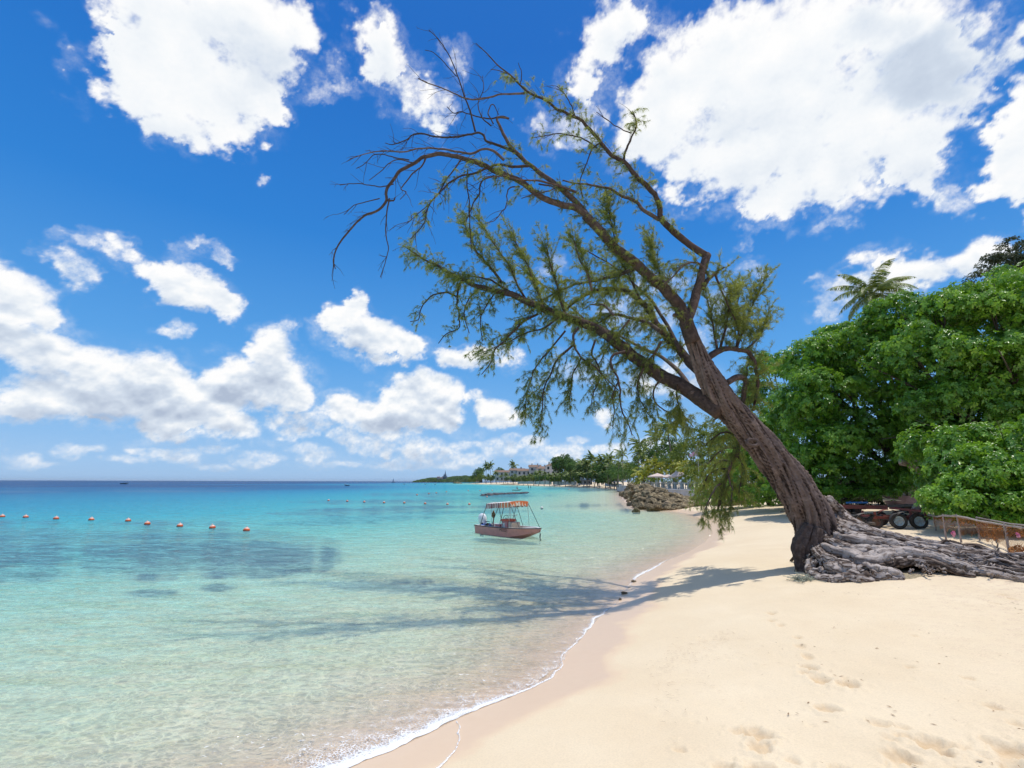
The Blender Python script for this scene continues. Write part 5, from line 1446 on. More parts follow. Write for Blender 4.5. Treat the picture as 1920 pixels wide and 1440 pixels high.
# ------------------------------------------------------------------ rocks
def rock_mat(name, dark, mid, light):
    m, nt, out = newmat(name)
    tc = nd(nt, 'ShaderNodeTexCoord'); oi = nd(nt, 'ShaderNodeObjectInfo')
    n1 = nd(nt, 'ShaderNodeTexNoise', i_Scale=2.6, i_Detail=9.0, i_Roughness=0.72)
    n2 = nd(nt, 'ShaderNodeTexVoronoi', i_Scale=7.0)
    va = nd(nt, 'ShaderNodeVectorMath', operation='ADD'); nt.links.new(tc.outputs['Object'], va.inputs[0]); nt.links.new(oi.outputs['Random'], va.inputs[1])
    nt.links.new(va.outputs[0], n1.inputs['Vector']); nt.links.new(va.outputs[0], n2.inputs['Vector'])
    c = ramp(nt, n1.outputs['Fac'], [(0.32, dark), (0.5, mid), (0.68, light)])
    tint = ramp(nt, oi.outputs['Random'], [(0.0, (.62, .58, .52)), (0.5, (.9, .88, .84)), (1.0, (1.0, .94, .84))])
    c = mixc(nt, 1.0, c, tint, 'MULTIPLY')
    b = nd(nt, 'ShaderNodeBsdfPrincipled', i_Roughness=0.9); b.inputs['Specular IOR Level'].default_value = .2; nt.links.new(c, b.inputs['Base Color'])
    bp = nd(nt, 'ShaderNodeBump', i_Strength=0.9, i_Distance=0.08)
    nt.links.new(math_n(nt, 'ADD', n1.outputs['Fac'], math_n(nt, 'MULTIPLY', n2.outputs['Distance'], 0.5)), bp.inputs['Height']); nt.links.new(bp.outputs['Normal'], b.inputs['Normal'])
    nt.links.new(b.outputs[0], out.inputs['Surface'])
    return m
M_ROCK = rock_mat('coral_rock', (0.05, 0.040, 0.024), (0.22, 0.175, 0.11), (0.58, 0.49, 0.33))
M_ROCKT = rock_mat('tan_boulder', (0.12, 0.09, 0.06), (0.33, 0.26, 0.18), (0.52, 0.43, 0.32))
def rock_mesh(seed, mat):
    nu, nv = 30, 20; rng = np.random.default_rng(seed)
    u, v = np.meshgrid(np.linspace(0, 2 * math.pi, nu + 1)[:-1], np.linspace(0.0, math.pi, nv), indexing='ij')
    d = np.stack([np.sin(v) * np.cos(u), np.sin(v) * np.sin(u), np.cos(v)], -1)
    r = np.ones(u.shape) * 1.0
    for k in range(16):          # cut facets
        n = rng.normal(size=3); n /= np.linalg.norm(n); h = rng.uniform(.62, .95)
        r = np.minimum(r, h / np.maximum(d @ n, .05))
    r = r * (1 + .13 * fbm(d[..., 0] * 2.5 + seed, d[..., 1] * 2.5, d[..., 2] * 2.5, oct=4, gain=.6, seed=seed))
    V = (d * r[..., None] * np.array([1.1, .95, .85])).reshape(-1, 3)
    i = np.arange(nu)[:, None]; j = np.arange(nv - 1)[None, :]
    F = np.stack([i * nv + j, i * nv + j + 1, ((i + 1) % nu) * nv + j + 1, ((i + 1) % nu) * nv + j], -1).reshape(-1, 4)
    o = mesh_np('boulder', V, F, mat, None, smooth=True)
    try: o.data.set_sharp_from_angle(angle=R(30))
    except Exception: pass
    return o
def build_rocks():
    rng = random.Random(21)
    protos = [rock_mesh(s, M_ROCK) for s in range(7)] + [rock_mesh(s + 40, M_ROCKT) for s in range(3)]
    used = set()
    def put(k, loc, s, label, group):
        src = protos[k]
        if k in used: o = src.copy(); col.objects.link(o)
        else: o = src; used.add(k)
        o.location = loc; o.scale = (s * rng.uniform(.85, 1.2), s * rng.uniform(.85, 1.15), s * rng.uniform(.75, 1.05))
        o.rotation_euler = (rng.uniform(-.5, .5), rng.uniform(-.5, .5), rng.uniform(0, 6.3))
        tag(o, label, 'boulder', group)
    # the groyne: rocks heaped between these screen lines, nearer rocks lower on screen
    top = [(1166,924),(1178,913),(1195,911),(1215,914),(1240,920),(1262,928),(1280,932),(1300,937),(1325,938)]
    bot = [(1166,929),(1185,940),(1190,952),(1210,955),(1240,956),(1270,957),(1300,957),(1330,954)]
    def lerp(tab, x):
        for (a, b), (c, d) in zip(tab, tab[1:]):
            if a <= x <= c: return b + (d - b) * (x - a) / (c - a)
        return tab[-1][1] if x > tab[-1][0] else tab[0][1]
    n = 0; rows = 11
    for r_ in range(rows):
        t = r_ / (rows - 1)
        x = 1166 + rng.uniform(0, 6)
        while x < 1334:
            yb = lerp(bot, x); yt = lerp(top, x)
            if t > (yb - yt) / 12.0 and r_ > 2: 
                x += 8; continue
            py = yb - 2 - (yb - yt - 3) * t
            # distance: foot of the pile at the waterline, the crest further back and higher
            foot = PZ(x, yb, .05); Y = foot.y * (1 + .16 * t)
            p = P(x, py, min(Y, 108))
            s = rng.uniform(.34, .78) * (1.2 if p.y > 60 else 1.0)
            zone = ['far outer tip', 'outer half', 'middle stretch', 'inner end by the foliage'][min(3, int((x - 1166) / 42))]
            tier = 'at the water line' if t < .15 else 'low in the heap' if t < .4 else 'halfway up the heap' if t < .7 else 'on the crest'
            put(rng.randrange(7), (p.x, p.y, p.z), s, 'rough brown groyne boulder %s, %s' % (tier, zone), 'boulders of the rock groyne')
            n += 1
            x += s * FPX / p.y * rng.uniform(1.0, 1.6)
    for px, py, s, k, lab in [(1256,951,.80,8,'pale tan boulder standing out at the foot of the groyne front'), (1228,953,.75,2,'broad dark boulder at the water line of the groyne front'), (1192,955,.45,1,'dark flat boulder lying in the shallows left of the groyne'), (1182,944,.5,3,'small dark boulder standing in the water at the groyne corner')]:
        p = PZ(px, py, .25); put(k, (p.x, p.y, .08 if px < 1200 else .25), s, lab, 'boulders of the rock groyne')
    row = [(1322,948,.50),(1345,948,.55),(1358,948,.42),(1372,948,.62),(1388,946,.58),(1402,945,.48),(1416,944,.40),(1430,943,.30),(1442,943,.28),(1456,942,.2),(1310,949,.5)]
    nm = ['first', 'second', 'third', 'fourth', 'fifth', 'sixth', 'seventh', 'eighth', 'ninth', 'tenth', 'eleventh']
    order = sorted(range(len(row)), key=lambda i: row[i][0])
    for q, i in enumerate(order):
        px, py, s = row[i]
        p = hit(px, py); put(7 + i % 3, (p.x, p.y, p.z + s * .4), s, 'tan boulder on the sand under the hedge, %s from the left in its row' % nm[q], 'boulders in a row on the sand')
    for px, py, s, lab in [(1170,1110,.085,'brown weedy stone at the edge of the tide, nearest one'), (1189,1089,.08,'grey stone in the breaking ripple'), (1181,1100,.05,'small tan stone between two larger tide stones'), (1163,1121,.05,'smallest brown stone at the tide edge'), (1243,1060,.05,'pale stone at the upper end of the ripple'),
                       (1306,1048,.11,'green weedy rock lying half under the tree shadow')]:
        p = PZ(px, py, .05); put(7 + rng.randrange(3), (p.x, p.y, .01), s, lab, 'small stones at the tide edge')
    # blue litter lying on a boulder
    p = hit(1383, 946); m = MB(); m.sphere((0, 0, 0), (.16, .10, .06), 12, 8, .3, 3); m.add([(-.2, -.1, .0), (.1, -.14, .05), (.22, .05, .01), (-.1, .12, .06)], [(0, 1, 2, 3)])
    o = m.build('plastic_bag', M_BLUEP); o.location = (p.x, p.y - .35, p.z + .62); tag(o, 'crumpled blue bag lying on a tan boulder', 'bag')
build_rocks()

def build_reef():
    rng = np.random.default_rng(4); nb = NB()
    for k in range(150):
        u = rng.random(); px = 905 + 80 * u + rng.normal() * 2; py = 929.3 - 5.0 * u ** .7 + rng.normal() * .5
        p = PZ(px, py); s = rng.uniform(.15, .42); n = 8
        a, b = np.meshgrid(np.linspace(0, 2 * math.pi, n + 1)[:-1], np.linspace(0, math.pi, 6), indexing='ij')
        d = np.stack([np.sin(b) * np.cos(a), np.sin(b) * np.sin(a), np.cos(b)], -1)
        r = s * (1 + .3 * rng.normal(size=a.shape) * np.sin(b)); V = (d * r[..., None] * np.array([1.8, 1.8, .62])).reshape(-1, 3) + np.array([p.x, p.y, .02])
        i = np.arange(n)[:, None]; j = np.arange(5)[None, :]
        nb.add(V, np.stack([i * 6 + j, i * 6 + j + 1, ((i + 1) % n) * 6 + j + 1, ((i + 1) % n) * 6 + j], -1).reshape(-1, 4))
    o = nb.build('reef', simple('dark_reef_rock', (0.085, 0.075, 0.080), 0.8, 0.4, 1.5), smooth=False)
    tag(o, 'low dark reef of broken rock awash behind the pink boat', None, kind='stuff')
build_reef()

# ------------------------------------------------------------------ trailers and boards
def wheel(parent, c, r, w, axis_rz, rim_mat, name='wheel', tilt=0.0):
    e = empty(name, c, axis_rz); e.parent = parent
    m = MB(); m.lathe([(r * .60, -w * .40), (r * .80, -w * .5), (r * .95, -w * .46), (r, -w * .25), (r, w * .25), (r * .95, w * .46), (r * .80, w * .5), (r * .60, w * .40)], n=28, axis='Y'); m.build('tyre', M_TYRE, e, smooth=True)
    m = MB(); m.lathe([(0, -w * .20), (r * .16, -w * .22), (r * .18, -w * .08), (r * .46, -w * .12), (r * .52, -w * .36), (r * .62, -w * .40), (r * .62, w * .40), (r * .5, w * .2), (0, w * .1)], n=28, axis='Y')
    for k in range(5):
        a = 2 * math.pi * k / 5; m.tube([(r * .30 * math.cos(a), -w * .08, r * .30 * math.sin(a)), (r * .30 * math.cos(a), -w * .16, r * .30 * math.sin(a))], r * .05, 6)
    m.build('rim', rim_mat, e, smooth=True)
    return e
def build_trailer(loc, rz, L, mats, rims, label, r=.30, W=1.5, tongue=1.2):
    e = empty('boat_trailer', loc, rz)
    tag(e, label, 'trailer', 'rusty boat trailers behind the roots')
    fm, = mats
    z = r + .12
    m = MB()
    for s in (-1, 1):
        m.box((0, s * W * .36, z), (L, .07, .11))
        m.tube([(L / 2, s * W * .36, z), (L / 2 + tongue, 0, z - .03)], .045, 6)
        m.box((-L / 2 + .1, s * W * .36, z + .12), (.08, .06, .22)); m.box((L / 2 - .3, s * W * .36, z + .12), (.08, .06, .2))
    for t in (-.48, -.15, .2, .48): m.box((t * L, 0, z - .004), (.07, W * .72 - .074, .07))
    m.tube([(L / 2 + tongue - .1, 0, z - .03), (L / 2 + tongue + .25, 0, z - .03)], .05, 8)
    m.build('frame', fm, e)
    m = MB(); m.tube([(-.3, -W / 2, r), (-.3, W / 2, r)], .035, 8); m.tube([(.45, -W / 2, r), (.45, W / 2, r)], .035, 8); m.build('axle', M_RIMR, e)
    i = 0
    for x in (-.3, .45):
        for s in (-1, 1):
            wheel(e, (x, s * W / 2, r), r, .19, 0, rims[i % len(rims)]); i += 1
    for s in (-1, 1):
        m = MB(); v = []; f = []; n = 12
        for k in range(n + 1):
            a = math.pi * k / n
            for q in (0, .015):
                v += [(.075 + (r * 2.55 + q) * .62 * math.cos(a) * 1.05, s * (W / 2 - .12), r + (r * 1.18 + q) * math.sin(a)), (.075 + (r * 2.55 + q) * .62 * math.cos(a) * 1.05, s * (W / 2 + .12), r + (r * 1.18 + q) * math.sin(a))]
        for k in range(n):
            a = 4 * k
            f += [(a, a + 1, a + 5, a + 4), (a + 2, a + 6, a + 7, a + 3)]
        m.add(v, f).build('mudguard', M_GREYW if s < 0 else fm, e, smooth=True)
    m = MB()
    for t in (-.35, .1): 
        m.tube([(t * L, -W * .2, z + .10), (t * L, W * .2, z + .10)], .05, 10)
    m.build('keel_roller', M_BLACK, e, smooth=True)
    return e
p = hit(1636, 992); build_trailer((p.x - .1, p.y + .75, p.z), R(176), 2.6, (M_GREYW,), (M_RIMR, M_RIMR), 'dark timber coloured boat trailer with rusty wheels, left of the pale rimmed wheel')
p = hit(1690, 993); build_trailer((p.x + .55, p.y + .9, p.z), R(-12), 2.3, (M_RUST,), (M_RIM, M_RIMR), 'red boat trailer with a pale blue rim on its near wheel', r=.33)
p = hit(1566, 968); build_trailer((p.x + .6, p.y + .5, p.z), R(10), 2.6, (M_RUST,), (M_RIMR, M_RIMR), 'red framed boat trailer standing farthest back beside the leaning trunk', r=.32)
def planks():
    def plank(a, b, za, zb, mat, w, h, label, nm='painted_spar'):
        p1 = hit(*a); p2 = hit(*b); e = MB()
        A = Vector((p1.x, p1.y, p1.z + za)); B = Vector((p2.x, p2.y, p2.z + zb)); d = (B - A); L = d.length
        m = d.to_track_quat('X', 'Z').to_matrix()
        e.box((0, 0, 0), (L, w, h)); e.box((L * .2, 0, h * .5 + .02), (L * .04, w * 1.15, .03)); e.box((-L * .3, 0, h * .5 + .02), (L * .03, w * 1.15, .03))
        o = e.build(nm, mat, bevel=.015); o.location = (A + B) / 2; o.rotation_euler = m.to_euler(); tag(o, label, 'board')
    plank((1545, 974), (1668, 974), .72, .60, M_RUST, .14, .20, 'long dull red board lying across the rear trailers')
    plank((1590, 973), (1632, 973), .86, .85, M_BLUEP, .16, .09, 'short bright blue board on top of the red board')
    plank((1672, 975), (1738, 980), .60, .52, M_RUST, .12, .10, 'shorter red board resting over the pale rimmed wheel')
    plank((1665, 968), (1748, 968), .55, .62, M_GREYW, .16, .14, 'grey timber beam at the rear right of the trailers')
    plank((1560, 984), (1640, 994), .34, .26, M_GREYW, .16, .10, 'dark sagging plank low beside the root mass')
    plank((1466, 962), (1487, 963), .09, .13, M_GREYW, .22, .10, 'short dark plank lying on the sand left of the trunk')
planks()
def loose_tyres():
    for px, py, r, rz, tl, lab in [(1733,977,.33,R(35),R(8),'black tyre standing on edge at the right end of the trailers'), (1702,962,.28,R(-20),R(10),'old tyre with rusty centre standing behind the red trailer'), (1719,958,.24,R(60),R(20),'small dark tyre under the tree behind the trailers')]:
        p = hit(px, py); e = empty('old_tyre', (p.x, p.y, p.z + r * .95), rz); e.rotation_euler = (tl, 0, rz)
        m = MB(); w = .2; m.lathe([(r * .60, -w * .40), (r * .80, -w * .5), (r * .95, -w * .46), (r, -w * .25), (r, w * .25), (r * .95, w * .46), (r * .80, w * .5), (r * .60, w * .40), (r * .66, 0), (r * .60, -w * .40)], n=28, axis='Y'); m.build('tyre', M_TYRE, e, smooth=True)
        m = MB(); m.lathe([(0, -.02), (r * .55, -.03), (r * .62, -w * .3), (r * .62, w * .3), (0, .02)], n=20, axis='Y'); m.build('rim', M_RIMR, e, smooth=True)
        tag(e, lab, 'tyre', 'loose old tyres')
loose_tyres()
def laid_up_boat():
    p = hit(1672, 958)
    M_ = simple('faded_mauve_hull', (0.20, 0.15, 0.19), 0.7, 0.2, 2.0, dirt=(0.09, 0.07, 0.07), dirt_amt=.5)
    e = small_hull('laid_up_rowing_boat', p, R(200), 3.6, 1.5, .50, M_, 'faded mauve rowing boat laid up in the shade beneath the trees')
    e.location.z = p.z + .25; e.location.x += .9; e.rotation_euler = (R(8), R(-4), R(195))
    m = MB(); m.sphere((.6, .1, .65), (.55, .4, .28), 14, 9, .12, 4); m.build('dark_cover', M_BLACK, e, smooth=True)
laid_up_boat()

# ------------------------------------------------------------------ stick and net fence
def net_mat():
    m, nt, out = newmat('orange_brown_net')
    tc = nd(nt, 'ShaderNodeTexCoord'); mp = nd(nt, 'ShaderNodeMapping'); mp.inputs['Rotation'].default_value = (0, R(45), 0)
    nt.links.new(tc.outputs['Object'], mp.inputs['Vector'])
    sp = nd(nt, 'ShaderNodeSeparateXYZ'); nt.links.new(mp.outputs[0], sp.inputs[0])
    n = nd(nt, 'ShaderNodeTexNoise', i_Scale=3.0, i_Detail=5.0); nt.links.new(tc.outputs['Object'], n.inputs['Vector'])
    def line(o): return math_n(nt, 'LESS_THAN', math_n(nt, 'FRACT', math_n(nt, 'MULTIPLY', o, 26.0)), 0.22)
    f = math_n(nt, 'MAXIMUM', line(sp.outputs['X']), line(sp.outputs['Z']))
    f = math_n(nt, 'MAXIMUM', f, ramp(nt, n.outputs['Fac'], [(0.56, 0.0), (0.66, 0.8)]))
    d = nd(nt, 'ShaderNodeBsdfDiffuse'); nt.links.new(ramp(nt, n.outputs['Fac'], [(0.3, (0.22, 0.085, 0.03)), (0.7, (0.42, 0.19, 0.075))]), d.inputs['Color'])
    t = nd(nt, 'ShaderNodeBsdfTransparent'); mx = nd(nt, 'ShaderNodeMixShader')
    nt.links.new(f, mx.inputs[0]); nt.links.new(t.outputs[0], mx.inputs[1]); nt.links.new(d.outputs[0], mx.inputs[2]); nt.links.new(mx.outputs[0], out.inputs['Surface'])
    return m
M_NET = net_mat()
def build_fence():
    rng = random.Random(8)
    org = hit(1803, 1017)
    e = empty('net_fence', org); tag(e, 'low fence of bleached sticks hung with orange brown netting beside the dead roots', 'fence')
    posts = [((1755, 996), 968), ((1774, 1013), 967), ((1803, 1017), 967), ((1837, 1013), 974), ((1892, 1038), 984), ((1935, 1046), 990), ((1975, 1056), 996)]
    tops = []; feet = []
    for (bx, by), ty in posts:
        b = hit(bx, by); t = P(bx, ty, b.y)
        t.x = b.x + rng.uniform(-.03, .03); tops.append(t); feet.append(b)
        m = MB(); m.tube([b - Vector((0, 0, .15)), b.lerp(t, .35) + Vector((rng.uniform(-.012, .012), 0, 0)), b.lerp(t, .7) + Vector((rng.uniform(-.014, .014), 0, 0)), t + Vector((0, 0, .05))], [.030, .027, .026, .020], 9, wob=.12, rng=rng)
        m.build('post', M_STICK, e, local=org, smooth=True)
    def rail(idx, lift, thick):
        m = MB(); pts = []
        for a, b in zip(idx, idx[1:]):
            for k in range(4):
                p = tops[a].lerp(tops[b], k / 4); pts.append(p + Vector((rng.uniform(-.01, .01), rng.uniform(-.03, .03), lift - .02 * math.sin(math.pi * k / 4) + rng.uniform(-.014, .014))))
        pts.append(tops[idx[-1]] + Vector((0, 0, lift))); m.tube(pts, thick, 8, wob=.2, rng=rng); m.build('rail', M_STICK, e, local=org, smooth=True)
    rail([0, 1, 2, 4, 5, 6], 0, .024); rail([0, 1, 2], .02, .018); rail([2, 3, 4], -.03, .02); rail([3, 5, 6], .06, .022)
    def net(idx, ft, fb, nm='netting'):
        v = []; f = []; nyy = 14; cols = 0; rg = random.Random(len(idx) * 3)
        for a, b in zip(idx, idx[1:]):
            n = 14
            for k in range(n):
                t = k / n; T = tops[a].lerp(tops[b], t); B = feet[a].lerp(feet[b], t); sag = .05 * math.sin(math.pi * t)
                fb_ = fb + .07 * math.sin(cols * .9) + .04 * math.sin(cols * 2.3)
                for j in range(nyy + 1):
                    q = ft + (fb_ - ft) * j / nyy
                    p = T.lerp(B, q) + Vector((.012 * math.sin(cols * 1.7 + j), .03 * math.sin(cols * .8) + .02 * math.sin(j * .9 + cols), -sag * (1 - j / nyy)))
                    v.append(p)
                cols += 1
        for i in range(cols - 1):
            for j in range(nyy): f.append((i * (nyy + 1) + j, i * (nyy + 1) + j + 1, (i + 1) * (nyy + 1) + j + 1, (i + 1) * (nyy + 1) + j))
        MB().add(v, f).build(nm, M_NET, e, local=org)
    net([0, 1, 2], .03, .60); net([2, 3, 4], .0, .72); net([2, 4], .0, .30); net([4, 5, 6], .0, .34); net([3, 5, 6], .05, .9)
    # heaped net at the foot of the right post
    m = MB(); pf = feet[4]
    for k in range(7): m.sphere((pf.x + .12 + k * .16, pf.y - .05 + .05 * math.sin(k), pf.z + .08), (.16, .12, .10 + .03 * math.sin(k * 2)), 12, 8, .25, k)
    m.build('heaped_netting', M_NET, e, local=org)
    # pink rag and flower tied to the fence
    pk = simple('hot_pink_cloth', (0.55, 0.10, 0.22), 0.7, 0.3, dirt=(.6,.5,.5))
    for px, py, s, lab in [(1788, 1001, .06, 'pink and white rag hanging low behind the first fence posts'), (1909, 1003, .045, 'small pink rag on the netting near the right edge')]:
        b = P(px, py, 13.2 if px < 1850 else 11.6); m = MB()
        for k in range(5): m.sphere((rng.uniform(-.5, .5) * s, rng.uniform(-.3, .3) * s, rng.uniform(-1, 1) * s), (s * .6, s * .3, s * .55), 9, 6, .35, k + 3)
        o = m.build('pink_rag', pk); o.location = b; tag(o, lab, 'rag', 'pink rags on the fence')
build_fence()

# ------------------------------------------------------------------ tangle of old net, sand mound, litter
def litter():
    rng = np.random.default_rng(9)
    M_T = simple('faded_green_twine', (0.34, 0.36, 0.28), 0.9, 0.2, 10.0)
    p = hit(1507, 1090); nb = NB()
    for k in range(90):
        c0 = np.array([p.x + rng.normal() * .13 - .0, p.y + rng.normal() * .07, p.z + .03 + abs(rng.normal()) * .03]); d = rng.normal(size=3); c = [c0]
        for i in range(7): d = d * .7 + rng.normal(size=3) * .7; d[2] *= .5; c.append(c[-1] + d / np.linalg.norm(d) * .045)
        c = np.array(c); c[:, 2] = np.maximum(c[:, 2], p.z + .005); tube_np(nb, c, .005, k=4, capr=False)
    o = nb.build('twine_tangle', M_T, local=tuple(p)); o.location = p; tag(o, 'tangled heap of faded green twine on the sand before the root foot', 'twine')
    # dry mound of coarse sand and weed under the arched root
    p = hit(1705, 1087); nx, ny = 60, 30
    X, Y = np.meshgrid(np.linspace(-.75, .75, nx), np.linspace(-.35, .35, ny), indexing='ij')
    H = np.clip(1 - (X / .72) ** 2 - (Y / .33) ** 2, -.3, 1) * .10 + fbm(X * 9, Y * 9, oct=4, seed=3) * .018
    V = np.stack([X, Y, H - .01], -1).reshape(-1, 3); i = np.arange(nx - 1)[:, None] * ny + np.arange(ny - 1)[None, :]
    F = np.stack([i, i + ny, i + ny + 1, i + 1], -1).reshape(-1, 4)
    o = mesh_np('weed_mound', V, F, simple('dry_weed_and_sand', (0.36, 0.29, 0.18), 0.95, 0.45, 25.0, bump=.8, bscale=60)); o.location = (p.x, p.y + .2, p.z)
    tag(o, 'low olive brown mound of dry weed and sand under the arched root', 'mound')
    # scattered leaves, chips and twigs
    nb = NB()
    for k in range(230):
        px = 1420 + 520 * rng.random(); py = 1085 + 350 * rng.random() ** 1.6
        if k % 3 == 0: px = 1560 + 380 * rng.random(); py = 1090 + 45 * rng.random()
        q = hit(px, py) if k < 40 else PZ(px, py, 1.0)
        z = ground_z(q.x, q.y) + .012; a = rng.random() * 6.28; s = rng.uniform(.005, .014); l = s * rng.uniform(1.2, 3.2)
        c, d = math.cos(a), math.sin(a)
        V = [(q.x + c * l, q.y + d * l, z), (q.x - d * s * .5, q.y + c * s * .5, z + s * .5), (q.x - c * l, q.y - d * l, z + .004), (q.x + d * s * .5, q.y - c * s * .5, z + s * .3)]
        nb.add(V, [[0, 1, 2, 3]], rng.random())
    for k in range(520):
        t = rng.random(); px = 1215 + 420 * t + rng.normal() * 12; py = 1178 - 78 * t ** .7 + rng.normal() * 9 + (rng.random() < .3) * abs(rng.normal()) * 60
        q = PZ(px, py, .85); z = ground_z(q.x, q.y) + .008; a = rng.normal() * .6 - .5; l = rng.uniform(.012, .05); w = .0022
        c, d = math.cos(a), math.sin(a)
        nb.add([(q.x + c * l, q.y + d * l, z), (q.x - d * w, q.y + c * w, z + .003), (q.x - c * l, q.y - d * l, z), (q.x + d * w, q.y - c * w, z + .003)], [[0, 1, 2, 3]], rng.random())
    o = nb.build('beach_litter', simple('leaf_litter', (0.32, 0.19, 0.10), 0.9, 0.5, 2.0), smooth=False); tag(o, 'scattered dry leaves and wood chips on the sand', kind='stuff')
litter()

# ------------------------------------------------------------------ foam along the waterline
def foam_mat():
    m, nt, out = newmat('sea_foam')
    geo = nd(nt, 'ShaderNodeNewGeometry'); at = nd(nt, 'ShaderNodeAttribute', attribute_name='val')
    v = nd(nt, 'ShaderNodeTexVoronoi', i_Scale=26.0, feature='DISTANCE_TO_EDGE'); n = nd(nt, 'ShaderNodeTexNoise', i_Scale=7.0, i_Detail=7.0, i_Roughness=0.7); n2 = nd(nt, 'ShaderNodeTexNoise', i_Scale=60.0, i_Detail=3.0)
    for q in (v, n, n2): nt.links.new(geo.outputs['Position'], q.inputs['Vector'])
    cell = ramp(nt, v.outputs['Distance'], [(0.0, 0.5), (0.22, 0.0)])
    a = math_n(nt, 'ADD', math_n(nt, 'MULTIPLY_ADD', at.outputs['Fac'], 1.6, -0.92), math_n(nt, 'ADD', cell, math_n(nt, 'MULTIPLY_ADD', n.outputs['Fac'], 1.5, -0.75)))
    a = ramp(nt, a, [(0.05, 0.0), (0.42, 0.95)])
    b = nd(nt, 'ShaderNodeBsdfPrincipled', i_Roughness=0.7); b.inputs['Base Color'].default_value = (.86, .86, .86, 1)
    bp = nd(nt, 'ShaderNodeBump', i_Strength=0.5, i_Distance=0.01); nt.links.new(n2.outputs['Fac'], bp.inputs['Height']); nt.links.new(bp.outputs['Normal'], b.inputs['Normal'])
    t = nd(nt, 'ShaderNodeBsdfTransparent'); mx = nd(nt, 'ShaderNodeMixShader')
    nt.links.new(a, mx.inputs[0]); nt.links.new(t.outputs[0], mx.inputs[1]); nt.links.new(b.outputs[0], mx.inputs[2]); nt.links.new(mx.outputs[0], out.inputs['Surface'])
    return m
def build_foam():
    nb = NB()
    def strip(ctl, seed, lift=.006, n=420, m=16, dry=False, wb=.045):
        """ctl: px, py, half width seaward px, thickness of foam 0..1"""
        ctl = np.array(ctl, float); u = np.linspace(0, len(ctl) - 1, n); k = np.minimum(u.astype(int), len(ctl) - 2); t = (u - k)[:, None]
        c = ctl[k] * (1 - t) + ctl[k + 1] * t
        W = [(hit(x, y) if dry else PZ(x, y)) for x, y in c[:, :2]]; X = np.array([[p.x, p.y] for p in W])
        T = np.gradient(X, axis=0); T /= np.linalg.norm(T, axis=1)[:, None]; N = np.stack([-T[:, 1], T[:, 0]], -1)
        wob = fbm(np.arange(n) * .05, np.full(n, seed), oct=4, seed=seed) * wb
        X = X + N * wob[:, None]
        V = []; A = []
        for j in range(m + 1):
            q = j / m; w = c[:, 2]
            pos = X + N * (q * w)[:, None] - N * .01
            z = np.maximum(base_height(pos[:, 0], pos[:, 1]), 0.0) + lift + .010 * math.sin(math.pi * min(1, q * 2.2)) * c[:, 3]
            V.append(np.column_stack([pos, z])); A.append(np.clip(c[:, 3] * (1 - q) ** .8 * (1.0 if j else .9), 0, 1))
        V = np.stack(V, 1).reshape(-1, 3); A = np.stack(A, 1).ravel()
        i = np.arange(n - 1)[:, None] * (m + 1) + np.arange(m)[None, :]
        nb.add(V, np.stack([i, i + m + 1, i + m + 2, i + 1], -1).reshape(-1, 4), A)
    # (px, py, width in metres towards the sea, amount)
    strip([(560,1480,.50,1),(650,1441,.44,1.0),(735,1405,.36,1.0),(800,1376,.30,1),(870,1341,.24,1),(930,1317,.17,.95),(985,1294,.12,.85),(1035,1270,.09,.8),(1050,1250,.07,.72),(1056,1228,.07,.72),(1075,1208,.08,.75),(1092,1192,.08,.7),(1105,1178,.14,.85),(1120,1160,.16,.8),(1140,1142,.12,.6),(1162,1128,.10,.4)], 3)
    strip([(1180,1098,.12,.6),(1200,1080,.22,.9),(1222,1068,.22,.9),(1250,1052,.15,.6),(1270,1045,.1,.3)], 5)
    strip([(560,1470,1.5,.56),(735,1402,1.3,.56),(870,1340,1.1,.55),(985,1294,.8,.52),(1050,1248,.7,.5),(1075,1208,.6,.42),(1105,1178,.5,.42),(1150,1135,.3,.35)], 13, lift=.012, m=40)
    strip([(800,1460,.05,.8),(825,1438,.055,.85),(848,1412,.045,.8),(861,1388,.035,.8),(862,1368,.03,.8),(853,1354,.025,.75)], 9, lift=.006, dry=True, wb=.02, n=160, m=6)
    o = nb.build('foam', foam_mat(), smooth=True)
    tag(o, 'white foam line of the small wave breaking on the sand', kind='stuff')
    # loose flecks drifting behind the line
    rng = np.random.default_rng(2); nf = NB()
    for k in range(300):
        t = rng.random(); a = rng.random() ** 1.7
        sx = 560 + 520 * t; sy = 1470 - 250 * t ** 1.15
        px = sx - 30 - 260 * a * (1 - t * .55); py = sy - 5 - 35 * a - rng.random() * 18
        p = PZ(px, py, .006); n = rng.integers(5, 8); L = rng.uniform(.007, .022) * (1 if rng.random() < .8 else 1.8); an = rng.normal() * .5 + .25; w = L * rng.uniform(.10, .28)
        ph = rng.random() * 6
        xs = np.linspace(-L, L, n); ys = np.sin(xs / L * 2.2 + ph) * L * .30; hw = w * np.sin(np.linspace(.25, math.pi - .25, n)) 
        c, s = math.cos(an), math.sin(an)
        up = np.stack([xs * c - (ys + hw) * s, xs * s + (ys + hw) * c], -1); dn = np.stack([xs * c - (ys - hw) * s, xs * s + (ys - hw) * c], -1)
        V = np.concatenate([up, dn]) + np.array([p.x, p.y]); V = np.column_stack([V, np.full(len(V), .016)])
        i = np.arange(n - 1); nf.add(V, np.stack([i, i + n, i + n + 1, i + 1], -1))
    o = nf.build('foam_flecks', simple('foam_white', (0.80, 0.80, 0.78), 0.8, 0.05), smooth=False); tag(o, 'small white flecks of foam drifting behind the breaking line', kind='stuff')
build_foam()
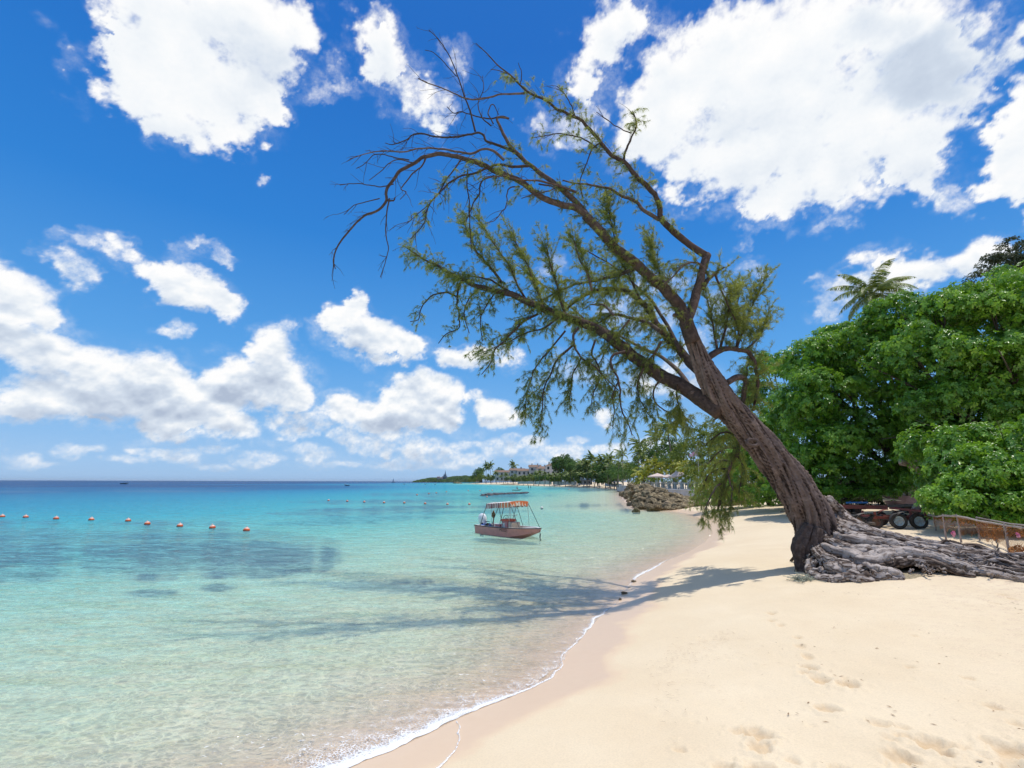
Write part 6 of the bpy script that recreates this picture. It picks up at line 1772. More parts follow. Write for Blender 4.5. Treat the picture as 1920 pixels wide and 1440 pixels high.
# ------------------------------------------------------------------ broadleaf trees and hedges
M_LEAF = leaf_mat('glossy_broad_leaves', (0.030, 0.095, 0.010), (0.095, 0.245, 0.020), (0.31, 0.53, 0.050), rough=0.40, trans=0.28, spec=0.6)
M_LEAF2 = leaf_mat('yellow_green_leaves', (0.04, 0.085, 0.012), (0.11, 0.18, 0.022), (0.26, 0.32, 0.04), rough=0.5, trans=0.30)
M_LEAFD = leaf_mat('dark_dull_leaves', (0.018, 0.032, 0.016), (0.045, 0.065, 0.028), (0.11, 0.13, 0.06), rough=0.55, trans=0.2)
M_LEAFF = leaf_mat('far_leaves', (0.020, 0.055, 0.012), (0.065, 0.14, 0.024), (0.17, 0.27, 0.045), rough=0.6, trans=0.2)
M_OLIVE = leaf_mat('olive_feathery_leaves', (0.045, 0.08, 0.015), (0.12, 0.175, 0.030), (0.25, 0.30, 0.055), rough=0.6, trans=0.25)
M_PALM = leaf_mat('palm_leaflets', (0.045, 0.09, 0.02), (0.15, 0.23, 0.045), (0.42, 0.44, 0.10), rough=0.45, trans=0.25)
M_PALMY = leaf_mat('yellow_palm_leaflets', (0.10, 0.16, 0.02), (0.26, 0.32, 0.035), (0.60, 0.52, 0.06), rough=0.45, trans=0.3)
M_TRUNK = bark_mat('grey_brown_bark', (0.03, 0.022, 0.016), (0.10, 0.08, 0.062), (0.22, 0.19, 0.16), scale=.6)
M_PTRUNK = bark_mat('palm_bark', (0.07, 0.055, 0.04), (0.19, 0.16, 0.125), (0.33, 0.29, 0.24), scale=.6)

def leaf_rosettes(nb, C, N, rng, size, per=6, val=(.2, .9), aspect=.42):
    """leaf rosettes centred C (n,3) facing N (n,3)"""
    n = len(C)
    N = N / np.maximum(np.linalg.norm(N, axis=1), 1e-9)[:, None]
    A = np.cross(N, rng.normal(size=(n, 3))); A /= np.maximum(np.linalg.norm(A, axis=1), 1e-9)[:, None]; B = np.cross(N, A)
    base_val = rng.uniform(val[0], val[1], n)
    for k in range(per):
        an = 2 * math.pi * k / per + rng.uniform(-.4, .4, n)
        d = A * np.cos(an)[:, None] + B * np.sin(an)[:, None]
        lift = rng.uniform(-.35, .55, n)[:, None]
        d = d + N * lift; d /= np.linalg.norm(d, axis=1)[:, None]
        w = np.cross(N, d); w /= np.maximum(np.linalg.norm(w, axis=1), 1e-9)[:, None]
        L = (size * rng.uniform(.65, 1.25, n))[:, None]
        p0 = C + d * L * .08; m = C + d * L * .55 + N * L * .06; tip = C + d * L - np.array([0, 0, 1]) * L * .22
        V = np.stack([p0, m - w * L * aspect * .5, tip, m + w * L * aspect * .5], 1).reshape(-1, 3)
        b = np.arange(n)[:, None] * 4
        nb.add(V, b + np.array([[0, 1, 2, 3]]), np.repeat(np.clip(base_val + rng.normal(size=n) * .10, 0, 1), 4))

def lobes_crown(nb, lobes, rng, size, dens, per=6, val=(.15, .9), upbias=.5, lump=.22, shell=.30, keep_low=.55, split=0, aspect=.42):
    """lobes: centre xyz, radii xyz. leaves sit in a lumpy shell with gaps"""
    sub_ = []
    for (c, r, vv) in lobes:
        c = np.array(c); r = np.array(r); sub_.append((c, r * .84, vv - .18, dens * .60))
        if split:
            for q in range(split):
                d0 = rng.normal(size=3); d0[2] = abs(d0[2]) * .9 - .25; d0[1] -= .35; d0 /= np.linalg.norm(d0); sub_.append((c + d0 * r * .80, r * rng.uniform(.17, .36), vv + rng.uniform(-.10, .30), dens * 1.15))
    for (c, r, vv, dens) in sub_:
        c = np.array(c); r = np.array(r)
        area = 4 * math.pi * ((r[0] * r[1]) ** 1.6 + (r[0] * r[2]) ** 1.6 + (r[1] * r[2]) ** 1.6) ** (1 / 1.6) / 3 ** (1 / 1.6)
        n = int(area * dens)
        d = rng.normal(size=(n, 3)); d /= np.linalg.norm(d, axis=1)[:, None]
        low = d[:, 2] < -.25
        d = d[~(low & (rng.random(n) > keep_low))]
        n = len(d)
        f = fbm(d[:, 0] * 2.1 + c[0] * .3, d[:, 1] * 2.1 + c[1] * .3, d[:, 2] * 2.1 + c[2] * .3, oct=4, gain=.6, seed=4)
        f2 = fbm(d[:, 0] * 6 + c[0], d[:, 1] * 6, d[:, 2] * 6, oct=2, seed=8)
        depth = rng.random(n) ** 1.6 * shell; depth = np.where(rng.random(n) < .06, -.30 * rng.random(n), depth)
        rad = (1 + lump * f + .10 * f2 - depth)
        keep = f2 > -.80 + .45 * rng.random(n)
        P_ = c + d * r * rad[:, None]
        N_ = d / r * r.mean() * .8 + np.array([0, 0, upbias]) + rng.normal(size=d.shape) * .30
        sel = keep
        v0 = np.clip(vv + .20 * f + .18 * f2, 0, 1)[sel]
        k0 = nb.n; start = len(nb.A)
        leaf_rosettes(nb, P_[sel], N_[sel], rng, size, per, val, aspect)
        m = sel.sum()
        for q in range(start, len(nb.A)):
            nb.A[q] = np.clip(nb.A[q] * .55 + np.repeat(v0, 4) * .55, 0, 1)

def branchy(nb, base, lobes, rng, r0, k=8):
    base = np.array(base)
    cen = np.mean([np.array(l[0]) for l in lobes], axis=0)
    fork = base * .6 + cen * .4; fork[2] = base[2] + (cen[2] - base[2]) * .45
    tr = spline([[*base, r0], [*(base * .7 + fork * .3 + rng.normal(size=3) * r0 * .6), r0 * .8], [*fork, r0 * .62]], 14)
    tube_np(nb, tr[:, :3], tr[:, 3], k=k, disp=lambda s, a, r: 1 + .12 * fbm(np.cos(a) * 2, np.sin(a) * 2, s * 2, oct=3, seed=2))
    for l in lobes:
        c = np.array(l[0]); mid = (fork + c) / 2 + rng.normal(size=3) * .12 * np.linalg.norm(c - fork) * .6; 
        s = spline([[*fork, r0 * .42], [*mid, r0 * .28], [*c, r0 * .12]], 10)
        tube_np(nb, s[:, :3], s[:, 3], k=6)
        for q in range(4):
            e = c + rng.normal(size=3) * np.array(l[1]) * .5; s2 = spline([[*mid, r0 * .18], [*((mid + e) / 2 + rng.normal(size=3) * .2), r0 * .12], [*e, r0 * .05]], 7)
            tube_np(nb, s2[:, :3], s2[:, 3], k=5)

def px_lobe(px, py, Y, rx, ry, ryd=None, v=.5):
    """crown lobe seen at px,py with apparent radii in photo pixels; depth radius in metres"""
    c = P(px, py, Y); m = mpp(Y)
    return ((c.x, c.y, c.z), (rx * m, ryd if ryd else (rx + ry) * .5 * m, ry * m), v)

def big_tree(name, label, cat, lobes, foot, mat, size, dens, seed, r0=.3, group=None, per=6, trunk=True, **kw):
    rng = np.random.default_rng(seed)
    p = Vector((foot[0], foot[1], ground_z(foot[0], foot[1])))
    e = empty(name, p); tag(e, label, cat, group)
    nb = NB(); lobes_crown(nb, lobes, rng, size, dens, per, **kw)
    nb.build('crown', mat, e, smooth=False, local=tuple(p))
    if trunk:
        tb = NB(); branchy(tb, (p.x, p.y, p.z - .2), lobes, rng, r0); tb.build('trunk', M_TRUNK, e, local=tuple(p))
    return e

def right_bank():
    H = lambda x, y: hit(x, y)
    # the two great trees on the right
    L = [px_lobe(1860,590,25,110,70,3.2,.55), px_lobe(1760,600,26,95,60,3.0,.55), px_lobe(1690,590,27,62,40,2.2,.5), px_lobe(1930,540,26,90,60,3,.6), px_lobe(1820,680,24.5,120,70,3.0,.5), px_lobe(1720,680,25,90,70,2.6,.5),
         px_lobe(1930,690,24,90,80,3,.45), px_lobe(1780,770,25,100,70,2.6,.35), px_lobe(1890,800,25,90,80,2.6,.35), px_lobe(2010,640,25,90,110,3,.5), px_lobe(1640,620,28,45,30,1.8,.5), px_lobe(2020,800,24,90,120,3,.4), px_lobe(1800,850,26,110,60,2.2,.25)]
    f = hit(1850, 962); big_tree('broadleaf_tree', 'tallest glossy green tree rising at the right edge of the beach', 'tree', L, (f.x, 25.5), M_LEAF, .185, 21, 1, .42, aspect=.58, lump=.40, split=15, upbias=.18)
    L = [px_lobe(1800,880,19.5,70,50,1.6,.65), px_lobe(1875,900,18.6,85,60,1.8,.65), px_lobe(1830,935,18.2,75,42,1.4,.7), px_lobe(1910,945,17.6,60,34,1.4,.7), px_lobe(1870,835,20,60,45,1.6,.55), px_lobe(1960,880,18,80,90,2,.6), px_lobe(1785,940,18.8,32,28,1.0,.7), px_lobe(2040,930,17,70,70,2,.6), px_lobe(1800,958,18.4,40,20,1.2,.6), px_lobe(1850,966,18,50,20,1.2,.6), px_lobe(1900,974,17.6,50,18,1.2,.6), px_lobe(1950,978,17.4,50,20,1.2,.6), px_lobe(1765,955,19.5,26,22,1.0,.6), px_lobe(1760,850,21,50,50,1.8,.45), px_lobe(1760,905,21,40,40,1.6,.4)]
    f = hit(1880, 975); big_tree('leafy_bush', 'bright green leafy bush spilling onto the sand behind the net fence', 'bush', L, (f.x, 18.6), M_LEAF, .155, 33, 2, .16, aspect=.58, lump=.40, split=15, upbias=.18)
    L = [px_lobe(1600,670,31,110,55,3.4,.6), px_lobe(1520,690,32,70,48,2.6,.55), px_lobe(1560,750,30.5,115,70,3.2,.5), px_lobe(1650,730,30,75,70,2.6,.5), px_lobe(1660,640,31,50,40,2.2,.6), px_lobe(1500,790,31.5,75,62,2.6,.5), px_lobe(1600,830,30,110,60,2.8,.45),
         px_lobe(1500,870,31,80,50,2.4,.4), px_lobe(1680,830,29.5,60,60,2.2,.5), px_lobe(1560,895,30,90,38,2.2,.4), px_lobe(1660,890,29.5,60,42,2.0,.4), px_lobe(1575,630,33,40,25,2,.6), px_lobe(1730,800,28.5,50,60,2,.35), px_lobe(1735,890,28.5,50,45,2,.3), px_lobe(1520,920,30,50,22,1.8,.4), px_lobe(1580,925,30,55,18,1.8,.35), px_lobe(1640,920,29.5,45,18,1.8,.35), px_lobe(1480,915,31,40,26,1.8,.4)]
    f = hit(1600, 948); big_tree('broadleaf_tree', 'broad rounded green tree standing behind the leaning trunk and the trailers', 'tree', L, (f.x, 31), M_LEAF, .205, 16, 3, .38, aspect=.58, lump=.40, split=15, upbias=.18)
    L = [px_lobe(1440,700,39,48,38,2.4,.6), px_lobe(1425,760,39,50,48,2.4,.5), px_lobe(1465,800,38,50,50,2.2,.5), px_lobe(1440,860,37,60,48,2.2,.5), px_lobe(1400,880,38,50,45,2.2,.45), px_lobe(1420,915,37,55,28,2.0,.5)]
    f = hit(1440, 944); big_tree('broadleaf_tree', 'smaller green tree seen just behind the fork and upper trunk of the leaning tree', 'tree', L, (f.x, 38.5), M_LEAF, .28, 9, 4, .3, lump=.34, split=12, upbias=.18)
    # low hedge under them, left of the trunk
    L = [px_lobe(x, y, 43, 36, 24, 1.8, v) for x, y, v in [(1330,925,.45),(1365,918,.5),(1400,928,.5),(1345,890,.4),(1385,880,.45),(1430,930,.45),(1465,925,.4),(1500,925,.35),(1480,905,.35),(1520,915,.3)]]
    f = hit(1400, 944); big_tree('hedge', 'dense green hedge above the row of tan boulders', 'hedge', L, (f.x, 43), M_LEAF, .27, 14, 5, .15, lump=.28, keep_low=1.0)
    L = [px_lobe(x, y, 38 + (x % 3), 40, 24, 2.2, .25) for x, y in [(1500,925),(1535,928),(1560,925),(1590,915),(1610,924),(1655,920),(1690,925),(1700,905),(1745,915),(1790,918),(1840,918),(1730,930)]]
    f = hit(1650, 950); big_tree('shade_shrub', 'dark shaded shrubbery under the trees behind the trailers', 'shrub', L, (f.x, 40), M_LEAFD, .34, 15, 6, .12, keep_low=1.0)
    # dull dark tree top at the upper right
    L = [px_lobe(1880,500,38,50,26,2.4,.5), px_lobe(1930,480,38,50,30,2.4,.5), px_lobe(1850,520,38,36,14,1.8,.5), px_lobe(1905,455,39,24,12,1.6,.5), px_lobe(1990,480,38,60,50,3,.5), px_lobe(1930,520,37,60,40,2.4,.4)]
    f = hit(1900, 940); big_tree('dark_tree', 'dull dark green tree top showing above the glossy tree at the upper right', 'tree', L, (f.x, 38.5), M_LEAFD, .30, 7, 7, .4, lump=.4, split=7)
    # bare weathered limb under the crowns
    nb = NB(); p0 = P(1690, 868, 23); 
    for pts in [[(1688,866,5),(1705,870,6),(1722,885,5),(1742,900,3)], [(1700,868,5),(1725,868,4),(1748,880,2)], [(1742,900,4),(1738,925,5),(1720,950,6),(1712,968,8)]]:
        rows = [[*P(x, y, 23 + (y - 868) * .02), r * mpp(23)] for x, y, r in pts]; sp = spline(rows, 26)
        tube_np(nb, sp[:, :3], sp[:, 3], k=10, disp=lambda s, a, r: 1 + .25 * fbm(np.cos(a) * 2, np.sin(a) * 2, s * 3, oct=3, seed=2), val=.7)
    b = P(1712, 968, 25); o = nb.build('dead_limb', M_ROOT, local=tuple(b)); o.location = b; tag(o, 'dead brown weathered limb leaning under the green crowns above the trailers', 'dead tree')

right_bank()

# ------------------------------------------------------------------ palms
def palm_frond(nb, base, az, el, L, rng, leaf_n=26, droop=1.0, wind=(0, 0, 0), w=.055, ll=.55, fold=.6):
    d = np.array([math.cos(az) * math.cos(el), math.sin(az) * math.cos(el), math.sin(el)]); p = np.array(base, float); m = 14; pts = [p]
    for k in range(m):
        d = d + np.array([0, 0, -droop * 1.9 / m * (.35 + k / m)]) + np.array(wind) / m; d /= np.linalg.norm(d); pts.append(pts[-1] + d * L / m)
    pts = np.array(pts); tube_np(nb, pts, np.linspace(.035 * L / 3, .008, m + 1), k=4, val=.8, capr=False)
    side = np.array([-math.sin(az), math.cos(az), 0.0]); t = rng.uniform(.14, 1.0, leaf_n * 2); t.sort(); idx = t * (m - .001); i = idx.astype(int); f = (idx - i)[:, None]
    P0 = pts[i] * (1 - f) + pts[i + 1] * f; T = pts[i + 1] - pts[i]; T /= np.linalg.norm(T, axis=1)[:, None]
    for s in (-1, 1):
        l = (ll * L / 3 * np.sin(np.clip(t * .92 + .12, 0, 1) * math.pi) ** .6)[:, None] + .05
        D = side * s * 1.0 + T * .55 + np.array([0, 0, -fold]) + rng.normal(size=P0.shape) * .10 + np.array(wind) * .5; D /= np.linalg.norm(D, axis=1)[:, None]
        M_ = P0 + D * l * .55; D2 = D + np.array([0, 0, -.55]); D2 /= np.linalg.norm(D2, axis=1)[:, None]; E = M_ + D2 * l * .45
        W_ = T * w * .5 * (L / 3)
        V = np.stack([P0 - W_, P0 + W_, M_ + W_, M_ - W_, E + W_ * .2, E - W_ * .2], 1).reshape(-1, 3); b = np.arange(len(P0))[:, None] * 6
        vv = np.clip(.45 + .25 * rng.normal(size=len(P0)), 0, 1)
        nb.add(V, np.concatenate([b + np.array([[0, 1, 2, 3]]), b + np.array([[3, 2, 4, 5]])]), np.repeat(vv, 6))

def make_palm(name, foot, height, lean, L, nf, seed, mat=M_PALM, wind=(0, 0, 0), leaf_n=26, w=.055, parts=False, tr=.16):
    rng = np.random.default_rng(seed); e = empty(name, foot)
    tb = NB(); top = np.array([lean[0], lean[1], height])
    sp = spline([[0, 0, -.3, tr * 1.5], [top[0] * .12, top[1] * .12, height * .3, tr], [top[0] * .5, top[1] * .5, height * .68, tr * .8], [*top, tr * .7]], 40)
    tube_np(tb, sp[:, :3], sp[:, 3], k=10, disp=lambda s, a, r: 1 + .07 * np.sin(s * 22)); tb.build('trunk', M_PTRUNK, e)
    c = NB()
    for k in range(nf):
        az = 2.4 * k + rng.uniform(-.3, .3); el = 1.25 - 1.75 * (k / nf) + rng.normal() * .12
        if parts: c = NB()
        palm_frond(c, top + rng.normal(size=3) * .06, az, el, L * rng.uniform(.85, 1.1), rng, leaf_n, .8 + .5 * rng.random(), wind, w)
        if parts: c.build('frond', mat, e, smooth=False)
    if not parts: c.build('crown', mat, e, smooth=False)
    n = MB()
    for k in range(7):
        a = k * .9; n.sphere((top[0] + math.cos(a) * .28, top[1] + math.sin(a) * .28, top[2] - .28 - .1 * (k % 2)), (.13, .13, .17), 8, 6)
    if height > 5: n.build('coconut_cluster', M_PALMY if seed % 2 else M_BROWN, e, smooth=True)
    return e
def copy_tree(o, parent=None):
    c = o.copy(); col.objects.link(c); c.parent = parent
    for ch in o.children: copy_tree(ch, c)
    return c

ORD = ['', 'second ', 'third ', 'fourth ', 'fifth ', 'sixth ', 'seventh ', 'eighth ', 'ninth ', 'tenth ', 'eleventh ', 'twelfth ', 'thirteenth ', 'fourteenth ', 'fifteenth ', 'sixteenth ']
def ordinal_labels(items, zones):
    """items: list of (object, px, fixed label or None); zones: (px limit, phrase)"""
    lo = -1e9
    for lim, phrase in zones:
        z = sorted([i for i in items if lo <= i[1] < lim and i[2] is None], key=lambda i: i[1]); lo = lim
        for k, (o, px, _) in enumerate(z):
            if len(z) == 1: w = 'the only '
            elif k == 0: w = 'leftmost '
            elif k == len(z) - 1: w = 'rightmost '
            else: w = ORD[k] + 'from the left, '
            o['label'] = (w + phrase) if 'from' not in w else (ORD[k] + phrase + ', counted from the left')

def palms():
    # near palm above the round tree
    Y = 33; top = P(1636, 550, Y); z0 = 1.6
    e = make_palm('coconut_palm', (top.x + .6, Y, z0), top.z - z0, (-.6, 0), 3.0, 26, 3, wind=(.2, -.1, .1), leaf_n=58, parts=True, w=.030)
    tag(e, 'coconut palm whose windblown crown rises above the round green tree', 'palm tree')
    # protos for the middle distance
    protos = [make_palm('coconut_palm', (0, 0, 0), 10, (.8, .3), 3.4, 18, 11, wind=(-.7, 0, .1), leaf_n=22, w=.10),
              make_palm('coconut_palm', (0, 0, 0), 10, (-.5, .2), 3.3, 20, 12, wind=(-.5, 0, 0), leaf_n=22, w=.10),
              make_palm('coconut_palm', (0, 0, 0), 10, (.2, .3), 3.6, 16, 14, wind=(-1.1, 0, .25), leaf_n=22, w=.10),
              make_palm('garden_palm', (0, 0, 0), 2.2, (.1, .1), 2.6, 16, 15, mat=M_PALMY, wind=(-.3, 0, .1), leaf_n=18, w=.11, tr=.12)]
    fw = dict(leaf_n=16, w=.26)
    protos += [make_palm('coconut_palm', (0, 0, 0), 10, (.8, .3), 4.6, 20, 21, wind=(-.7, 0, .1), tr=.2, **fw), make_palm('coconut_palm', (0, 0, 0), 10, (-.5, .2), 4.4, 22, 22, wind=(-.5, 0, 0), tr=.2, **fw), make_palm('coconut_palm', (0, 0, 0), 10, (.2, .3), 4.8, 18, 24, wind=(-1.0, 0, .2), tr=.2, **fw)]
    used = [False] * 7
    def put(k, px, py_top, Y, label, group, foot_z=1.5, hgt=None):
        """py_top: photo height of the crown's centre"""
        p = P(px, py_top, Y); base_h = 10 if k != 3 else 2.2
        H = p.z - foot_z; s = H / base_h if hgt is None else hgt
        if used[k]: e = copy_tree(protos[k])
        else: e = protos[k]; used[k] = True
        if hgt is None: sxy = max(.75, min(1.25, s)) * (1 + .1 * math.sin(px))
        else: sxy = hgt
        e.location = (p.x, p.y, foot_z if hgt is None else p.z - 2.2 * hgt)
        # crowns keep their size while trunks stretch: scale is even so the crown grows with the palm
        e.scale = (sxy, sxy, s); e.rotation_euler = (0, 0, (px * 1.7) % .9 - .45)
        tag(e, label, 'palm tree', group)
        return e
    G1 = 'coconut palms beyond the rock groyne'
    put(0, 1193, 833, 92, 'tall palm with pale fronds above the terrace, left of the darker windblown one', G1)
    put(2, 1230, 822, 100, 'dark windblown palm behind the terrace, its crown like a brush', G1)
    put(1, 1258, 806, 84, 'highest palm over the terrace, its drooping fronds nearest the leaning tree', G1)
    put(2, 1166, 852, 135, 'slim dark windblown palm left of the terrace, standing against the sky', G1)
    put(1, 1204, 850, 88, 'lower bushy palm in front of the tall pale palm', G1)
    put(0, 1157, 868, 140, 'lower palm just left of the slim windblown palm', G1)
    put(1, 1180, 875, 125, 'half hidden palm right of the slim windblown palm', G1)
    G2 = 'yellow green garden palms round the terrace'
    for px, py, Y, lab in [(1214,884,86,'leftmost yellow green garden palm by the terrace corner'),(1226,872,88,'garden palm rising behind the left parasol'),(1240,880,88,'garden palm between the two left parasols'),(1256,870,84,'tallest garden palm behind the middle parasol'),(1268,884,83,'garden palm between the middle and right parasols'),(1284,877,80,'bright yellow garden palm behind the right parasol'),(1296,885,78,'garden palm just left of the flagpole'),(1208,896,84,'low yellow garden palm at the left end of the balustrade'),(1276,868,92,'garden palm with silvery fronds, highest at the back')]:
        put(3, px, py, Y, lab, G2, hgt=1.0 + .15 * math.sin(px))
    G3 = 'palms along the far beach'
    row = [(1004,887,300),(1012,884,310),(1022,887,300),(1030,890,290),(1040,888,300),(1052,889,280),(1060,886,290),(1070,887,270),(1078,884,280),(1084,876,270),(1094,868,265),(1100,872,255),(1108,862,260),(1119,874,250),(1127,866,240),(1135,872,225),(1143,861,225),(1146,876,200),(1152,880,190),(1090,889,250),(1113,887,235),(1130,888,215),
           (958,893,400),(966,890,410),(948,888,430),(940,891,440),(916,890,480),(908,893,500),(924,892,470),(984,892,380),(994,890,360),(930,885,450),(976,893,390),
           (911,873,520),(920,871,520),(962,871,480)]
    od = ['far left', 'left', 'middle', 'right']
    names = {(1094,868): 'tall tousled palm, first of the high pair at the right part of the far beach', (1108,862): 'tall yellowish palm standing highest in the middle of the far palms', (1127,866): 'tall dark palm right of the highest yellowish far palm', (1143,861): 'tallest dark far palm beside the right end of the grove',
             (911,873): 'lone slim palm silhouette left of its twin, above the far trees', (920,871): 'lone slim palm silhouette, right one of the twins above the far trees', (962,871): 'single palm silhouette rising in front of the hotel roofs'}
    items = []
    for i, (px, py, Y) in enumerate(row):
        lab = names.get((px, py)) or ('palm of the far beach grove, below and left of the hotel' if px < 935 else 'dark palm in front of the white hotel' if px < 1000 else 'bushy dark palm behind the white sea wall' if px < 1084 else 'palm of the tall grove right of the white sea wall')
        e = put(4 + i % 3, px, py + (0 if px > 1085 else 2), Y, lab, G3, foot_z=1.8 if px > 925 else 1.6); items.append((e, px, names.get((px, py))))
    ordinal_labels(items, [(935, 'palm of the far grove left of the white hotel'), (1000, 'dark palm before the white hotel'), (1085, 'palm standing behind the white sea wall'), (2000, 'palm of the tall grove right of the sea wall')])
        
palms()

# ------------------------------------------------------------------ bank of trees behind the terrace and the far wood, tree by tree
def mid_trees():
    G = 'trees on the slope behind the terrace'
    specs = [([(1320,830,70,40,22),(1290,850,72,40,24),(1345,860,68,35,30),(1310,880,66,36,24)], 'olive green feathery tree directly behind the flagpole', M_OLIVE),
             ([(1375,820,60,38,26),(1400,845,58,34,30),(1360,850,60,34,30),(1390,880,57,40,30)], 'olive green tree behind the leaning trunk, right of the flagpole', M_OLIVE),
             ([(1265,838,95,26,20),(1245,850,96,24,22),(1285,842,95,24,16),(1255,868,94,30,16)], 'rounded dark green tree behind the highest terrace palm', M_LEAFF),
             ([(1218,850,104,22,24),(1232,862,102,22,20),(1205,870,102,20,22)], 'dark tree between the two tall terrace palms', M_LEAFF),
             ([(1186,885,112,18,16),(1172,890,116,16,13),(1198,892,106,18,14)], 'dark bushy tree above the outer end of the groyne', M_LEAFF),
             ([(1160,893,150,14,12),(1148,890,165,13,13)], 'dark shrub mass between far beach and groyne', M_LEAFF),
             ([(1330,800,90,22,12),(1300,815,92,26,14),(1350,812,88,26,16)], 'highest dark tree on the skyline left of the leaning trunk', M_OLIVE)]
    for i, (lb, lab, mat) in enumerate(specs):
        L = [px_lobe(x, y, Y, rx, ry, (rx + ry) * .5 * mpp(Y), .5) for x, y, Y, rx, ry in lb]
        x, y, Y, *_ = lb[0]; f = P(x, 903, Y); 
        big_tree('broadleaf_tree', lab, 'tree', L, (f.x, Y), mat, .55, 2.4, 30 + i, .3, group=G, lump=.35, per=5, split=6)
    # garden shrubs along the balustrade
    rng = random.Random(4)
    G = 'garden shrubs along the balustrade'
    for i, (px, py, Y, rx, ry, lab) in enumerate([(1222,900,80,14,7,'yellow green shrub at the left end of the balustrade'),(1246,902,79,14,6,'low shrub under the middle parasol'),(1270,901,77,16,7,'low shrub right of the middle parasol'),(1294,900,74,14,8,'yellow shrub left of the flagpole foot'),(1240,889,90,24,10,'bright shrub behind the parasols'),(1288,890,86,22,10,'bright shrub behind the right parasol'),(1325,905,66,20,14,'green shrub right of the flagpole foot')]):
        L = [px_lobe(px, py, Y, rx, ry, rx * .7 * mpp(Y), .6), px_lobe(px + rx * .5, py + 1, Y, rx * .6, ry * .8, rx * .5 * mpp(Y), .6)]
        big_tree('garden_shrub', lab, 'shrub', L, (P(px, py, Y).x, Y), M_LEAF2, .30, 8, 60 + i, .08, group=G, per=5)
    # far wood: rounded trees copied from three models
    def far_proto(seed, mat):
        rg = np.random.default_rng(seed); e = empty('far_tree', (0, 0, 0)); nb = NB()
        lobes = [((0, 0, 7), (3.6, 3.4, 2.6), .55)] + [((rg.uniform(-3, 3), rg.uniform(-2.5, 2.5), rg.uniform(4.2, 7.5)), (2.3, 2.2, 1.9), rg.uniform(.35, .6)) for _ in range(6)]
        lobes_crown(nb, lobes, rg, .95, 1.5, 5, lump=.3); nb.build('crown', mat, e, smooth=False)
        tb = NB(); branchy(tb, (0, 0, -.5), lobes, rg, .28, 6); tb.build('trunk', M_TRUNK, e); return e
    pr = [far_proto(101, M_LEAFF), far_proto(102, M_LEAFF), far_proto(103, M_LEAF2)]
    used = [False] * 3
    spots = [(888,896,640,1.0,0),(896,890,620,1.15,0),(903,894,600,1.0,2),(881,900,660,.6,2),(892,899,600,.7,2),(899,886,640,1.2,0),(912,897,560,.9,1),(921,896,520,.9,2),(931,897,500,.8,1),(937,886,520,1.0,0),(944,895,480,.9,2),(952,898,460,.7,1),
             (963,899,440,.7,0),(972,899,420,.7,2),(981,898,400,.8,1),(990,897,390,.8,0),(1000,897,370,.8,2),(1010,897,350,.8,0),(1020,897,335,.85,1),(1030,898,325,.75,0),
             (1040,897,310,.8,2),(1050,898,305,.75,0),(1060,897,298,.8,1),(1048,873,330,1.35,0),(1058,870,330,1.4,0),(1068,874,325,1.3,1),(1075,880,300,1.1,0),(1085,880,290,1.15,0),(1072,896,290,.8,2),(1082,893,280,.9,0),(1094,892,270,.95,1),
             (1104,893,262,.9,0),(1114,893,250,.9,1),(1124,894,240,.85,0),(1134,892,228,.9,0),(1143,893,215,.85,1),(1150,893,200,.8,0),(1100,882,270,1.1,0),(1120,882,250,1.1,1),(1140,882,228,1.05,0),(1155,885,190,.9,0),
             (975,889,500,.9,1),(1033,886,400,.9,0),(1168,884,170,.85,0),(1178,880,155,.8,1),(1046,897,300,.5,2),(985,900,380,.45,2),(1086,902,255,.35,2),(1122,902,228,.32,2),(1132,902,215,.32,2),(1142,903,205,.32,2)]
    items = []
    for i, (px, py, Y, s, k) in enumerate(spots):
        p = P(px, py, Y); s = s * Y / 520 if Y > 520 else s
        e = copy_tree(pr[k]) if used[k] else pr[k]; used[k] = True
        z0 = p.z - 6.2 * s
        if z0 > 1.4: sz = (p.z - 1.4) / 6.2; z0 = 1.4
        else: sz = s
        e.location = (p.x, p.y, z0); e.scale = (s * 1.15, s * 1.1, sz); e.rotation_euler = (0, 0, (px * 2.3) % 6.28)
        named = {(1058,870): 'broad dark domed tree with flat top in the middle of the far wood', (899,886): 'tall dark tree at the left end of the far wood', (881,900): 'low pale bush at the very point of the far beach'}
        lab = named.get((px, py)) or ('rounded tree in the left part of the far wood, left of the hotel' if px < 935 else 'low tree before the white hotel' if px < 1000 else 'tree in the middle of the far wood behind the sea wall' if px < 1084 else 'tree at the right end of the far wood, near the groyne')
        if s < .55: lab = 'low yellow green hedge bush at the back of the far beach'
        tag(e, lab, 'tree', 'trees of the far wood'); items.append((e, px + (0 if s >= .55 else 3000), named.get((px, py))))
    ordinal_labels(items, [(935, 'rounded tree of the far wood left of the hotel'), (1000, 'low tree before the white hotel'), (1085, 'rounded tree of the far wood behind the sea wall'), (2500, 'rounded tree at the right end of the far wood'), (5000, 'low yellow green bush at the back of the far beach')])
mid_trees()

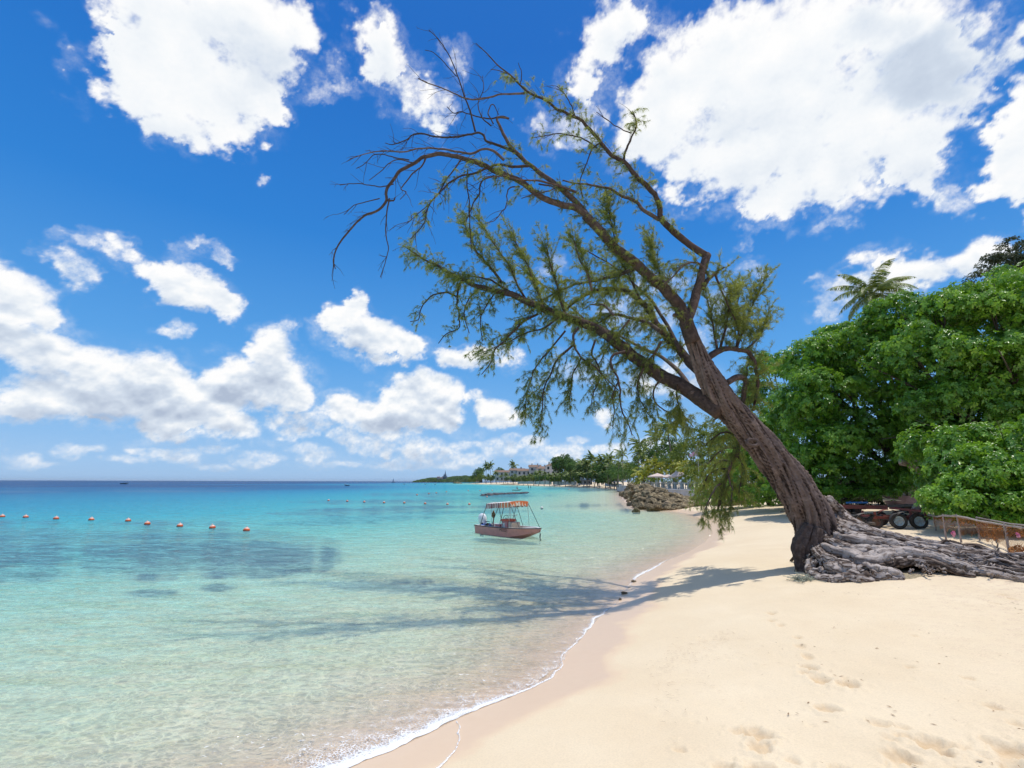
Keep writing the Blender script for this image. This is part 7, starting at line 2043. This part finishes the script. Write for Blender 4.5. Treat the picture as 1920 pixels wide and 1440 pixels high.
# ------------------------------------------------------------------ terrace: wall, balustrade, parasols, flag
def terrace():
    # retaining wall
    A = P(1222, 917, 78); B_ = P(1318, 932, 58)
    def wall(name, pa, pb, z0, z1, th, mat, label):
        a = Vector((pa.x, pa.y, 0)); b = Vector((pb.x, pb.y, 0)); d = b - a; L = d.length; an = math.atan2(d.y, d.x)
        e = empty(name, (a.x, a.y, z0), an); m = MB(); m.box((L / 2, 0, (z1 - z0) / 2 - .25), (L, th, z1 - z0 + .5)); m.build('wall', mat, e, bevel=.03)
        m = MB(); m.box((L / 2, 0, z1 - z0 + .06), (L + .1, th + .12, .115)); m.build('coping', M_WALLW, e, bevel=.02)
        tag(e, label, 'wall'); return e, L
    zt = 1.72
    wall('retaining_wall', A, B_, .5, zt, .45, M_WALLG, 'plain grey white retaining wall behind the rock groyne')
    # terrace floor
    a = Vector((A.x, A.y, 0)); b = Vector((B_.x, B_.y, 0)); d = (b - a).normalized(); n = Vector((-d.y, d.x, 0)); n = n if n.y > 0 else -n
    m = MB(); q = [a + n * .3, b + n * .3, b + n * 22, a + n * 22]; m.add([(p.x, p.y, zt) for p in q] + [(p.x, p.y, zt - 1.5) for p in q], [(0, 1, 2, 3), (7, 6, 5, 4), (0, 4, 5, 1), (1, 5, 6, 2), (2, 6, 7, 3), (3, 7, 4, 0)])
    o = m.build('terrace', simple('terrace_lawn', (0.10, 0.17, 0.04), 0.9, 0.3, 2.0)); tag(o, kind='structure')
    # balustrade in white
    pa = P(1204, 910, 84); pb = P(1306, 911, 66); aa = Vector((pa.x, pa.y, zt)); bb = Vector((pb.x, pb.y, zt)); dd = bb - aa; L = dd.length; an = math.atan2(dd.y, dd.x)
    e = empty('white_balustrade', aa, an); tag(e, 'white open balustrade along the terrace above the retaining wall', 'balustrade')
    m = MB(); m.box((L / 2, 0, .92), (L, .22, .13)); m.build('top_rail', M_WALLW, e); m = MB(); m.box((L / 2, 0, .08), (L, .24, .16)); m.build('bottom_rail', M_WALLW, e)
    k = int(L / 1.9)
    for i in range(k + 1):
        m = MB(); m.box((i * L / k, 0, .52), (.34, .30, 1.04)); m.box((i * L / k, 0, 1.07), (.42, .38, .07)); m.build('pillar', M_WALLW, e)
    nbal = int(L / .55); bm_ = MB()
    for i in range(nbal):
        x = (i + .5) * L / nbal
        m = MB(); m.lathe([(.05, .16), (.085, .26), (.095, .36), (.05, .52), (.045, .62), (.07, .72), (.075, .855)], (x, 0, 0), 8)
        o = m.build('baluster', M_WALLW, e, smooth=True)
    # parasols
    for px, py, Y, r, hh, lab in [(1233,892.5,76,1.55,1.0,'widest pale parasol, leftmost on the terrace'),(1252,895,75,1.10,.8,'smaller pale parasol in the middle of the terrace'),(1275,888.5,72,1.10,1.0,'tilted pink parasol at the right of the terrace')]:
        p = P(px, py, Y); e = empty('parasol', (p.x, p.y, zt)); top = p.z - zt + .45
        if 'tilted' in lab: e.rotation_euler = (R(6), R(-14), 0)
        m = MB(); v = [(0, 0, top)]; f = []; n_ = 8
        for k in range(n_): v.append((r * math.cos(2 * math.pi * k / n_), r * math.sin(2 * math.pi * k / n_), top - .50 * hh))
        for k in range(n_): v.append((r * math.cos(2 * math.pi * k / n_), r * math.sin(2 * math.pi * k / n_), top - .50 * hh - .16))
        for k in range(n_): f += [(0, 1 + k, 1 + (k + 1) % n_), (1 + k, 9 + k, 9 + (k + 1) % n_, 1 + (k + 1) % n_)]
        o = m.add(v, f).build('canopy', M_SHADE, e); so = o.modifiers.new('t', 'SOLIDIFY'); so.thickness = .01
        m = MB(); m.tube([(0, 0, 0), (0, 0, top + .08)], .035, 8); m.build('pole', M_WALLW, e)
        m = MB(); m.lathe([(.32, 0), (.30, .08), (.08, .12), (.06, .3)], n=12); m.build('base', M_WALLG, e)
        for k in range(n_):
            m = MB(); m.tube([(0, 0, top - .04), (r * .98 * math.cos(2 * math.pi * k / n_), r * .98 * math.sin(2 * math.pi * k / n_), top - .50 * hh - .01)], .012, 4); m.build('rib', M_GREYW, e)
        tag(e, lab, 'parasol', 'parasols on the terrace')
    # flagpole and flag
    p = P(1311.5, 902, 62); t = P(1306.5, 838, 62); e = empty('flagpole', (p.x, p.y, zt)); H = t.z - zt
    m = MB(); m.tube([(0, 0, 0), (0, 0, H)], [.06, .035], 10); m.sphere((0, 0, H + .06), .07, 10, 8); m.build('pole', M_WALLW, e, smooth=True)
    m = MB(); m.tube([(.06, 0, 1.0), (.05, 0, H - .1)], .012, 4); m.build('halyard', M_WALLW, e)
    tag(e, 'white flagpole standing on the terrace left of the leaning tree', 'flagpole')
    v = []; f = []; nx, nz = 12, 8
    for i in range(nx + 1):
        for j in range(nz + 1):
            u = i / nx; w = j / nz
            v.append((-u * .95, .10 * math.sin(u * 7 + w * 1.5) * u, -.02 - w * .75 * (1 - .25 * u) - u * .55 * (1 - w * .45)))
    for i in range(nx):
        for j in range(nz): a_ = i * (nz + 1) + j; f.append((a_, a_ + 1, a_ + nz + 2, a_ + nz + 1))
    o = MB().add(v, f).build('flag', M_FLAG); o.location = (p.x - .04, p.y, t.z - .35); so = o.modifiers.new('t', 'SOLIDIFY'); so.thickness = .008
    tag(o, 'small pink and pale flag drooping from the flagpole', 'flag')
    # low sea wall left of the terrace, by the water
    wall('sea_wall', P(1158, 908, 150), P(1226, 914, 90), .6, 1.75, .5, M_WALLG, 'low grey sea wall showing behind the outer end of the groyne')
terrace()

# ------------------------------------------------------------------ far beach walls and hotel
def far_buildings():
    def long_wall(px0, px1, Y0_, Y1_, z0, z1, label, mat=M_WALLW, name='sea_wall'):
        a = P(px0, 903, Y0_); b = P(px1, 903, Y1_); a.z = b.z = z0; d = b - a; L = d.length; e = empty(name, a, math.atan2(d.y, d.x))
        m = MB(); m.box((L / 2, 0, (z1 - z0) / 2), (L, .4, z1 - z0)); m.build('wall', mat, e)
        m = MB(); m.box((L / 2, 0, z1 - z0 + .08), (L, .6, .16)); m.build('coping', M_WALLW, e)
        for k in range(int(L / 6) + 1):
            m = MB(); m.box((min(k * 6, L), -.25, (z1 - z0) / 2 + .15), (.5, .5, z1 - z0 + .5)); m.build('pier', M_WALLW, e)
        tag(e, label, 'wall')
    long_wall(1003, 1034, 330, 312, 1.0, 2.9, 'long white sea wall behind the far beach, left half')
    long_wall(1038, 1081, 308, 285, 1.0, 2.7, 'long white sea wall behind the far beach, right half')
    long_wall(972, 1000, 372, 345, 1.2, 2.6, 'grey stone sea wall at the left of the far beach', M_WALLG)
    long_wall(1136, 1165, 225, 190, .9, 1.9, 'grey rubble wall at the right end of the far beach', M_WALLG)
    def block(name, px, Y, w, d, h, z0, roof, label, floors=2, cols_=4, parent=None, rz=0.0, mat=M_WALLW, roofm=M_ROOF, rh=2.2):
        p = P(px, 900, Y); e = empty(name, (p.x, p.y, z0), rz)
        if parent is not None: e.parent = parent; e.location = (p.x - parent.location.x, p.y - parent.location.y, z0 - parent.location.z)
        m = MB(); m.box((0, 0, h / 2), (w, d, h)); m.build('wall', mat, e)
        m = MB(); ov = .6; v = [(-w / 2 - ov, -d / 2 - ov, h), (w / 2 + ov, -d / 2 - ov, h), (w / 2 + ov, d / 2 + ov, h), (-w / 2 - ov, d / 2 + ov, h)]
        if roof == 'hip': v += [(-w / 2 + d * .4, 0, h + rh), (w / 2 - d * .4, 0, h + rh)]
        else: v += [(-w / 2 - ov, 0, h + rh), (w / 2 + ov, 0, h + rh)]
        m.add(v, [(0, 1, 5, 4), (2, 3, 4, 5), (1, 2, 5), (3, 0, 4), (3, 2, 1, 0)]); ro = m.build('roof', roofm, e); ro.location.z = .003
        for k in range(2):
            m = MB(); m.box((-w / 4 + k * w / 2, 0, h + rh + .1), (.9, .9, 1.8)); m.box((-w / 4 + k * w / 2, 0, h + rh + 1.05), (1.15, 1.15, .18)); m.build('chimney', mat, ro)
        for f_ in range(floors):
            for c in range(cols_):
                x = -w / 2 + w * (c + .5) / cols_; z = h * (f_ + .55) / floors; ww, wh = w / cols_ * .42, h / floors * .52
                m = MB()
                for sx in (-1, 1): m.box((x + sx * (ww / 2 + .06), -d / 2 - .04, z), (.12, .12, wh + .24))
                m.box((x, -d / 2 - .04, z + wh / 2 + .06), (ww, .12, .12)); m.box((x, -d / 2 - .06, z - wh / 2 - .06), (ww, .2, .12))
                fr = m.build('window', M_WALLW, e)
                m = MB(); m.box((x, -d / 2 - .02, z), (ww, .05, wh)); m.build('pane', M_GLASS, fr)
        return e
    H = 'hotel'
    for px, Y, w, d, h, z0, roof, lab, fl, co, rz in [(948,470,20,10,8.5,3.0,'gable','leftmost white hotel wing with brown roof',2,5,.08),(970,450,13,10,10,2.8,'gable','white gabled hotel block second from the left',3,3,-.1),(986,440,16,10,9.0,3.2,'hip','white hotel block in the middle, with a plain wall and hipped roof',2,4,.05),
                                               (1003,430,10,9,12.5,2.8,'gable','narrow hotel tower with the highest brown gable',3,2,.0),(1016,420,10,9,11,2.8,'hip','white hotel block right of the gabled tower',3,2,.1),(1036,400,11,9,12.5,3.0,'hip','rightmost white hotel wing showing above the palms',3,3,.0)]:
        e = block('hotel_block', px, Y, w, d, h, z0, roof, lab, fl, co, None, rz, rh=2.0); tag(e, lab, 'building', 'white hotel wings behind the far palms')
    e = block('beach_hut', 1096, 262, 6.6, 3.0, 2.4, 1.2, 'hip', '', 1, 3, rh=.35, roofm=M_WALLG); tag(e, 'small flat white beach hut at the right end of the white sea wall', 'hut')
    e = block('red_roofed_house', 1158, 232, 7, 5, 3.6, 3.0, 'hip', '', 1, 3, rh=1.6, roofm=M_ROOFR); tag(e, 'house with a red tiled roof half hidden among the dark palms', 'house')
    # distant headland with its wood, and the stepped building on it
    def head_h(u): return np.interp(u, [0, .06, .16, .30, .45, .6, .8, 1.0], [0, .35, .62, .80, .72, .95, 1.15, 1.05])
    n, mm = 120, 24; Yc = 1600; x0 = P(783, 903, Yc).x; x1 = P(900, 903, 1500).x
    U, T = np.meshgrid(np.linspace(0, 1, n), np.linspace(-1, 1, mm), indexing='ij')
    X = x0 + (x1 - x0) * U; Hh = head_h(U) * 15 * np.sqrt(np.clip(1 - T ** 2, 0, 1)) * (1 + .15 * fbm(U * 12, T * 3, oct=3, seed=3))
    Y = Yc - 60 * U + T * 90
    V = np.stack([X, Y, Hh - .8], -1).reshape(-1, 3); i = np.arange(n - 1)[:, None] * mm + np.arange(mm - 1)[None, :]
    F = np.stack([i, i + mm, i + mm + 1, i + 1], -1).reshape(-1, 4)
    o = mesh_np('headland', V, F, simple('headland_soil', (0.09, 0.12, 0.05), 0.95, 0.4, .05)); tag(o, kind='structure')
    rng = np.random.default_rng(8); nb = NB(); k = 5200
    u = rng.random(k); t = rng.uniform(-1, .5, k); x = x0 + (x1 - x0) * u; hh = head_h(u) * 15 * np.sqrt(1 - t ** 2) * (1 + .15 * fbm(u * 12, t * 3, oct=3, seed=3)); y = Yc - 60 * u + t * 90
    C = np.stack([x, y, hh + rng.uniform(-1, 2.6, k) + 1.2 * fbm(x * .05, y * .05, oct=2, seed=5)], -1); N_ = rng.normal(size=(k, 3)) * .5 + np.array([0, -.5, .8])
    leaf_rosettes(nb, C, N_, rng, 2.6, 5, (.1, .9), .6); o = nb.build('headland_wood', M_LEAFF, smooth=False); tag(o, 'far low wood covering the distant headland', kind='stuff')
    p = P(834, 895, 1520); GB = simple('blue_grey_concrete', (0.20, 0.25, 0.29), 0.8, 0.1, .1)
    e = empty('stepped_tower_building', (p.x, p.y, 8.5)); tag(e, 'blue grey stepped building with a spire on the distant headland', 'building')
    m = MB(); m.box((0, 0, 5), (14, 10, 10)); m.build('podium', GB, e); m = MB(); m.box((.5, 0, 12.5), (8.5, 8, 5)); m.build('middle_storey', GB, e); m = MB(); m.box((1.2, 0, 17.5), (4.5, 5, 5), taper=.6); m.build('upper_storey', GB, e)
    m = MB(); m.lathe([(1.6, 20), (.7, 24), (.1, 29)], (1.2, 0, 0), 8); m.build('spire', GB, e)
    for q in range(5):
        m = MB(); m.box((-5 + q * 2.5, -5.03, 5), (1.2, .1, 6.5)); m.build('window', M_GLASS, e)
    for px, w, h, lab in [(822, 9, 6, 'pale house left of the stepped tower on the headland'), (828, 6, 4.5, 'tiny pale house beside the stepped tower'), (894, 5, 6, 'narrow cream house among the trees at the point')]:
        Yh = 1500 if px < 850 else 640
        e = block('pale_house', px, Yh, w if px < 850 else 4, 5, h, 9.5 if px < 850 else 2.0, 'gable', '', 2, 2, rh=1.5, mat=M_CREAM); tag(e, lab, 'house')
    # rocks off the point
    for k, (px, py, s) in enumerate([(855.5, 906.3, 4.0), (861, 906.4, 3.0)]):
        q = PZ(px, py); o = rock_mesh(60 + k, M_ROCK); o.scale = (s * 1.6, s, s * .45); o.location = (q.x, min(q.y, 900), .2); tag(o, 'dark rock in the sea off the point, ' + ('left one' if k == 0 else 'right one'), 'rock', 'rocks off the point')
far_buildings()
# ------------------------------------------------------------------ thin sea haze
def build_haze():
    m, nt, out = newmat('haze_air')
    v = nd(nt, 'ShaderNodeVolumePrincipled')
    v.inputs['Color'].default_value = (0.86, 0.93, 1.0, 1)
    v.inputs['Density'].default_value = 0.00003
    v.inputs['Anisotropy'].default_value = 0.2
    nt.links.new(v.outputs[0], out.inputs['Volume'])
    h = 28000.0; z0, z1 = -7.6, 48.0
    b = MB(); b.box((0, 0, (z0 + z1) / 2), (2 * h, 2 * h, z1 - z0))
    o = b.build('haze', m)
    tag(o, 'thin pale sea haze', kind='stuff')
build_haze()
